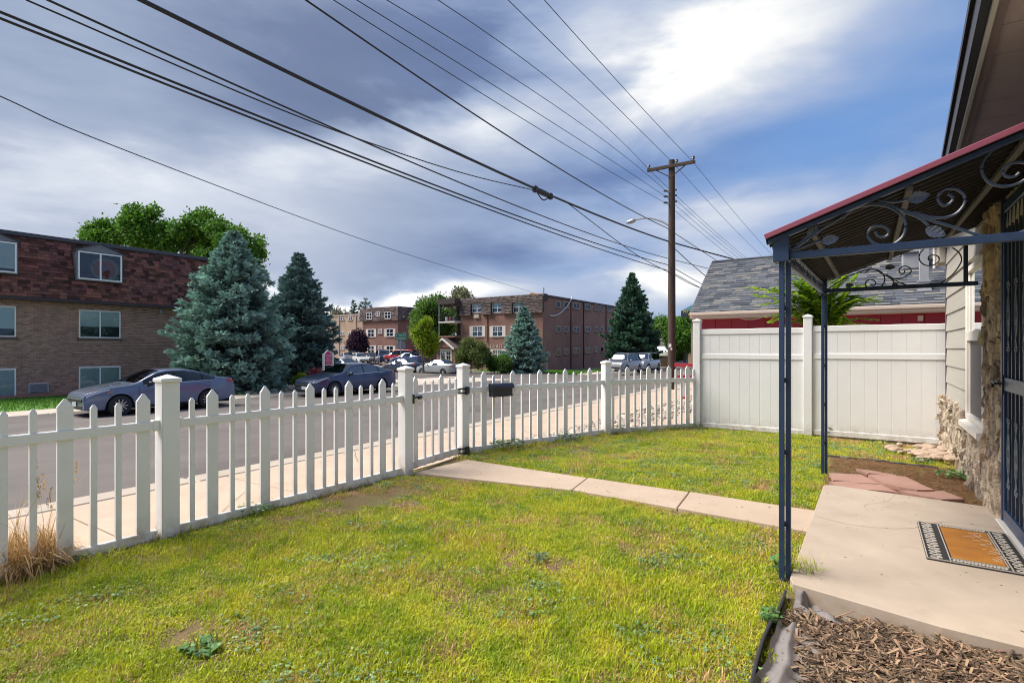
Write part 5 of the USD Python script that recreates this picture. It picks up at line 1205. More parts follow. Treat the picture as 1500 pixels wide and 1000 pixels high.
# --- red garage with a shingle roof beyond the tall fence
eave0 = hit_y(1012, 458, 15.0); EUg, EWg, EZg = eave0
RB = Thing('garage', 'dark red garage with a grey shingle roof behind the tall white fence', 'garage', (EUg + .3, EWg - .3, 0))
w_end = -6.5; redw = M('barn_red', (.30, .018, .04), .6, col2=(.25, .014, .032), scale=3)
RB.part('wall', MB().span((EUg + .32, w_end, -.1), (EUg + 5.2, EWg - .32, EZg - .08)), redw)
wr = Wall(0, EWg - .32, 1); wfr = Wall(1, EUg + .32, -1)
for a in np.arange(w_end, EWg - .4, .42): RB.part('board', MB().span((EUg + .30, a + .008, -.05), (EUg + .318, a + .412, EZg - .10), .002), redw)
slope = (hit_u(1044, 384, EUg)[2], 0)
rise_u = 2.52; rise_z = None
qd = ray(1044, 384); # ridge end: on the gable plane w = EWg
ridge = hit_w(1044, 384, EWg); rise_u = ridge[0] - EUg; rise_z = ridge[2] - EZg
cream = M('cream_fascia', (.56, .46, .385), .6)
RB.part('roof_deck', MB().prism([(0, -.02), (rise_u, rise_z - .02), (2 * rise_u, -.02), (2 * rise_u, -.12), (rise_u, rise_z - .12), (0, -.12)], (0, EWg - w_end, 0), (EUg, w_end, EZg), (1, 0, 0), (0, 0, 1)), M('deck_dark', (.06, .06, .065), .9))
RB.part('fascia', MB().span((EUg - .03, w_end, EZg - .15), (EUg - .004, EWg + .02, EZg - .035), .004), cream)
RB.part('gutter', MB().span((EUg - .075, w_end, EZg - .085), (EUg - .032, EWg + .02, EZg - .0), .012), cream)
RB.part('soffit', MB().span((EUg, w_end, EZg - .18), (EUg + .32, EWg, EZg - .14)), cream)
RB.part('barge_board', bar_between((EUg, EWg + .02, EZg - .05), (EUg + rise_u, EWg + .02, EZg + rise_z - .05), .03, .12).add(*bar_between((EUg + 2 * rise_u, EWg + .02, EZg - .05), (EUg + rise_u, EWg + .02, EZg + rise_z - .05), .03, .12).mesh()), M('barge_dark', (.10, .10, .12), .7))
sl = math.hypot(rise_u, rise_z); eu = np.array([rise_u / sl, 0, rise_z / sl]); en = np.array([-rise_z / sl, 0, rise_u / sl])
sh_g = [M(f'grey_shingle_{k}', c, .92, col2=c2, scale=30, detail=4, bump=.3, bscale=120) for k, (c, c2) in enumerate((((.068, .076, .092), (.092, .10, .116)), ((.104, .108, .118), (.128, .13, .136)), ((.044, .05, .064), (.06, .066, .08)), ((.145, .138, .132), (.165, .157, .15))))]
rs = np.random.default_rng(17); tabs = []; ex = .125; row = 0; s_ = 0.0
while s_ < sl - .02:
    a = w_end + rs.uniform(-.3, 0)
    while a < EWg:
        L = rs.choice([.18, .24, .30, .40]); c0, c1 = max(a, w_end), min(a + L, EWg)
        if c1 - c0 > .03:
            th = .010 if rs.random() < .5 else .019; tabs.append((s_, c0, c1, min(ex + .02, sl - s_), th))
        a += L
    s_ += ex; row += 1
vis = [t for t in tabs if t[2] > -1.6]; rest = [t for t in tabs if t[2] <= -1.6]
def tab_mesh(t, mb):
    s0, c0, c1, h, th = t; o = np.array([EUg - .03, c0, EZg + .004]) + eu * s0
    return mb.prism([(0, 0), (0, th + .012), (h, .012), (h, 0)], (0, c1 - c0 - .004, 0), o, eu, en)
order = sorted(vis, key=lambda t: -t[2] - .001 * t[0]); keep_n = 300; ids = rs.permutation(len(order))
sel = set(ids[:keep_n].tolist()); st_mb = [MB() for _ in range(4)]
for i, t in enumerate(order):
    k = int(rs.choice(4, p=[.42, .26, .20, .12]))
    if i in sel: RB.part('shingle', tab_mesh(t, MB()), sh_g[k])
    else: tab_mesh(t, st_mb[k])
for t in rest: tab_mesh(t, st_mb[int(rs.choice(4))])
for k in range(4): RB.part('shingles', st_mb[k], sh_g[k], kind='stuff')
RB.part('ridge_cap', MB().span((EUg + rise_u - .12, w_end, EZg + rise_z - .03), (EUg + rise_u + .12, EWg, EZg + rise_z + .03), .02), sh_g[0])
RB.part('socket_box', wfr.span(MB(), wfr.a(1344), wfr.a(1352), wfr.z(1348, 470), wfr.z(1348, 462), .02, .07, .004), cream)
cpts = [wfr.hit(*p) - [.04, 0, 0] for p in ((1052, 460), (1066, 463.5), (1080, 464.5), (1092, 467.5), (1108, 467), (1124, 462))]
RB.part('cable', MB().tube(curve(cpts, 4), .018, 6), M('cable_pale', (.5, .43, .40), .6))
# roof vents: a flue with a flared boot and a box vent
def on_roof(px, py):
    d = ray(px, py); o = np.array([EUg, 0, EZg + .03]); k = np.dot(o - O, en) / np.dot(d, en); return O + d * k
vb = on_roof(1353.5, 422); grey_m = M('vent_grey', (.33, .33, .345), .5, col2=(.27, .27, .285), scale=6)
fl = RB.part('flue', MB().span((vb[0] - .09, vb[1] - .09, vb[2]), (vb[0] + .09, vb[1] + .09, vb[2] + 1.15), .006), grey_m)
bt_ = MB(); a_, b_2 = .17, .10
bt_.add([(vb[0] + x * s_2, vb[1] + y * s_2, vb[2] + zz) for zz, s_2 in ((-.22, a_), (.12, b_2), (.14, b_2 + .02), (.18, b_2 + .02)) for x, y in ((-1, -1), (1, -1), (1, 1), (-1, 1))], [[r0 * 4 + i, r0 * 4 + (i + 1) % 4, r0 * 4 + 4 + (i + 1) % 4, r0 * 4 + 4 + i] for r0 in range(3) for i in range(4)] + [[12, 13, 14, 15]])
RB.part('flue_boot', bt_, grey_m, parent=fl)
vv = on_roof(1337, 389)
RB.part('box_vent', MB().span((vv[0] - .2, vv[1] - .22, vv[2] - .1), (vv[0] + .25, vv[1] + .22, vv[2] + .30), .02).span((vv[0] - .26, vv[1] - .26, vv[2] + .302), (vv[0] + .3, vv[1] + .26, vv[2] + .36), .01), grey_m)
# red railing by the garage
rb = hit_z(1007, 587, -.02)
BR = Thing('barrier', 'low dark red timber barrier standing by the garage corner, seen through the picket fence', 'barrier', rb)
red2 = M('barrier_red', (.34, .015, .035), .5)
for dz in (.62, .96): BR.part('rail', MB().span((rb[0] + .6, rb[1] - .9, dz - .05), (rb[0] + .66, rb[1] + .55, dz + .05), .005), red2)
for dw in (-.75, .3): BR.part('leg', MB().span((rb[0] + .665, rb[1] + dw - .05, -.08), (rb[0] + .74, rb[1] + dw + .05, 1.0), .005), M('barrier_leg', (.45, .42, .40), .6))
BR.part('foot', MB().span((rb[0] - .06, rb[1] - .5, -.06), (rb[0] + .08, rb[1] - .22, .10), .01).span((rb[0] - .06, rb[1] + .0, -.06), (rb[0] + .08, rb[1] + .16, .10), .01), red2)
# green shop roof with yellow lettering behind the garage
gq = hit_y(998, 458, 36.0); GU, GW, GZ = gq
SH = Thing('shop', 'dark teal hipped shop roof with yellow lettering, behind the garage roof', 'shop', (GU, GW, 0))
teal = M('teal_roof', (.012, .075, .085), .6)
h1 = 1.45 + (510 - 455) / F * 36; h0 = 1.45 + (510 - 462.5) / F * 36
SH.part('roof', MB().add([(GU, GW, h1), (GU + 9, GW, h1), (GU + 9, GW - 12, h1), (GU, GW - 12, h1), (GU + 3.5, GW - 1.9, h1 + 1.7), (GU + 6, GW - 1.9, h1 + 1.7), (GU + 6, GW - 9, h1 + 1.7), (GU + 3.5, GW - 9, h1 + 1.7)], [[0, 1, 5, 4], [1, 2, 6, 5], [2, 3, 7, 6], [3, 0, 4, 7], [4, 5, 6, 7]]), teal)
SH.part('sign_band', MB().span((GU - .02, GW - 12, h0 - .05), (GU + 9, GW + .02, h1), .02), M('sign_navy', (.008, .03, .045), .5))
SH.part('wall', MB().span((GU + .5, GW - 11, -.3), (GU + 8.5, GW - .5, h0)), M('shop_wall', (.25, .2, .16), .8))
wsh = Wall(1, GU - .02, -1); yel = M('sign_yellow', (.75, .42, .02), .5)
text_on(SH, 'PET. DO', wsh, GW - .12, h0 + .19, .15, yel, .005, sgn=-1); text_on(SH, 'NEW A', wsh, GW - .45, h0 - .0, .14, yel, .005, sgn=-1)
# small house and fence down the street
hq = hit_y(975, 527, 88.0); SHh = Thing('house', 'small tan house with a low grey roof far down the street', 'house', (hq[0], hq[1], -1.2))
su, sw = hq[0], hq[1]
tanw = M('tan_wall', (.36, .26, .17), .85); groof = M('grey_roof', (.25, .22, .21), .9)
SHh.part('wall', MB().span((su, sw - 6, -1.6), (su + 8, sw + 1.5, 1.9)), tanw)
SHh.part('roof', MB().prism([(-7.0, 1.6), (2.2, 1.6), (-.2, 4.5), (-3.0, 4.5)], (9.2, 0, 0), (su - .6, sw, 0), (0, 1, 0), (0, 0, 1)), groof)
SHh.part('gable', MB().prism([(-4.5, 1.7), (-.6, 1.7), (-2.4, 5.6)], (.1, 0, 0), (su - .75, sw, 0), (0, 1, 0), (0, 0, 1)), tanw)
SHh.part('doorway', MB().span((su - .04, sw - 3.6, -1.3), (su - .005, sw - 1.6, 1.0)), M('doorway_blue', (.02, .035, .08), .7))
SHh.part('window', MB().span((su - .04, sw - .2, -.3), (su - .005, sw + .5, .9)), M('doorway_blue', (.02, .035, .08), .7))
bq = hit_y(968, 531, 70.0); wfm = M('weathered_fence', (.16, .105, .06), .9, col2=(.22, .15, .09), scale=4)
FF = Thing('board_fence', 'weathered brown board fence across the far end of the street', 'fence', (bq[0], bq[1], -1))
dirf = world(np.array([1, 0, 0])); k = 0
for px in np.arange(953, 984, .62):
    q = hit_y(px, 531, 70.0); FF.part('board', MB().box((q[0], q[1], -.45), (.07, .055, 1.75 + .1 * rng.random()), 0), wfm)
# ------------------------------------------------------------------ cars
tyre_m = M('tyre', (.018, .018, .02), .8); rim_m = M('wheel_rim', (.42, .43, .45), .3, metal=.8); car_glass = pane_mat('car_glass', (.26, .30, .32), .16, (.20, .22, .24))
lamp_r = M('tail_lamp', (.36, .012, .015), .15, coat=.8); lamp_w = M('head_lamp', (.55, .58, .60), .12, coat=.8); lamp_o = M('marker_lamp', (.65, .16, .01), .2)
car_black = M('car_trim', (.012, .012, .014), .45); plate_m = M('plate', (.5, .52, .5), .5); under_m = M('car_under', (.01, .01, .01), .9)
def paint(name, col, metal=.35): return M('paint_' + name, col, .28, metal=metal, coat=1.0, col2=tuple(c * .93 for c in col), scale=3)
SEDAN = dict(top=[(0, .62), (.012, .71), (.05, .79), (.12, .87), (.20, .935), (.265, .985), (.30, 1.035), (.38, 1.22), (.45, 1.365), (.52, 1.415), (.60, 1.42), (.68, 1.375), (.76, 1.27), (.84, 1.145), (.885, 1.085), (.93, 1.075), (.965, 1.05), (.985, .95), (1, .80)], belt0=.86, belt1=1.03, cowl=.285, head=.455, wrear=(.675, .865), side=(.335, .83), pill=(.545, .735), H=1.42, wb=(.195, .775), rw=.325)
SEDAN2 = dict(top=[(0, .55), (.015, .65), (.05, .73), (.14, .83), (.26, .91), (.30, .955), (.36, 1.13), (.43, 1.36), (.50, 1.44), (.58, 1.455), (.66, 1.43), (.73, 1.28), (.79, 1.10), (.82, 1.06), (.92, 1.06), (.975, 1.03), (.99, .95), (1, .78)], belt0=.86, belt1=.98, cowl=.285, head=.44, wrear=(.655, .79), side=(.325, .775), pill=(.53, .70), H=1.455, wb=(.19, .765), rw=.315)
SUV = dict(top=[(0, .62), (.012, .85), (.04, .98), (.12, 1.05), (.22, 1.10), (.255, 1.16), (.31, 1.42), (.36, 1.66), (.42, 1.74), (.60, 1.77), (.80, 1.75), (.92, 1.70), (.955, 1.45), (.98, 1.10), (.99, 1.0), (1, .75)], belt0=1.04, belt1=1.12, cowl=.25, head=.37, wrear=(.925, .978), side=(.29, .915), pill=(.47, .65, .80), H=1.77, wb=(.18, .775), rw=.37)
def smooth_interp(x, pts):
    from scipy.interpolate import PchipInterpolator
    p = np.array(pts); return PchipInterpolator(p[:, 0], p[:, 1])(x)
def car(name, label, base, rot, spec, L, W, paint_m, group=None, detail=True, dark_glass_=False, scaleH=1.0, rails=False):
    T = Thing(name, label, 'car', base, rot, group, site=False)
    ns = 121 if detail else 61
    s = np.linspace(0, 1, ns); ztop = smooth_interp(s, spec['top']) * scaleH
    belt = np.minimum((spec['belt0'] + (spec['belt1'] - spec['belt0']) * s) * scaleH, ztop - .012)
    e = np.abs(2 * s - 1); w = W / 2 * (1 - .20 * e ** 5 - .035 * e ** 2)
    zb = .20 + .10 * sm(s, .80, 1.0) + .02 * sm(s, .15, 0)
    g = np.clip((ztop - belt) / .42, 0, 1)
    def section(sv):
        i = lambda a: np.interp(sv, s, a)
        W_, zt_, bl_, zb_, g_ = i(w), i(ztop), i(belt), i(zb), i(g)
        wr = W_ * (.955 - .255 * g_); crown = .02 + .015 * g_
        mid = zb_ + (bl_ - zb_) * .45
        P = np.array([[W_ * .70, zb_], [W_ * .96, zb_ + .015], [W_ * .995, zb_ + .13], [W_, mid], [W_ * .985, bl_ - .10], [W_ * .955, bl_], [W_ * .955 + (wr - W_ * .955) * .5, bl_ + (zt_ - .055 * g_ - bl_) * .5 + .006 * g_], [wr, zt_ - .06 * g_ - .002], [wr * .93, zt_ - .018 * g_], [wr * .6, zt_ + crown * .55], [0, zt_ + crown * .8]])
        for xw in spec['wb']:
            Ra = spec['rw'] + .055; dx = (sv - xw) * L
            if abs(dx) < Ra:
                za = math.sqrt(Ra * Ra - dx * dx) + spec['rw'] * .95
                for k in range(4): P[k, 1] = max(P[k, 1], min(za + .004 * k, P[4, 1] - .02)); 
                P[0, 0] = min(P[0, 0], W_ * .70); P[1, 0] = W_ * .97; P[2, 0] = W_ * .985
        return P
    secs = np.array([section(x) for x in s]); X = L / 2 - s * L; nk = secs.shape[1]
    full = np.concatenate([np.stack([np.repeat(X[:, None], nk, 1), secs[:, :, 0], secs[:, :, 1]], -1), np.stack([np.repeat(X[:, None], nk - 1, 1), -secs[:, nk - 2::-1, 0], secs[:, nk - 2::-1, 1]], -1)], 1)
    K = full.shape[1]; body = MB().add(full.reshape(-1, 3), grid_faces(ns, K)[:, ::-1])
    for r0, fl in ((0, False), (ns - 1, True)):
        c = full[r0].mean(0); o = full[r0]; idx = np.arange(K); f = np.stack([np.full(K - 1, K), idx[:-1], idx[1:]], 1)
        body.add(np.vstack([o, c]), f if fl else f[:, ::-1])
    T.part('body', body, paint_m, smooth=32)
    T.part('underbody', MB().span((-L * .46, -W * .38, .19), (L * .46, W * .38, .62)), under_m)
    def surf(sv, k, off, side):
        P = section(sv); k0 = min(int(k), nk - 2); p = P[k0] + (P[k0 + 1] - P[k0]) * (k - k0); d = P[k0 + 1] - P[k0]; n_ = np.array([d[1], -d[0]]); n_ /= max(np.linalg.norm(n_), 1e-9)
        p = p + n_ * off; return [L / 2 - sv * L, side * p[0], p[1]]
    def patch(name_, s0, s1, k0, k1, mat, off=.006, sides=(1, -1), ss=10, kk=4, cut=None, parent=None, label_=None):
        for sd in sides:
            S = np.linspace(s0, s1, ss); v = []
            for x in S:
                a, b = (k0(x) if callable(k0) else k0), (k1(x) if callable(k1) else k1)
                for k in np.linspace(a, b, kk): v.append(surf(x, k, off, sd))
            f = grid_faces(ss, kk); T.part(name_, MB().add(v, f if sd < 0 else f[:, ::-1]), mat, smooth=True)
    gl = car_glass
    # a dark cabin so that the panes show depth, then the panes
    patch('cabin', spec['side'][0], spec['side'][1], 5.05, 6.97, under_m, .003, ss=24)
    cuts = [spec['side'][0], *spec['pill'], spec['side'][1]]
    for a, b in zip(cuts[:-1], cuts[1:]): patch('side_window', a + .006, b - .006, 5.14, 6.86, gl, .009, ss=14)
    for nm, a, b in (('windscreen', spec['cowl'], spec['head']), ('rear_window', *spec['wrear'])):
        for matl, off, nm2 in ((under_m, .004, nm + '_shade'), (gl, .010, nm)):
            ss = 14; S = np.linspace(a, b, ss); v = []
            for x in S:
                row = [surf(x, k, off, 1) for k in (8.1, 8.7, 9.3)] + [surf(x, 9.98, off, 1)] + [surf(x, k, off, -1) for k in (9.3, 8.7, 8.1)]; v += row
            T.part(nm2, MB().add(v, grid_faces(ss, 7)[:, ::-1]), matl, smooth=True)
    patch('headlamp', .012, .135, lambda x: 4.0 + .55 * (x / .135), lambda x: 4.9, lamp_w, .007)
    patch('tail_lamp', .925, .995, lambda x: 4.0, 4.95, lamp_r, .008)
    patch('marker_lamp', .125, .150, 3.9, 4.15, lamp_o, .007, ss=3, kk=2)
    patch('sill_trim', spec['wb'][0] + .09, spec['wb'][1] - .09, 1.0, 1.7, car_black, .004)
    if detail:
        for x in (spec['side'][0] - .03, spec['pill'][0], spec['pill'][1] + .045): patch('door_gap', x - .0012, x + .0012, 1.9, 4.98, car_black, .003, ss=2, kk=8)
        patch('window_trim', spec['side'][0], spec['side'][1] + .01, 4.97, 5.10, M('chrome', (.6, .6, .6), .15, metal=1.0), .010, ss=20, kk=2)
        for x in (spec['pill'][0] - .035, spec['pill'][1] - .03): patch('door_handle', x - .022, x + .022, 4.45, 4.62, paint_m, .022, ss=4, kk=3)
    zf = ztop[0]
    T.part('grille', MB().box((L / 2 + .004, 0, .52), (.03, W * .62, .10), .01).box((L / 2 - .002, 0, .31), (.03, W * .66, .13), .01), car_black)
    T.part('number_plate', MB().box((L / 2 + .022, 0, .40), (.012, .31, .14)).box((-L / 2 - .012, 0, .78), (.012, .31, .14)), plate_m)
    if rails: 
        for sd in (-1, 1): T.part('roof_rail', MB().tube([(L / 2 - x * L, sd * W * .33, float(np.interp(x, s, ztop)) + .035) for x in np.linspace(spec['head'] + .04, .9, 8)], .018, 6), car_black)
    for sd in (-1, 1):
        q = surf(spec['side'][0] + .035, 5.25, .0, sd); T.part('mirror', MB().box((q[0] - .02, q[1] + sd * .10, q[2] + .03), (.10, .20, .13), .03), car_black if detail else paint_m)
    rw = spec['rw']
    for xw in spec['wb']:
        for sd in (-1, 1):
            x = L / 2 - xw * L; y = sd * (W / 2 - .115)
            prof = [(.62 * rw, -.10), (.86 * rw, -.108), (.97 * rw, -.085), (rw, -.05), (rw, .05), (.97 * rw, .085), (.86 * rw, .108), (.66 * rw, .10), (.62 * rw, .07)]
            v, f = lathe(prof, 28 if detail else 18); Rx = np.array([[1, 0, 0], [0, 0, -sd], [0, sd, 0]])
            wp = T.part('wheel', MB().add(v @ Rx.T * [1, 1, 1] + [x, y, rw], f if sd < 0 else f), tyre_m, smooth=40)
            rim = MB(); v, f = lathe([(.01, .055), (.60 * rw, .045), (.68 * rw, .085), (.70 * rw, .092), (.64 * rw, .095), (.62 * rw, .06)], 24); 
            v2, f2 = lathe([(0.0, .050), (.62 * rw, .046)], 20); T.part('rim_back', MB().add((v2 * [1, 1, -1]) @ Rx.T + [x, y, rw], f2), car_black, parent=wp)
            v, f = lathe([(.60 * rw, .05), (.63 * rw, .09), (.70 * rw, .094), (.72 * rw, .085), (.66 * rw, .05)], 24); rim.add((v * [1, 1, -1]) @ Rx.T + [x, y, rw], f)
            for k in range(10 if detail else 6):
                a = k * 2 * pi / (10 if detail else 6); c_, s_ = math.cos(a), math.sin(a)
                vv, ff = cbox((rw * .60, .022, .055 if not detail else .036)); vv = vv + [rw * .33, 0, 0]; vv = np.stack([vv[:, 0] * c_ - vv[:, 2] * s_, vv[:, 1] + sd * .082, vv[:, 0] * s_ + vv[:, 2] * c_], -1); rim.add(vv + [x, y, rw], ff)
            vv, ff = cbox((.12, .03, .12), .02); rim.add(vv + [x, y + sd * .082, rw], ff)
            T.part('rim', rim, rim_m, parent=wp)
    return T
def gz_(u, w): return float(zt(u, w))
def at_g(px, py): q = hit_g(px, py); return q
# the two parked by the far kerb; near wheels at w = 19.75
def kerb_car(px0, px1, *a, **k):
    pass
car('parked_car', 'slate blue grey sedan parked by the far kerb in front of the left brick building', (8.62, 20.55, gz_(8.6, 20)), 180, SEDAN, 4.65, 1.80, paint('slate', (.115, .145, .215)))
car('parked_car', 'dark navy blue sedan parked by the far kerb in front of the red apartment sign', (16.78, 20.55, gz_(16.8, 20)), 180, SEDAN, 4.75, 1.84, paint('navy', (.022, .036, .085)))
ZS = -1.12
def side_car(px, py, Y, rot, *a, **k):
    q = hit_y(px, py, Y); return car('parked_car', a[0], (q[0], q[1], 1.45 - (py - HZ) / F * Y), rot, *a[1:], **k)
side_car(643, 549, 50.5, 90, 'silver sedan parked along the side street, nearest the gate post', SEDAN2, 4.6, 1.76, paint('silver', (.40, .41, .40), .4), detail=False)
side_car(590, 546.5, 53.0, 92, 'dark blue sedan with red tail lamps parked behind the street name sign', SEDAN2, 4.7, 1.78, paint('darkblue', (.03, .04, .065), .4), detail=False)
grp = 'cars in the far car park'
for px, py, Y, rot, lab, sp, L, W, p in [
    (508, 531, 78, 62, 'silver hatchback in the far car park, just right of the red apartment sign', SEDAN2, 4.4, 1.75, paint('silver2', (.36, .38, .40), .4)),
    (521, 526, 90, 80, 'white sport utility car at the left end of the far car park', SUV, 4.8, 1.9, paint('white', (.62, .62, .60), .0)),
    (527, 531.5, 76, 245, 'white sedan with a red tail lamp in the far car park', SEDAN2, 4.6, 1.78, paint('white', (0, 0, 0))),
    (545, 531, 76, 250, 'black car left of the dark pickup in the far car park', SEDAN, 4.4, 1.75, paint('black', (.012, .014, .02), .2)),
    (561, 531.5, 72, 235, 'dark blue sport utility car left of the red one in the far car park', SUV, 4.5, 1.85, paint('night', (.012, .02, .045), .3)),
    (586, 532, 70, 105, 'bright red sport utility car behind the street name sign', SUV, 4.7, 1.88, paint('red', (.42, .012, .014), .1)),
    (597, 533.5, 66, 100, 'small blue and red car partly behind the lime green tree', SEDAN2, 4.3, 1.7, paint('blue2', (.05, .08, .19), .2))]:
    q = hit_y(px, py, Y); car('parked_car', lab, (q[0], q[1], 1.45 - (py - HZ) / F * Y), rot, sp, L, W, p, None, detail=False)
for px, py, Y, lab, p, rot in ((914, 546, 47.5, 'silver sport utility car parked left of the utility pole, nearer the picket fence', paint('silver3', (.20, .20, .205), .4), 180), (945, 542.5, 53.5, 'pale silver sport utility car parked behind the other, in front of the tall dark spruce', paint('silver4', (.27, .28, .29), .3), 180)):
    q = hit_y(px, py, Y); car('parked_car', lab, (q[0], q[1], 1.45 - (py - HZ) / F * Y), rot, SUV, 4.9, 1.95, p, None, detail=False, rails=True)
q = hit_y(975, 524.5, 66); car('parked_car', 'white car far down the street above the weathered fence', (q[0], q[1], 1.45 - (524.5 - HZ) / F * 66), 250, SEDAN2, 4.6, 1.8, paint('white', (0, 0, 0)), None, detail=False)
q = hit_y(495, 556, 37); car('parked_car', 'white car mostly hidden behind the red apartment sign', (q[0], q[1], 1.45 - (556 - HZ) / F * 37), 100, SEDAN2, 4.6, 1.8, paint('white', (0, 0, 0)), None, detail=False)

# ------------------------------------------------------------------ trees
bark = M('tree_bark', (.10, .075, .055), .95, col2=(.16, .12, .09), scale=8, stretch=(6, 6, 1), bump=.7, bscale=30, bdist=.03)
def leaf_mat(name, c, c2, var=.35, hue=.012, trans=.25, scale=.7): return M(name, c, .55, col2=c2, scale=scale, detail=4, island=var, hue=hue, trans=trans, spec=.3)
def cards(c, d, ln, wd, r, bend=.2):
    """Leaf cards: two triangles each, folded; c centres, d unit directions."""
    n = len(c); x = r.normal(size=(n, 3)); s = np.cross(d, x); s /= np.maximum(np.linalg.norm(s, axis=1, keepdims=True), 1e-6); nn = np.cross(s, d)
    ln = np.broadcast_to(ln, (n,))[:, None]; wd = np.broadcast_to(wd, (n,))[:, None]
    a, b = c, c + d * ln; m = c + d * ln * .5
    v = np.stack([a, m + s * wd / 2 + nn * wd * bend, b, m - s * wd / 2 + nn * wd * bend], 1).reshape(-1, 3)
    o = np.arange(n)[:, None] * 4; return v, np.vstack([o + [0, 1, 2], o + [0, 2, 3]])
def spruce(name, lab, base, h, rad, mat, seed, n_br=520, dens=1.0, brush=.26, bw=.075, group=None, kt=1.55):
    r = np.random.default_rng(seed); T = Thing(name, lab, 'tree', base, site=False, group=group)
    T.part('trunk', MB().tube([(0, 0, -.2), (0, 0, h * .3), (0.03, 0, h * .97)], np.array([.035, .028, .004]) * h, 9), bark)
    C, D, LN, TIP = [], [], [], []; tb = MB()
    for i in range(n_br):
        t = (i + r.random()) / n_br; t = t ** 1.25; tiers = 22; t = (math.floor(t * tiers) + .5 + .42 * r.normal()) / tiers; t = min(max(t, 0), .985); z = h * (.03 + .95 * t)
        az = i * 2.39996 + r.normal(0, .25); L = rad * min(1, kt * (1 - t)) * (.82 + .18 * min(1, t * 5)) * r.uniform(.72, 1.12) + .02 * rad; 
        if r.random() < .10: L *= 1.13
        droop = -.22 + .75 * t + r.normal(0, .06); m = max(4, int(L / .18))
        k = np.linspace(0, 1, m); rr = L * k; zz = z + L * (np.sin(droop) * k + .16 * k * k)
        d0 = np.array([math.cos(az), math.sin(az), 0]); pts = d0 * rr[:, None] + np.stack([0 * k, 0 * k, zz], -1)
        if L > .5: tb.tube(pts[::max(1, m // 4)], np.linspace(.018, .004, len(pts[::max(1, m // 4)])) * (h / 7), 4, False)
        nt = int((6 + L * 15) * dens); tt = 1 - r.random(nt) ** 1.7 * .85; side = r.choice([-1, 1], nt)
        p = d0 * (L * tt)[:, None] + np.stack([0 * tt, 0 * tt, z + L * (np.sin(droop) * tt + .16 * tt * tt)], -1)
        perp = np.array([-d0[1], d0[0], 0]); ang = r.uniform(.15, 1.15, nt); tl = (.42 * L * (1 - tt) + .14) * r.uniform(.5, 1.1, nt)
        sd = d0 * np.cos(ang)[:, None] + perp * (side * np.sin(ang))[:, None] + np.array([0, 0, 1.0]) * r.normal(.05, .22, nt)[:, None]
        sd /= np.linalg.norm(sd, axis=1, keepdims=True)
        for q in np.arange(0, 1.01, .5):
            C.append(p + sd * (tl * q)[:, None]); D.append(sd + r.normal(0, .25, (nt, 3))); TIP.append(tt); LN.append(np.full(nt, brush) * r.uniform(.6, 1.25, nt) * min(1, .45 + 1.3 * (1 - t)))
    C, D, LN = np.vstack(C), np.vstack(D), np.concatenate(LN); D /= np.linalg.norm(D, axis=1, keepdims=True)
    mb = MB()
    for j in range(3): mb.add(*cards(C, D, LN, bw, r, .1))
    T.part('branches', tb, bark); cp = T.part('crown', mb, mat)
    tip = np.concatenate(TIP); val = np.clip(.62 * tip ** 2.2 + .38 * r.random(len(tip)), 0, 1)      # new growth at the tips is paler
    UsdGeom.PrimvarsAPI(stage.GetPrimAtPath(cp)).GetPrimvar('rnd').Set(Vt.FloatArray.FromNumpy(np.tile(np.repeat(val, 4), 3).astype(np.float32))); return T
def broadleaf(name, lab, base, h, clumps, n, size, mat, seed, trunk_r=.2, limbs=6, aspect=.6, cat='tree', group=None, stems=1, up=.2):
    """clumps: (x, y, z, r) in the tree's own frame."""
    r = np.random.default_rng(seed); T = Thing(name, lab, cat, base, site=False, group=group)
    cl = np.array(clumps, float); zlow = cl[:, 2].min()
    tr = MB()
    for sN in range(stems):
        o = np.array([r.normal(0, .15), r.normal(0, .15), 0]) * (stems > 1)
        tr.tube(curve([o + [0, 0, -.2], o + [r.normal(0, .03) * h, r.normal(0, .03) * h, h * .25], o + [0, 0, h * .5], [cl[:, 0].mean(), cl[:, 1].mean(), h * .8]], 4), np.linspace(1, .25, 13) * trunk_r, 8)
    T.part('trunk', tr, bark)
    lb = MB()
    for i in r.permutation(len(cl))[:limbs * 3]:
        c = cl[i, :3]; s0 = np.array([0, 0, min(c[2] * .55, h * .5)]); lb.tube(curve([s0, s0 * .5 + c * .5 + r.normal(0, .05 * h, 3) * .4, c], 4), np.linspace(.35, .06, 9) * trunk_r, 5)
    T.part('limb', lb, bark)
    wgt = cl[:, 3] ** 2; idx = r.choice(len(cl), n, p=wgt / wgt.sum()); d = r.normal(size=(n, 3)); d /= np.linalg.norm(d, axis=1, keepdims=True)
    rad = cl[idx, 3] * (.45 + .6 * r.random(n) ** .6); p = cl[idx, :3] + d * rad[:, None] * np.array([1, 1, .8]); 
    # leaf sprays: little groups along a twig
    k = 4; P = np.repeat(p, k, 0) + r.normal(0, size * .8, (n * k, 3)); dd = np.repeat(d, k, 0) * .5 + r.normal(0, .6, (n * k, 3)) + [0, 0, up - .3]; dd /= np.linalg.norm(dd, axis=1, keepdims=True)
    T.part('crown', MB().add(*cards(P, dd, size * r.uniform(.7, 1.3, n * k), size * aspect, r, .18)), mat); return T
def ball(n, R, seed, cz, rz_=1.0, rr=(.16, .34), lo=-.8, taper=0.0):
    r = np.random.default_rng(seed); out = []
    while len(out) < n:
        d = r.normal(size=3); d /= np.linalg.norm(d); 
        if d[2] < lo: continue
        k = r.uniform(.35, .95); q = d * R * k * np.array([1, 1, rz_]); s = R * r.uniform(*rr)
        f = 1 - taper * (q[2] / (R * rz_) * .5 + .5); out.append((q[0] * f, q[1] * f, cz + q[2], s * (1 - .4 * taper * (q[2] / (R * rz_) * .5 + .5))))
    return out
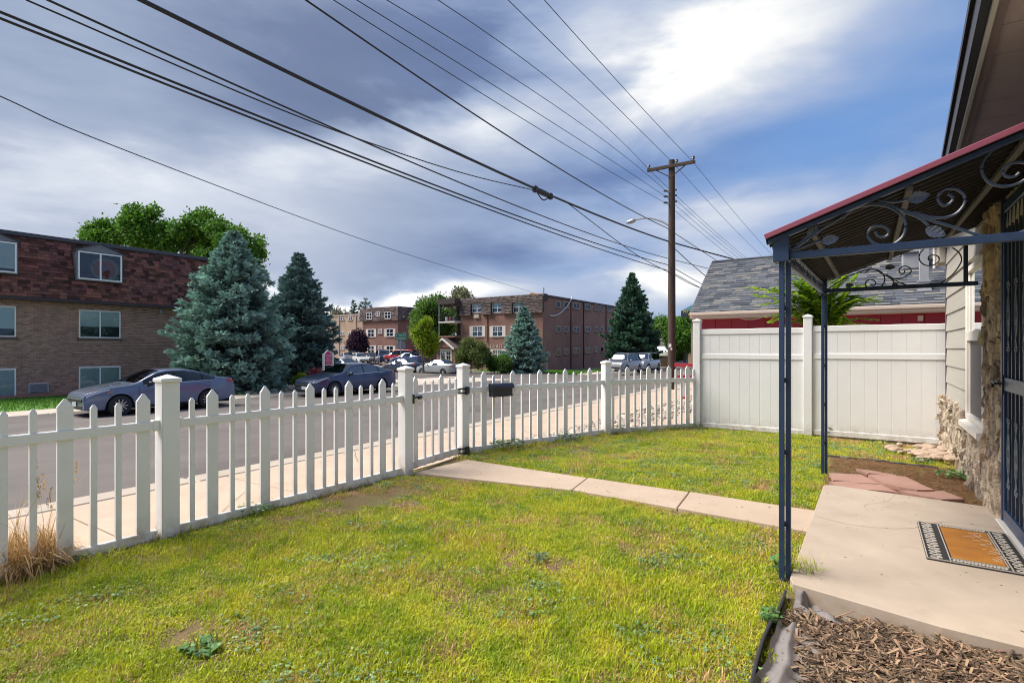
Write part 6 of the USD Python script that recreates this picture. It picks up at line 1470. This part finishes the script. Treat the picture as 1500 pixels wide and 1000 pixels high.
blue_n = leaf_mat('blue_spruce_needles', (.19, .31, .255), (.37, .51, .44), .7, .012, .05, 1.1)
dark_n = leaf_mat('spruce_needles', (.065, .15, .09), (.15, .26, .17), .4, .012, .05, .8)
b1 = hit_y(342, 575, 26.0); spruce('spruce', 'pale blue spruce nearest the left brick building, widest of the conifers', (b1[0], b1[1], -.75), 8.0, 2.3, blue_n, 61, 560, 1.15)
blue_d = leaf_mat('blue_spruce_dark', (.125, .21, .185), (.25, .36, .33), .45, .012, .05, 1.1)
b2 = hit_y(438, 560, 31.5); spruce('spruce', 'darker blue spruce behind the red apartment sign', (b2[0], b2[1], -.8), 8.0, 1.95, blue_d, 62, 520, 1.15, .26, .08)
b3 = hit_y(768, 545, 53.0); spruce('spruce', 'small blue spruce in front of the brown building with cream shutters', (b3[0], b3[1], -1.15), 6.9, 2.0, blue_n, 63, 380, .9, .27, .09, kt=1.35)
b4 = hit_y(926, 530, 62.0); spruce('spruce', 'tall dark green spruce at the right corner of the brown building', (b4[0], b4[1], -1.2), 11.6, 2.75, dark_n, 64, 520, 1.0, .36, .12, kt=1.4)
green1 = leaf_mat('leaf_green', (.06, .17, .015), (.14, .29, .03), .4, .015, .3, .5)
lime = leaf_mat('leaf_lime', (.165, .27, .012), (.30, .36, .018), .3, .02, .35, .9)
olive = leaf_mat('leaf_olive', (.075, .12, .025), (.17, .20, .055), .35, .02, .25, .7)
deep = leaf_mat('leaf_deep', (.06, .14, .02), (.14, .25, .04), .35, .015, .3, .5)
t0 = hit_y(235, 575, 46); k46 = 46 / F
cl = []
rT = np.random.default_rng(70)
for px, py, rp, m in ((130, 350, 24, 5), (165, 335, 26, 6), (210, 318, 22, 5), (205, 345, 32, 8), (275, 328, 22, 5), (300, 330, 24, 6), (330, 350, 26, 6), (355, 372, 22, 5), (250, 352, 34, 8), (310, 372, 34, 8), (368, 395, 14, 3), (375, 352, 12, 2), (150, 375, 30, 5)):
    for j in range(m):
        a = rT.normal(0, .45, 3) * rp; cl.append((px + a[0], py + a[1] * .8, a[2], rp * rT.uniform(.28, .5)))
loc = lambda px, py, dy: (world(np.array(hit_y(px, py, 46.0))) - world(np.array([t0[0], t0[1], 0]))) + np.array([0, dy, 0])
Ry = rotz(-YAW)
cl2 = [tuple(Ry @ (loc(a, b, c * k46 * 1.2)) + [0, 0, 0]) + (d * k46,) for a, b, c, d in cl]
cl2 = [(x, y, z + .6, s_) for x, y, z, s_ in cl2]
broadleaf('tree', 'large green leafy tree rising behind the left brick building', (t0[0], t0[1], -.6), 11.5, cl2, 11000, .30, green1, 71, .35)
def tree_px(name, lab, px, Y, ptop, pbase, pw, n, size, mat, seed, clumps=26, lo=-.8, cat='tree', shape=1.0, taper=0.0, group=None, tr=.16, rr=(.22, .4), bottom=.25):
    q = hit_y(px, pbase, Y); zb__ = q[2]; h = (pbase - ptop) / F * Y; R = pw / F * Y / 2
    cz = h * (bottom + (1 - bottom) / 2); rzz = (h * (1 - bottom) / 2) / R * 1.02
    return broadleaf(name, lab, (q[0], q[1], zb__), h, ball(clumps, R * .92, seed, cz, rzz * .92, rr, lo, taper), n, size, mat, seed + 1, tr, cat=cat, group=group)
tree_px('tree', 'young lime green tree beside the street name sign', 621, 47, 455, 543, 56, 4200, .20, lime, 80, 34, taper=.75, rr=(.14, .26), bottom=.10, tr=.09)
tree_px('tree', 'purple leaved tree between the tan and the brown apartment blocks', 524, 80, 484, 527, 27, 2500, .34, leaf_mat('leaf_purple', (.035, .015, .035), (.07, .03, .06), .4, .02, .1), 82, 22, tr=.15, bottom=.15)
tree_px('tree', 'tall green tree behind the lime green tree, left of the balconies', 632, 76, 426, 530, 62, 5000, .40, deep, 84, 30, bottom=.1)
tree_px('tree', 'pale leaved tree showing above the roof of the central brown building', 672, 92, 421, 520, 62, 3600, .45, leaf_mat('leaf_pale', (.14, .16, .07), (.26, .26, .15), .4, .02, .25), 86, 30, rr=(.15, .28), bottom=.3)
tree_px('tree', 'small green tree top above the middle of the central roof', 722, 95, 428, 520, 22, 900, .4, olive, 88, 10)
tree_px('tree', 'thin olive tree behind the tan apartment block', 499, 118, 436, 520, 34, 1500, .5, leaf_mat('leaf_thin', (.16, .15, .10), (.25, .24, .17), .4, .02, .25), 90, 20, rr=(.14, .26))
q = hit_y(518, 520, 120); spruce('spruce', 'thin dark pine behind the tan apartment block, left of the other', (q[0], q[1], q[2]), 12.6, 1.9, dark_n, 92, 120, .5, .55, .18)
q = hit_y(535, 520, 122); spruce('spruce', 'dark open pine behind the roof of the left brown block', (q[0], q[1], q[2]), 13.2, 4.2, dark_n, 93, 110, .35, .6, .20)
tree_px('tree', 'round bright green tree behind the utility pole, above the end of the picket fence', 1003, 60, 463, 528, 52, 4600, .33, leaf_mat('leaf_bright', (.06, .17, .015), (.13, .27, .03), .35, .015, .3), 94, 30, bottom=.12)
tree_px('tree', 'green tree between the tall dark spruce and the utility pole', 968, 110, 461, 520, 46, 3200, .5, green1, 96, 26, bottom=.1)
tree_px('tree', 'dark green trees far behind the tall spruce', 952, 105, 470, 520, 30, 1500, .5, deep, 98, 14, bottom=.1)
tree_px('shrub', 'large yellow green shrub beside the gabled entrance of the brown building', 690, 51, 491, 546, 62, 4200, .17, olive, 100, 34, cat='shrub', bottom=.03, tr=.05, rr=(.18, .32), taper=.35)
tree_px('shrub', 'green shrub between the yellow green shrub and the small blue spruce', 728, 51.5, 520, 546, 44, 2600, .16, deep, 102, 22, cat='shrub', bottom=.02, tr=.04)
tree_px('shrub', 'yellow green shrub at the foot of the blue spruces', 443, 27.5, 549, 566, 24, 1500, .09, lime, 104, 16, cat='shrub', bottom=.0, tr=.02)
tree_px('shrub', 'low red barberry shrub left of the red apartment sign', 463, 27.5, 543, 560, 26, 1500, .08, leaf_mat('leaf_red', (.16, .02, .035), (.25, .05, .07), .4, .02, .2), 106, 16, cat='shrub', bottom=.0, tr=.02)
tree_px('shrub', 'dark red shrub between the posts of the red apartment sign', 482, 29.0, 539, 556, 12, 700, .08, leaf_mat('leaf_red', (0, 0, 0), (0, 0, 0)), 107, 8, cat='shrub', bottom=.0, tr=.02)
tree_px('shrub', 'green bush by the far driveway right of the utility pole', 996, 62, 515, 527, 14, 700, .2, deep, 108, 10, cat='shrub', bottom=.0, tr=.03)
# feathery young tree of heaven behind the tall fence
fern = leaf_mat('pinnate_leaf', (.22, .44, .02), (.42, .56, .04), .3, .02, .4, 3)
sq = hit_u(1205, 470, 11.2); T = Thing('sumac', 'young feathery leaved tree growing between the tall fence and the garage', 'tree', (11.2, sq[1], 0), site=False)
Yd = np.dot(np.array([11.2, sq[1], 0]), [SU, CU, 0])
rS = np.random.default_rng(111); stem = MB(); lv = MB(); rib = MB(); basew = world(np.array([11.2, sq[1], 0.0]))
for k in range(3): stem.tube(curve([(0, .1 * k - .1, -.1), (.05 * k, .05, .9), (.02, .12 * k - .12, 1.75)], 4), np.linspace(.03, .016, 9), 6)
tips = [(1112, 443), (1130, 420), (1145, 405), (1128, 470), (1163, 402), (1172, 388), (1185, 400), (1215, 392), (1240, 405), (1255, 398), (1262, 430), (1290, 436), (1285, 466), (1250, 452), (1230, 425), (1195, 415), (1160, 440), (1180, 445), (1210, 445), (1235, 468), (1150, 455), (1220, 462), (1270, 415), (1140, 440), (1200, 430)]
for i, (px, py) in enumerate(tips + [(a + b, c + d) for (a, c), (b, d) in zip(tips, np.random.default_rng(5).normal(0, 11, (len(tips), 2)))] + [(a + b, c + d) for (a, c), (b, d) in zip(tips, np.random.default_rng(6).normal(0, 14, (len(tips), 2)))]):
    tw = world(hit_y(px, py, Yd + rS.uniform(-.35, .15))) - basew; tw = Ry @ tw
    b0 = np.array([rS.normal(0, .05), rS.normal(0, .12), rS.uniform(1.5, 1.95)]); mid = (b0 + tw) / 2 + np.array([0, 0, .16 + .06 * rS.random()])
    c = curve([b0, mid, tw + [0, 0, -.03]], 14); rib.tube(c[::3], .006, 4, False)
    d = np.gradient(c, axis=0); d /= np.linalg.norm(d, axis=1, keepdims=True); m = len(c)
    for t in range(5, m):
        s_ = np.cross(d[t], [0, 0, 1.0]); s_ /= np.linalg.norm(s_); ln = .125 * (1 - .45 * abs(t / m - .45)) * (1 - .5 * (t / m) ** 4)
        for sd in (-1, 1):
            q = s_ * sd + d[t] * .45 + np.array([0, 0, -.1 + rS.normal(0, .2)]); q /= np.linalg.norm(q); a = c[t]; w_ = np.cross(q, [0, 0, 1.0]); w_ /= np.linalg.norm(w_); u_ = .045
            lv.add([a, a + q * ln * .35 + w_ * u_, a + q * ln, a + q * ln * .35 - w_ * u_], [[0, 1, 2], [0, 2, 3]])
T.part('trunk', stem, bark); T.part('leaf_stalk', rib, M('green_stalk', (.16, .18, .05), .6)); T.part('crown', lv, fern)

# ------------------------------------------------------------------ signs
white_p = M('sign_white', (.68, .66, .64), .5); crim = M('sign_crimson', (.42, .008, .075), .5)
s0, s1 = hit_y(474, 560, 29.5), hit_y(487, 556, 30.3)
su, sw = (s0[0] + s1[0]) / 2, (s0[1] + s1[1]) / 2; zg = gz_(su, sw)
A_ = Thing('sign', 'crimson apartment sign with a pointed top between two white posts, across the road', 'sign', (su, sw, zg))
dv = (s1 - s0)[:2]; Ls = np.linalg.norm(dv); dv /= Ls; nv = np.array([dv[1], -dv[0]]); nv = -nv if np.dot(nv, -np.array([su, sw])) < 0 else nv
topz = 1.45 + (510 - 517.5) / F * 29.9; RS = rotz(math.atan2(dv[1], dv[0]))
for p_, tz in ((s0, topz), (s1, topz + .05)): A_.part('post', MB().box((p_[0], p_[1], (zg + tz) / 2 - .05), (.10, .10, tz - zg + .1), .01, RS), white_p)
pz0, pz1, pk = 1.45 - (535 - 510) / F * 29.9, topz - .03, 1.45 - (512.3 - 510) / F * 29.9
q0 = s0[:2] + dv * .06; wl_ = Ls - .12
poly = [(0, pz0), (wl_, pz0), (wl_, pz1), (wl_ / 2, pk), (0, pz1)]
A_.part('board', MB().prism(poly, np.r_[-nv * .06, 0], np.r_[q0, 0], np.r_[dv, 0], (0, 0, 1)), white_p)
poly = [(.035, pz0 + .04), (wl_ - .035, pz0 + .04), (wl_ - .035, pz1 - .015), (wl_ / 2, pk - .05), (.035, pz1 - .015)]
bd = A_.part('face', MB().prism(poly, np.r_[-nv * .01, 0], np.r_[q0 + nv * .012, 0], np.r_[dv, 0], (0, 0, 1)), crim)
def text_free(T, text, o, dx, nrm, z, h, mat, width=None, parent=None):
    tm = meshkit.text_mesh(text, h, .004); v = np.array(tm.vertices); ww = v[:, 0].max()
    if width: v[:, 0] *= min(1.0, width / ww); ww = v[:, 0].max()
    q = np.array(o)[None, :2] + dx[None] * (v[:, 0] - ww / 2)[:, None] + nrm[None] * v[:, 2:3]
    T.part('lettering', (np.c_[q, z + v[:, 1]], np.array(tm.faces)), mat, parent=parent)
hh = pz1 - pz0; mid = q0 + dv * wl_ / 2 + nv * .014
for tx, zz, h in (('LITTLEW', pz0 + hh * .78, .095), ('1 BEDROOM', pz0 + hh * .58, .055), ('APARTMENT', pz0 + hh * .38, .06), ('FOR RENT', pz0 + hh * .18, .055)): text_free(A_, tx, mid, dv, nv, zz, h, white_p, wl_ * .86, bd)
# orange sign
o0, o1 = hit_y(791.5, 547, 53), hit_y(801, 546, 53); ou, ow = (o0[0] + o1[0]) / 2, (o0[1] + o1[1]) / 2; zg = gz_(ou, ow) + .02
dv2 = (o1 - o0)[:2]; L2 = np.linalg.norm(dv2); dv2 /= L2; nv2 = np.array([dv2[1], -dv2[0]]); nv2 = -nv2 if np.dot(nv2, -np.array([ou, ow])) < 0 else nv2; R2 = rotz(math.atan2(dv2[1], dv2[0]))
zz = lambda py: 1.45 - (py - 510) / F * 53
B2 = Thing('sign', 'small orange sign in a white frame beside the small blue spruce', 'sign', (ou, ow, zg))
for p_ in (o0, o1): B2.part('post', MB().box((p_[0], p_[1], (zg + zz(523.5)) / 2), (.075, .075, zz(523.5) - zg), .008, R2), white_p)
B2.part('top_trim', MB().prism([(0, zz(524)), (L2, zz(524)), (L2, zz(523.2)), (L2 * .7, zz(522.3)), (L2 / 2, zz(522)), (L2 * .3, zz(522.3)), (0, zz(523.2))], np.r_[-nv2 * .05, 0], np.r_[o0[:2] + nv2 * .025, 0], np.r_[dv2, 0], (0, 0, 1)), white_p)
B2.part('bottom_trim', MB().box((ou, ow, zz(532)), (L2, .05, .09), .005, R2), white_p)
fc = B2.part('face', MB().box((ou, ow, (zz(524) + zz(531.4)) / 2), (L2 - .07, .03, zz(524) - zz(531.4)), 0, R2), M('sign_orange', (.56, .25, .07), .6))
for k, (t, wv) in enumerate(((.62, .22), (.45, .34), (.25, .30))): B2.part('lettering', MB().box((ou + nv2[0] * .017, ow + nv2[1] * .017, zz(531.4) + t * (zz(524) - zz(531.4))), (wv, .004, .04), 0, R2), M('sign_brown', (.28, .10, .03), .7), parent=fc)
# street name sign with a stop sign's back
sp = hit_y(587, 548, 45.0); zg = gz_(sp[0], sp[1]); k45 = 45 / F
S_ = Thing('street_sign', 'two green street name blades above the grey back of a stop sign, on a pole', 'sign', (sp[0], sp[1], zg))
zq = lambda py: 1.45 - (py - 510) * k45
galv = M('galvanised', (.34, .35, .37), .45, metal=.6); sgreen = M('sign_green', (.005, .20, .11), .45)
S_.part('pole', MB().tube([(sp[0], sp[1], zg - .1), (sp[0], sp[1], zq(488))], .035, 8), galv)
ax = np.array([-CU, SU]); ax = np.array([CU, -SU]) ; xw = np.array([CU, -SU]); yw = np.array([SU, CU])      # world x and y in site axes
def oct_(r): return [(r * math.cos(pi / 8 + k * pi / 4), r * math.sin(pi / 8 + k * pi / 4)) for k in range(8)]
S_.part('stop_plate', MB().prism(oct_(.41), np.r_[yw * .01, 0], np.r_[sp[:2] + yw * .05, zq(505.5)], np.r_[xw, 0], (0, 0, 1)), M('plate_back', (.27, .29, .31), .5, metal=.4))
for k, (y0, y1, tx, dx) in enumerate(((488, 493, 'N Teal ST', .0), (493.4, 498, 'W Mansfield PL', .02))):
    pl_ = S_.part('name_blade', MB().box((sp[0] + xw[0] * dx - yw[0] * .045, sp[1] + xw[1] * dx - yw[1] * .045, (zq(y0) + zq(y1)) / 2), (.98, .012, zq(y0) - zq(y1)), .004, rotz(math.atan2(xw[1], xw[0]))), sgreen)
    text_free(S_, tx, sp[:2] + xw * dx - yw * .052, xw, -yw, zq(y1) + .07, .15, white_p, .86, pl_)
# ------------------------------------------------------------------ utility pole, lamp, wires
pp = hit_z(984, 571, -.05); PU, PW = pp[0], pp[1]; PY = 1.5 * F / 61
zpx = lambda py: 1.45 + (510 - py) / F * PY
pole_m = M('pole_wood', (.045, .032, .025), .95, col2=(.095, .066, .05), scale=6, stretch=(8, 8, .6), bump=.7, bscale=25, bdist=.02)
PL = Thing('utility_pole', 'dark weathered timber utility pole with a crossarm and street lamp', 'utility pole', (PU, PW, -.05))
PL.part('pole', MB().tube([(PU, PW, -.2), (PU, PW, 2.5), (PU, PW, zpx(235))], [.145, .135, .11], 14), pole_m)
zc = zpx(245)
PL.part('crossarm', MB().box((PU - .13, PW, zc), (.09, 1.72, .11), .006), pole_m)
for sd in (-1, 1): PL.part('brace', bar_between((PU - .13, PW + sd * .52, zc - .06), (PU - .13, PW + sd * .06, zc - .36), .03, .035), pole_m)
porc = M('insulator', (.10, .08, .075), .25)
ins = [(PW + .80, zc + .06), (PW - .22, zc + .06), (PW - .80, zc + .06)]
for w_, z_ in ins:
    v, f = lathe([(0, 0), (.02, 0), (.02, .04), (.06, .06), (.05, .09), (.06, .11), (.04, .14), (0, .145)], 10); PL.part('insulator', MB().add(v + [PU - .13, w_, z_], f[:, ::-1]), porc)
spz = [zpx(280.5), zpx(288.5), zpx(297.5)]
for z_ in spz:
    PL.part('insulator', MB().tube([(PU - .10, PW + .10, z_), (PU - .16, PW + .18, z_ + .01), (PU - .20, PW + .22, z_)], [.02, .045, .04], 8), porc); PL.part('insulator', MB().tube([(PU + .10, PW - .06, z_ + .07), (PU + .16, PW - .12, z_ + .075)], [.02, .04], 8), porc)
arm = [PL_ for PL_ in ()]
apx = [(979, 330), (968, 324), (950, 319.5), (935, 321), (929, 323)]
ap_ = np.array([hit_u(a, b, PU - .05) for a, b in apx]); lp_ = PL.part('lamp_arm', MB().tube(curve(ap_, 5), .032, 7), galv)
la, lb = hit_u(931, 322.3, PU - .05), hit_u(917, 326.5, PU - .05); tt = np.linspace(0, 1, 7)
PL.part('lamp_head', MB().tube(la + (lb - la) * tt[:, None], np.array([.04, .07, .085, .085, .075, .06, .02]), 10), galv, parent=lp_, smooth=True)
PL.part('tag', MB().box((PU - .14, PW + .02, zpx(506)), (.012, .09, .12)).box((PU - .14, PW - .03, zpx(511)), (.012, .06, .06)), white_p)
wire_m = M('cable_black', (.012, .012, .015), .5)
def wire(lab, w0, pts, r, u_end=-22, slope=0.0, ext=None, cat='power line', u_start=None, zend=None, name='power_line'):
    """A wire in the vertical plane w = w0 + slope (u - PU): heights are fitted to sighted points, then drawn as a sagging curve."""
    U, Z = [], []
    for px, py in pts:
        d = ray(px, py); k = (w0 - slope * PU) / (d[1] - slope * d[0]); q = O + d * k; U.append(q[0]); Z.append(q[2])
    c = np.polyfit(U, Z, 2 if len(pts) > 2 else 1)
    u0 = max(U) if u_start is None else u_start; u_ = np.linspace(u_end, u0, 40)
    p = np.stack([u_, w0 + slope * (u_ - PU), np.polyval(c, u_)], -1)
    if ext is not None:
        z1 = p[-1, 2]; t = np.linspace(0, 1, 16)[1:]; p2 = np.stack([u0 + ext[0] * t, p[-1, 1] + ext[1] * t, z1 + ext[2] * t - 4 * ext[3] * t * (1 - t)], -1); p = np.vstack([p, p2])
    solo(name, MB().tube(p, r, 6), wire_m, lab, cat, smooth=True)
ex_ = lambda s=.5, dz=0, L=42: (L, 0, dz, s)
wire('high thin wire on the right end of the crossarm', PW - .80, [(1015, 237), (907, 122), (797, 0)], .008, ext=ex_(.5, -.3))
wire('high thin wire on the crossarm just right of the pole', PW - .22, [(989, 242), (868, 122), (744, 0)], .008, ext=ex_(.5, -.3))
wire('high thin wire on the left end of the crossarm', PW + .80, [(952, 250), (800, 112), (641, 0)], .008, ext=ex_(.5, -.3))
for z_, lab, p_ in zip(spz, ('upper', 'middle', 'lower'), ([(977, 281), (770, 126), (566, 0)], [(976.5, 289), (750, 142), (522, 0)], [(976, 298), (733, 154), (488, 0)])):
    wire(f'{lab} of the three thin wires on the side of the pole', PW + .2, p_, .007, ext=(42, -.3, -.3, .5))
wire('twisted dark cable passing the street lamp arm', PW + .12, [(977, 334), (820, 248), (694, 166), (568, 82), (446, 0)], .013, ext=(40, -1.0, -.9, .2))
wire('thickest black cable bundle carrying a splice case', PW + .12, [(978, 353), (790, 281), (620, 198), (400, 94), (200, 0)], .024, ext=(11, -8.5, -1.9, .15), cat='cable', name='cable')
wire('upper of the lower left cables, ending below the splice cable', PW + .14, [(977, 378), (736, 296), (568, 218), (400, 149), (63, 0)], .011, ext=(14, -9, -1.7, .15), cat='cable', name='cable')
wire('black cable second lowest on the pole', PW + .14, [(979, 388), (862, 353), (694, 292), (400, 180), (0, 17)], .013, ext=(40, -.6, -.6, .5), cat='cable', name='cable')
wire('black cable lowest on the pole', PW + .14, [(981, 397), (736, 313), (400, 189), (0, 24)], .012, ext=(40, -.6, -.6, .5), cat='cable', name='cable')
# splice case
def at_w(px, py, w0): return hit_w(px, py, w0)
sa, sb = at_w(784, 277, PW + .12), at_w(806, 287.5, PW + .12)
SPc = Thing('splice_case', 'black splice case with a looped wire hanging on the thick cable', 'splice case', (sa + sb) / 2)
SPc.part('case', MB().tube(sa + (sb - sa) * np.linspace(0, 1, 6)[:, None], np.array([.03, .06, .065, .065, .06, .03]), 8), wire_m)
SPc.part('loop', MB().tube(curve([sa, (sa + sb) / 2 + [0, 0, -.16], sb], 5), .014, 5), wire_m)
SPc.part('clamp', MB().box(sa, (.12, .1, .14), .02), wire_m); SPc.part('clamp', MB().box(sb, (.12, .1, .14), .02), wire_m)
def span_wire(lab, pts, r, cat='power line', name='power_line'): solo(name, MB().tube(curve(pts, 8), r, 6), wire_m, lab, cat, smooth=True)
w1 = hit_w(38, 0, PW + .14)
span_wire('thin wire running from the upper left to the splice case', [hit_w(38, 0, PW + .5), hit_w(400, 156, PW + .4), hit_w(568, 218.5, PW + .25), hit_w(690, 257, PW + .2), hit_w(784, 279, PW + .15)], .009)
ridge_pt = hit_u(777, 427, 56.0)
g_ = [hit_y(a, b, Y) for a, b, Y in ((-420, -52, 10.0), (0, 141, 14.0), (170, 215, 17.0), (500, 340, 28.0), (640, 386, 40.0))] + [ridge_pt]
span_wire('lone wire crossing from the left edge down to the roof of the central brown building', g_, .016, 'cable', 'cable')
span_wire('thin drop wire from the thick cable past the pole to the garage', [hit_w(832, 298, PW + .12), hit_y(929, 371, 16.0), hit_y(988, 403, 17.5), hit_y(1030, 423, 17.8), hit_y(1150, 458, 15.6)], .010)
span_wire('drop wire from the pole to the garage roof ridge', [hit_y(987, 363, PY), hit_y(1012, 386, 19), hit_y(1038, 408, 17.6)], .014)
span_wire('thin wire from the central brown building across to the pole', [ws_.hit(889, 452), hit_y(950, 461, 42), hit_y(984, 463, PY)], .010)
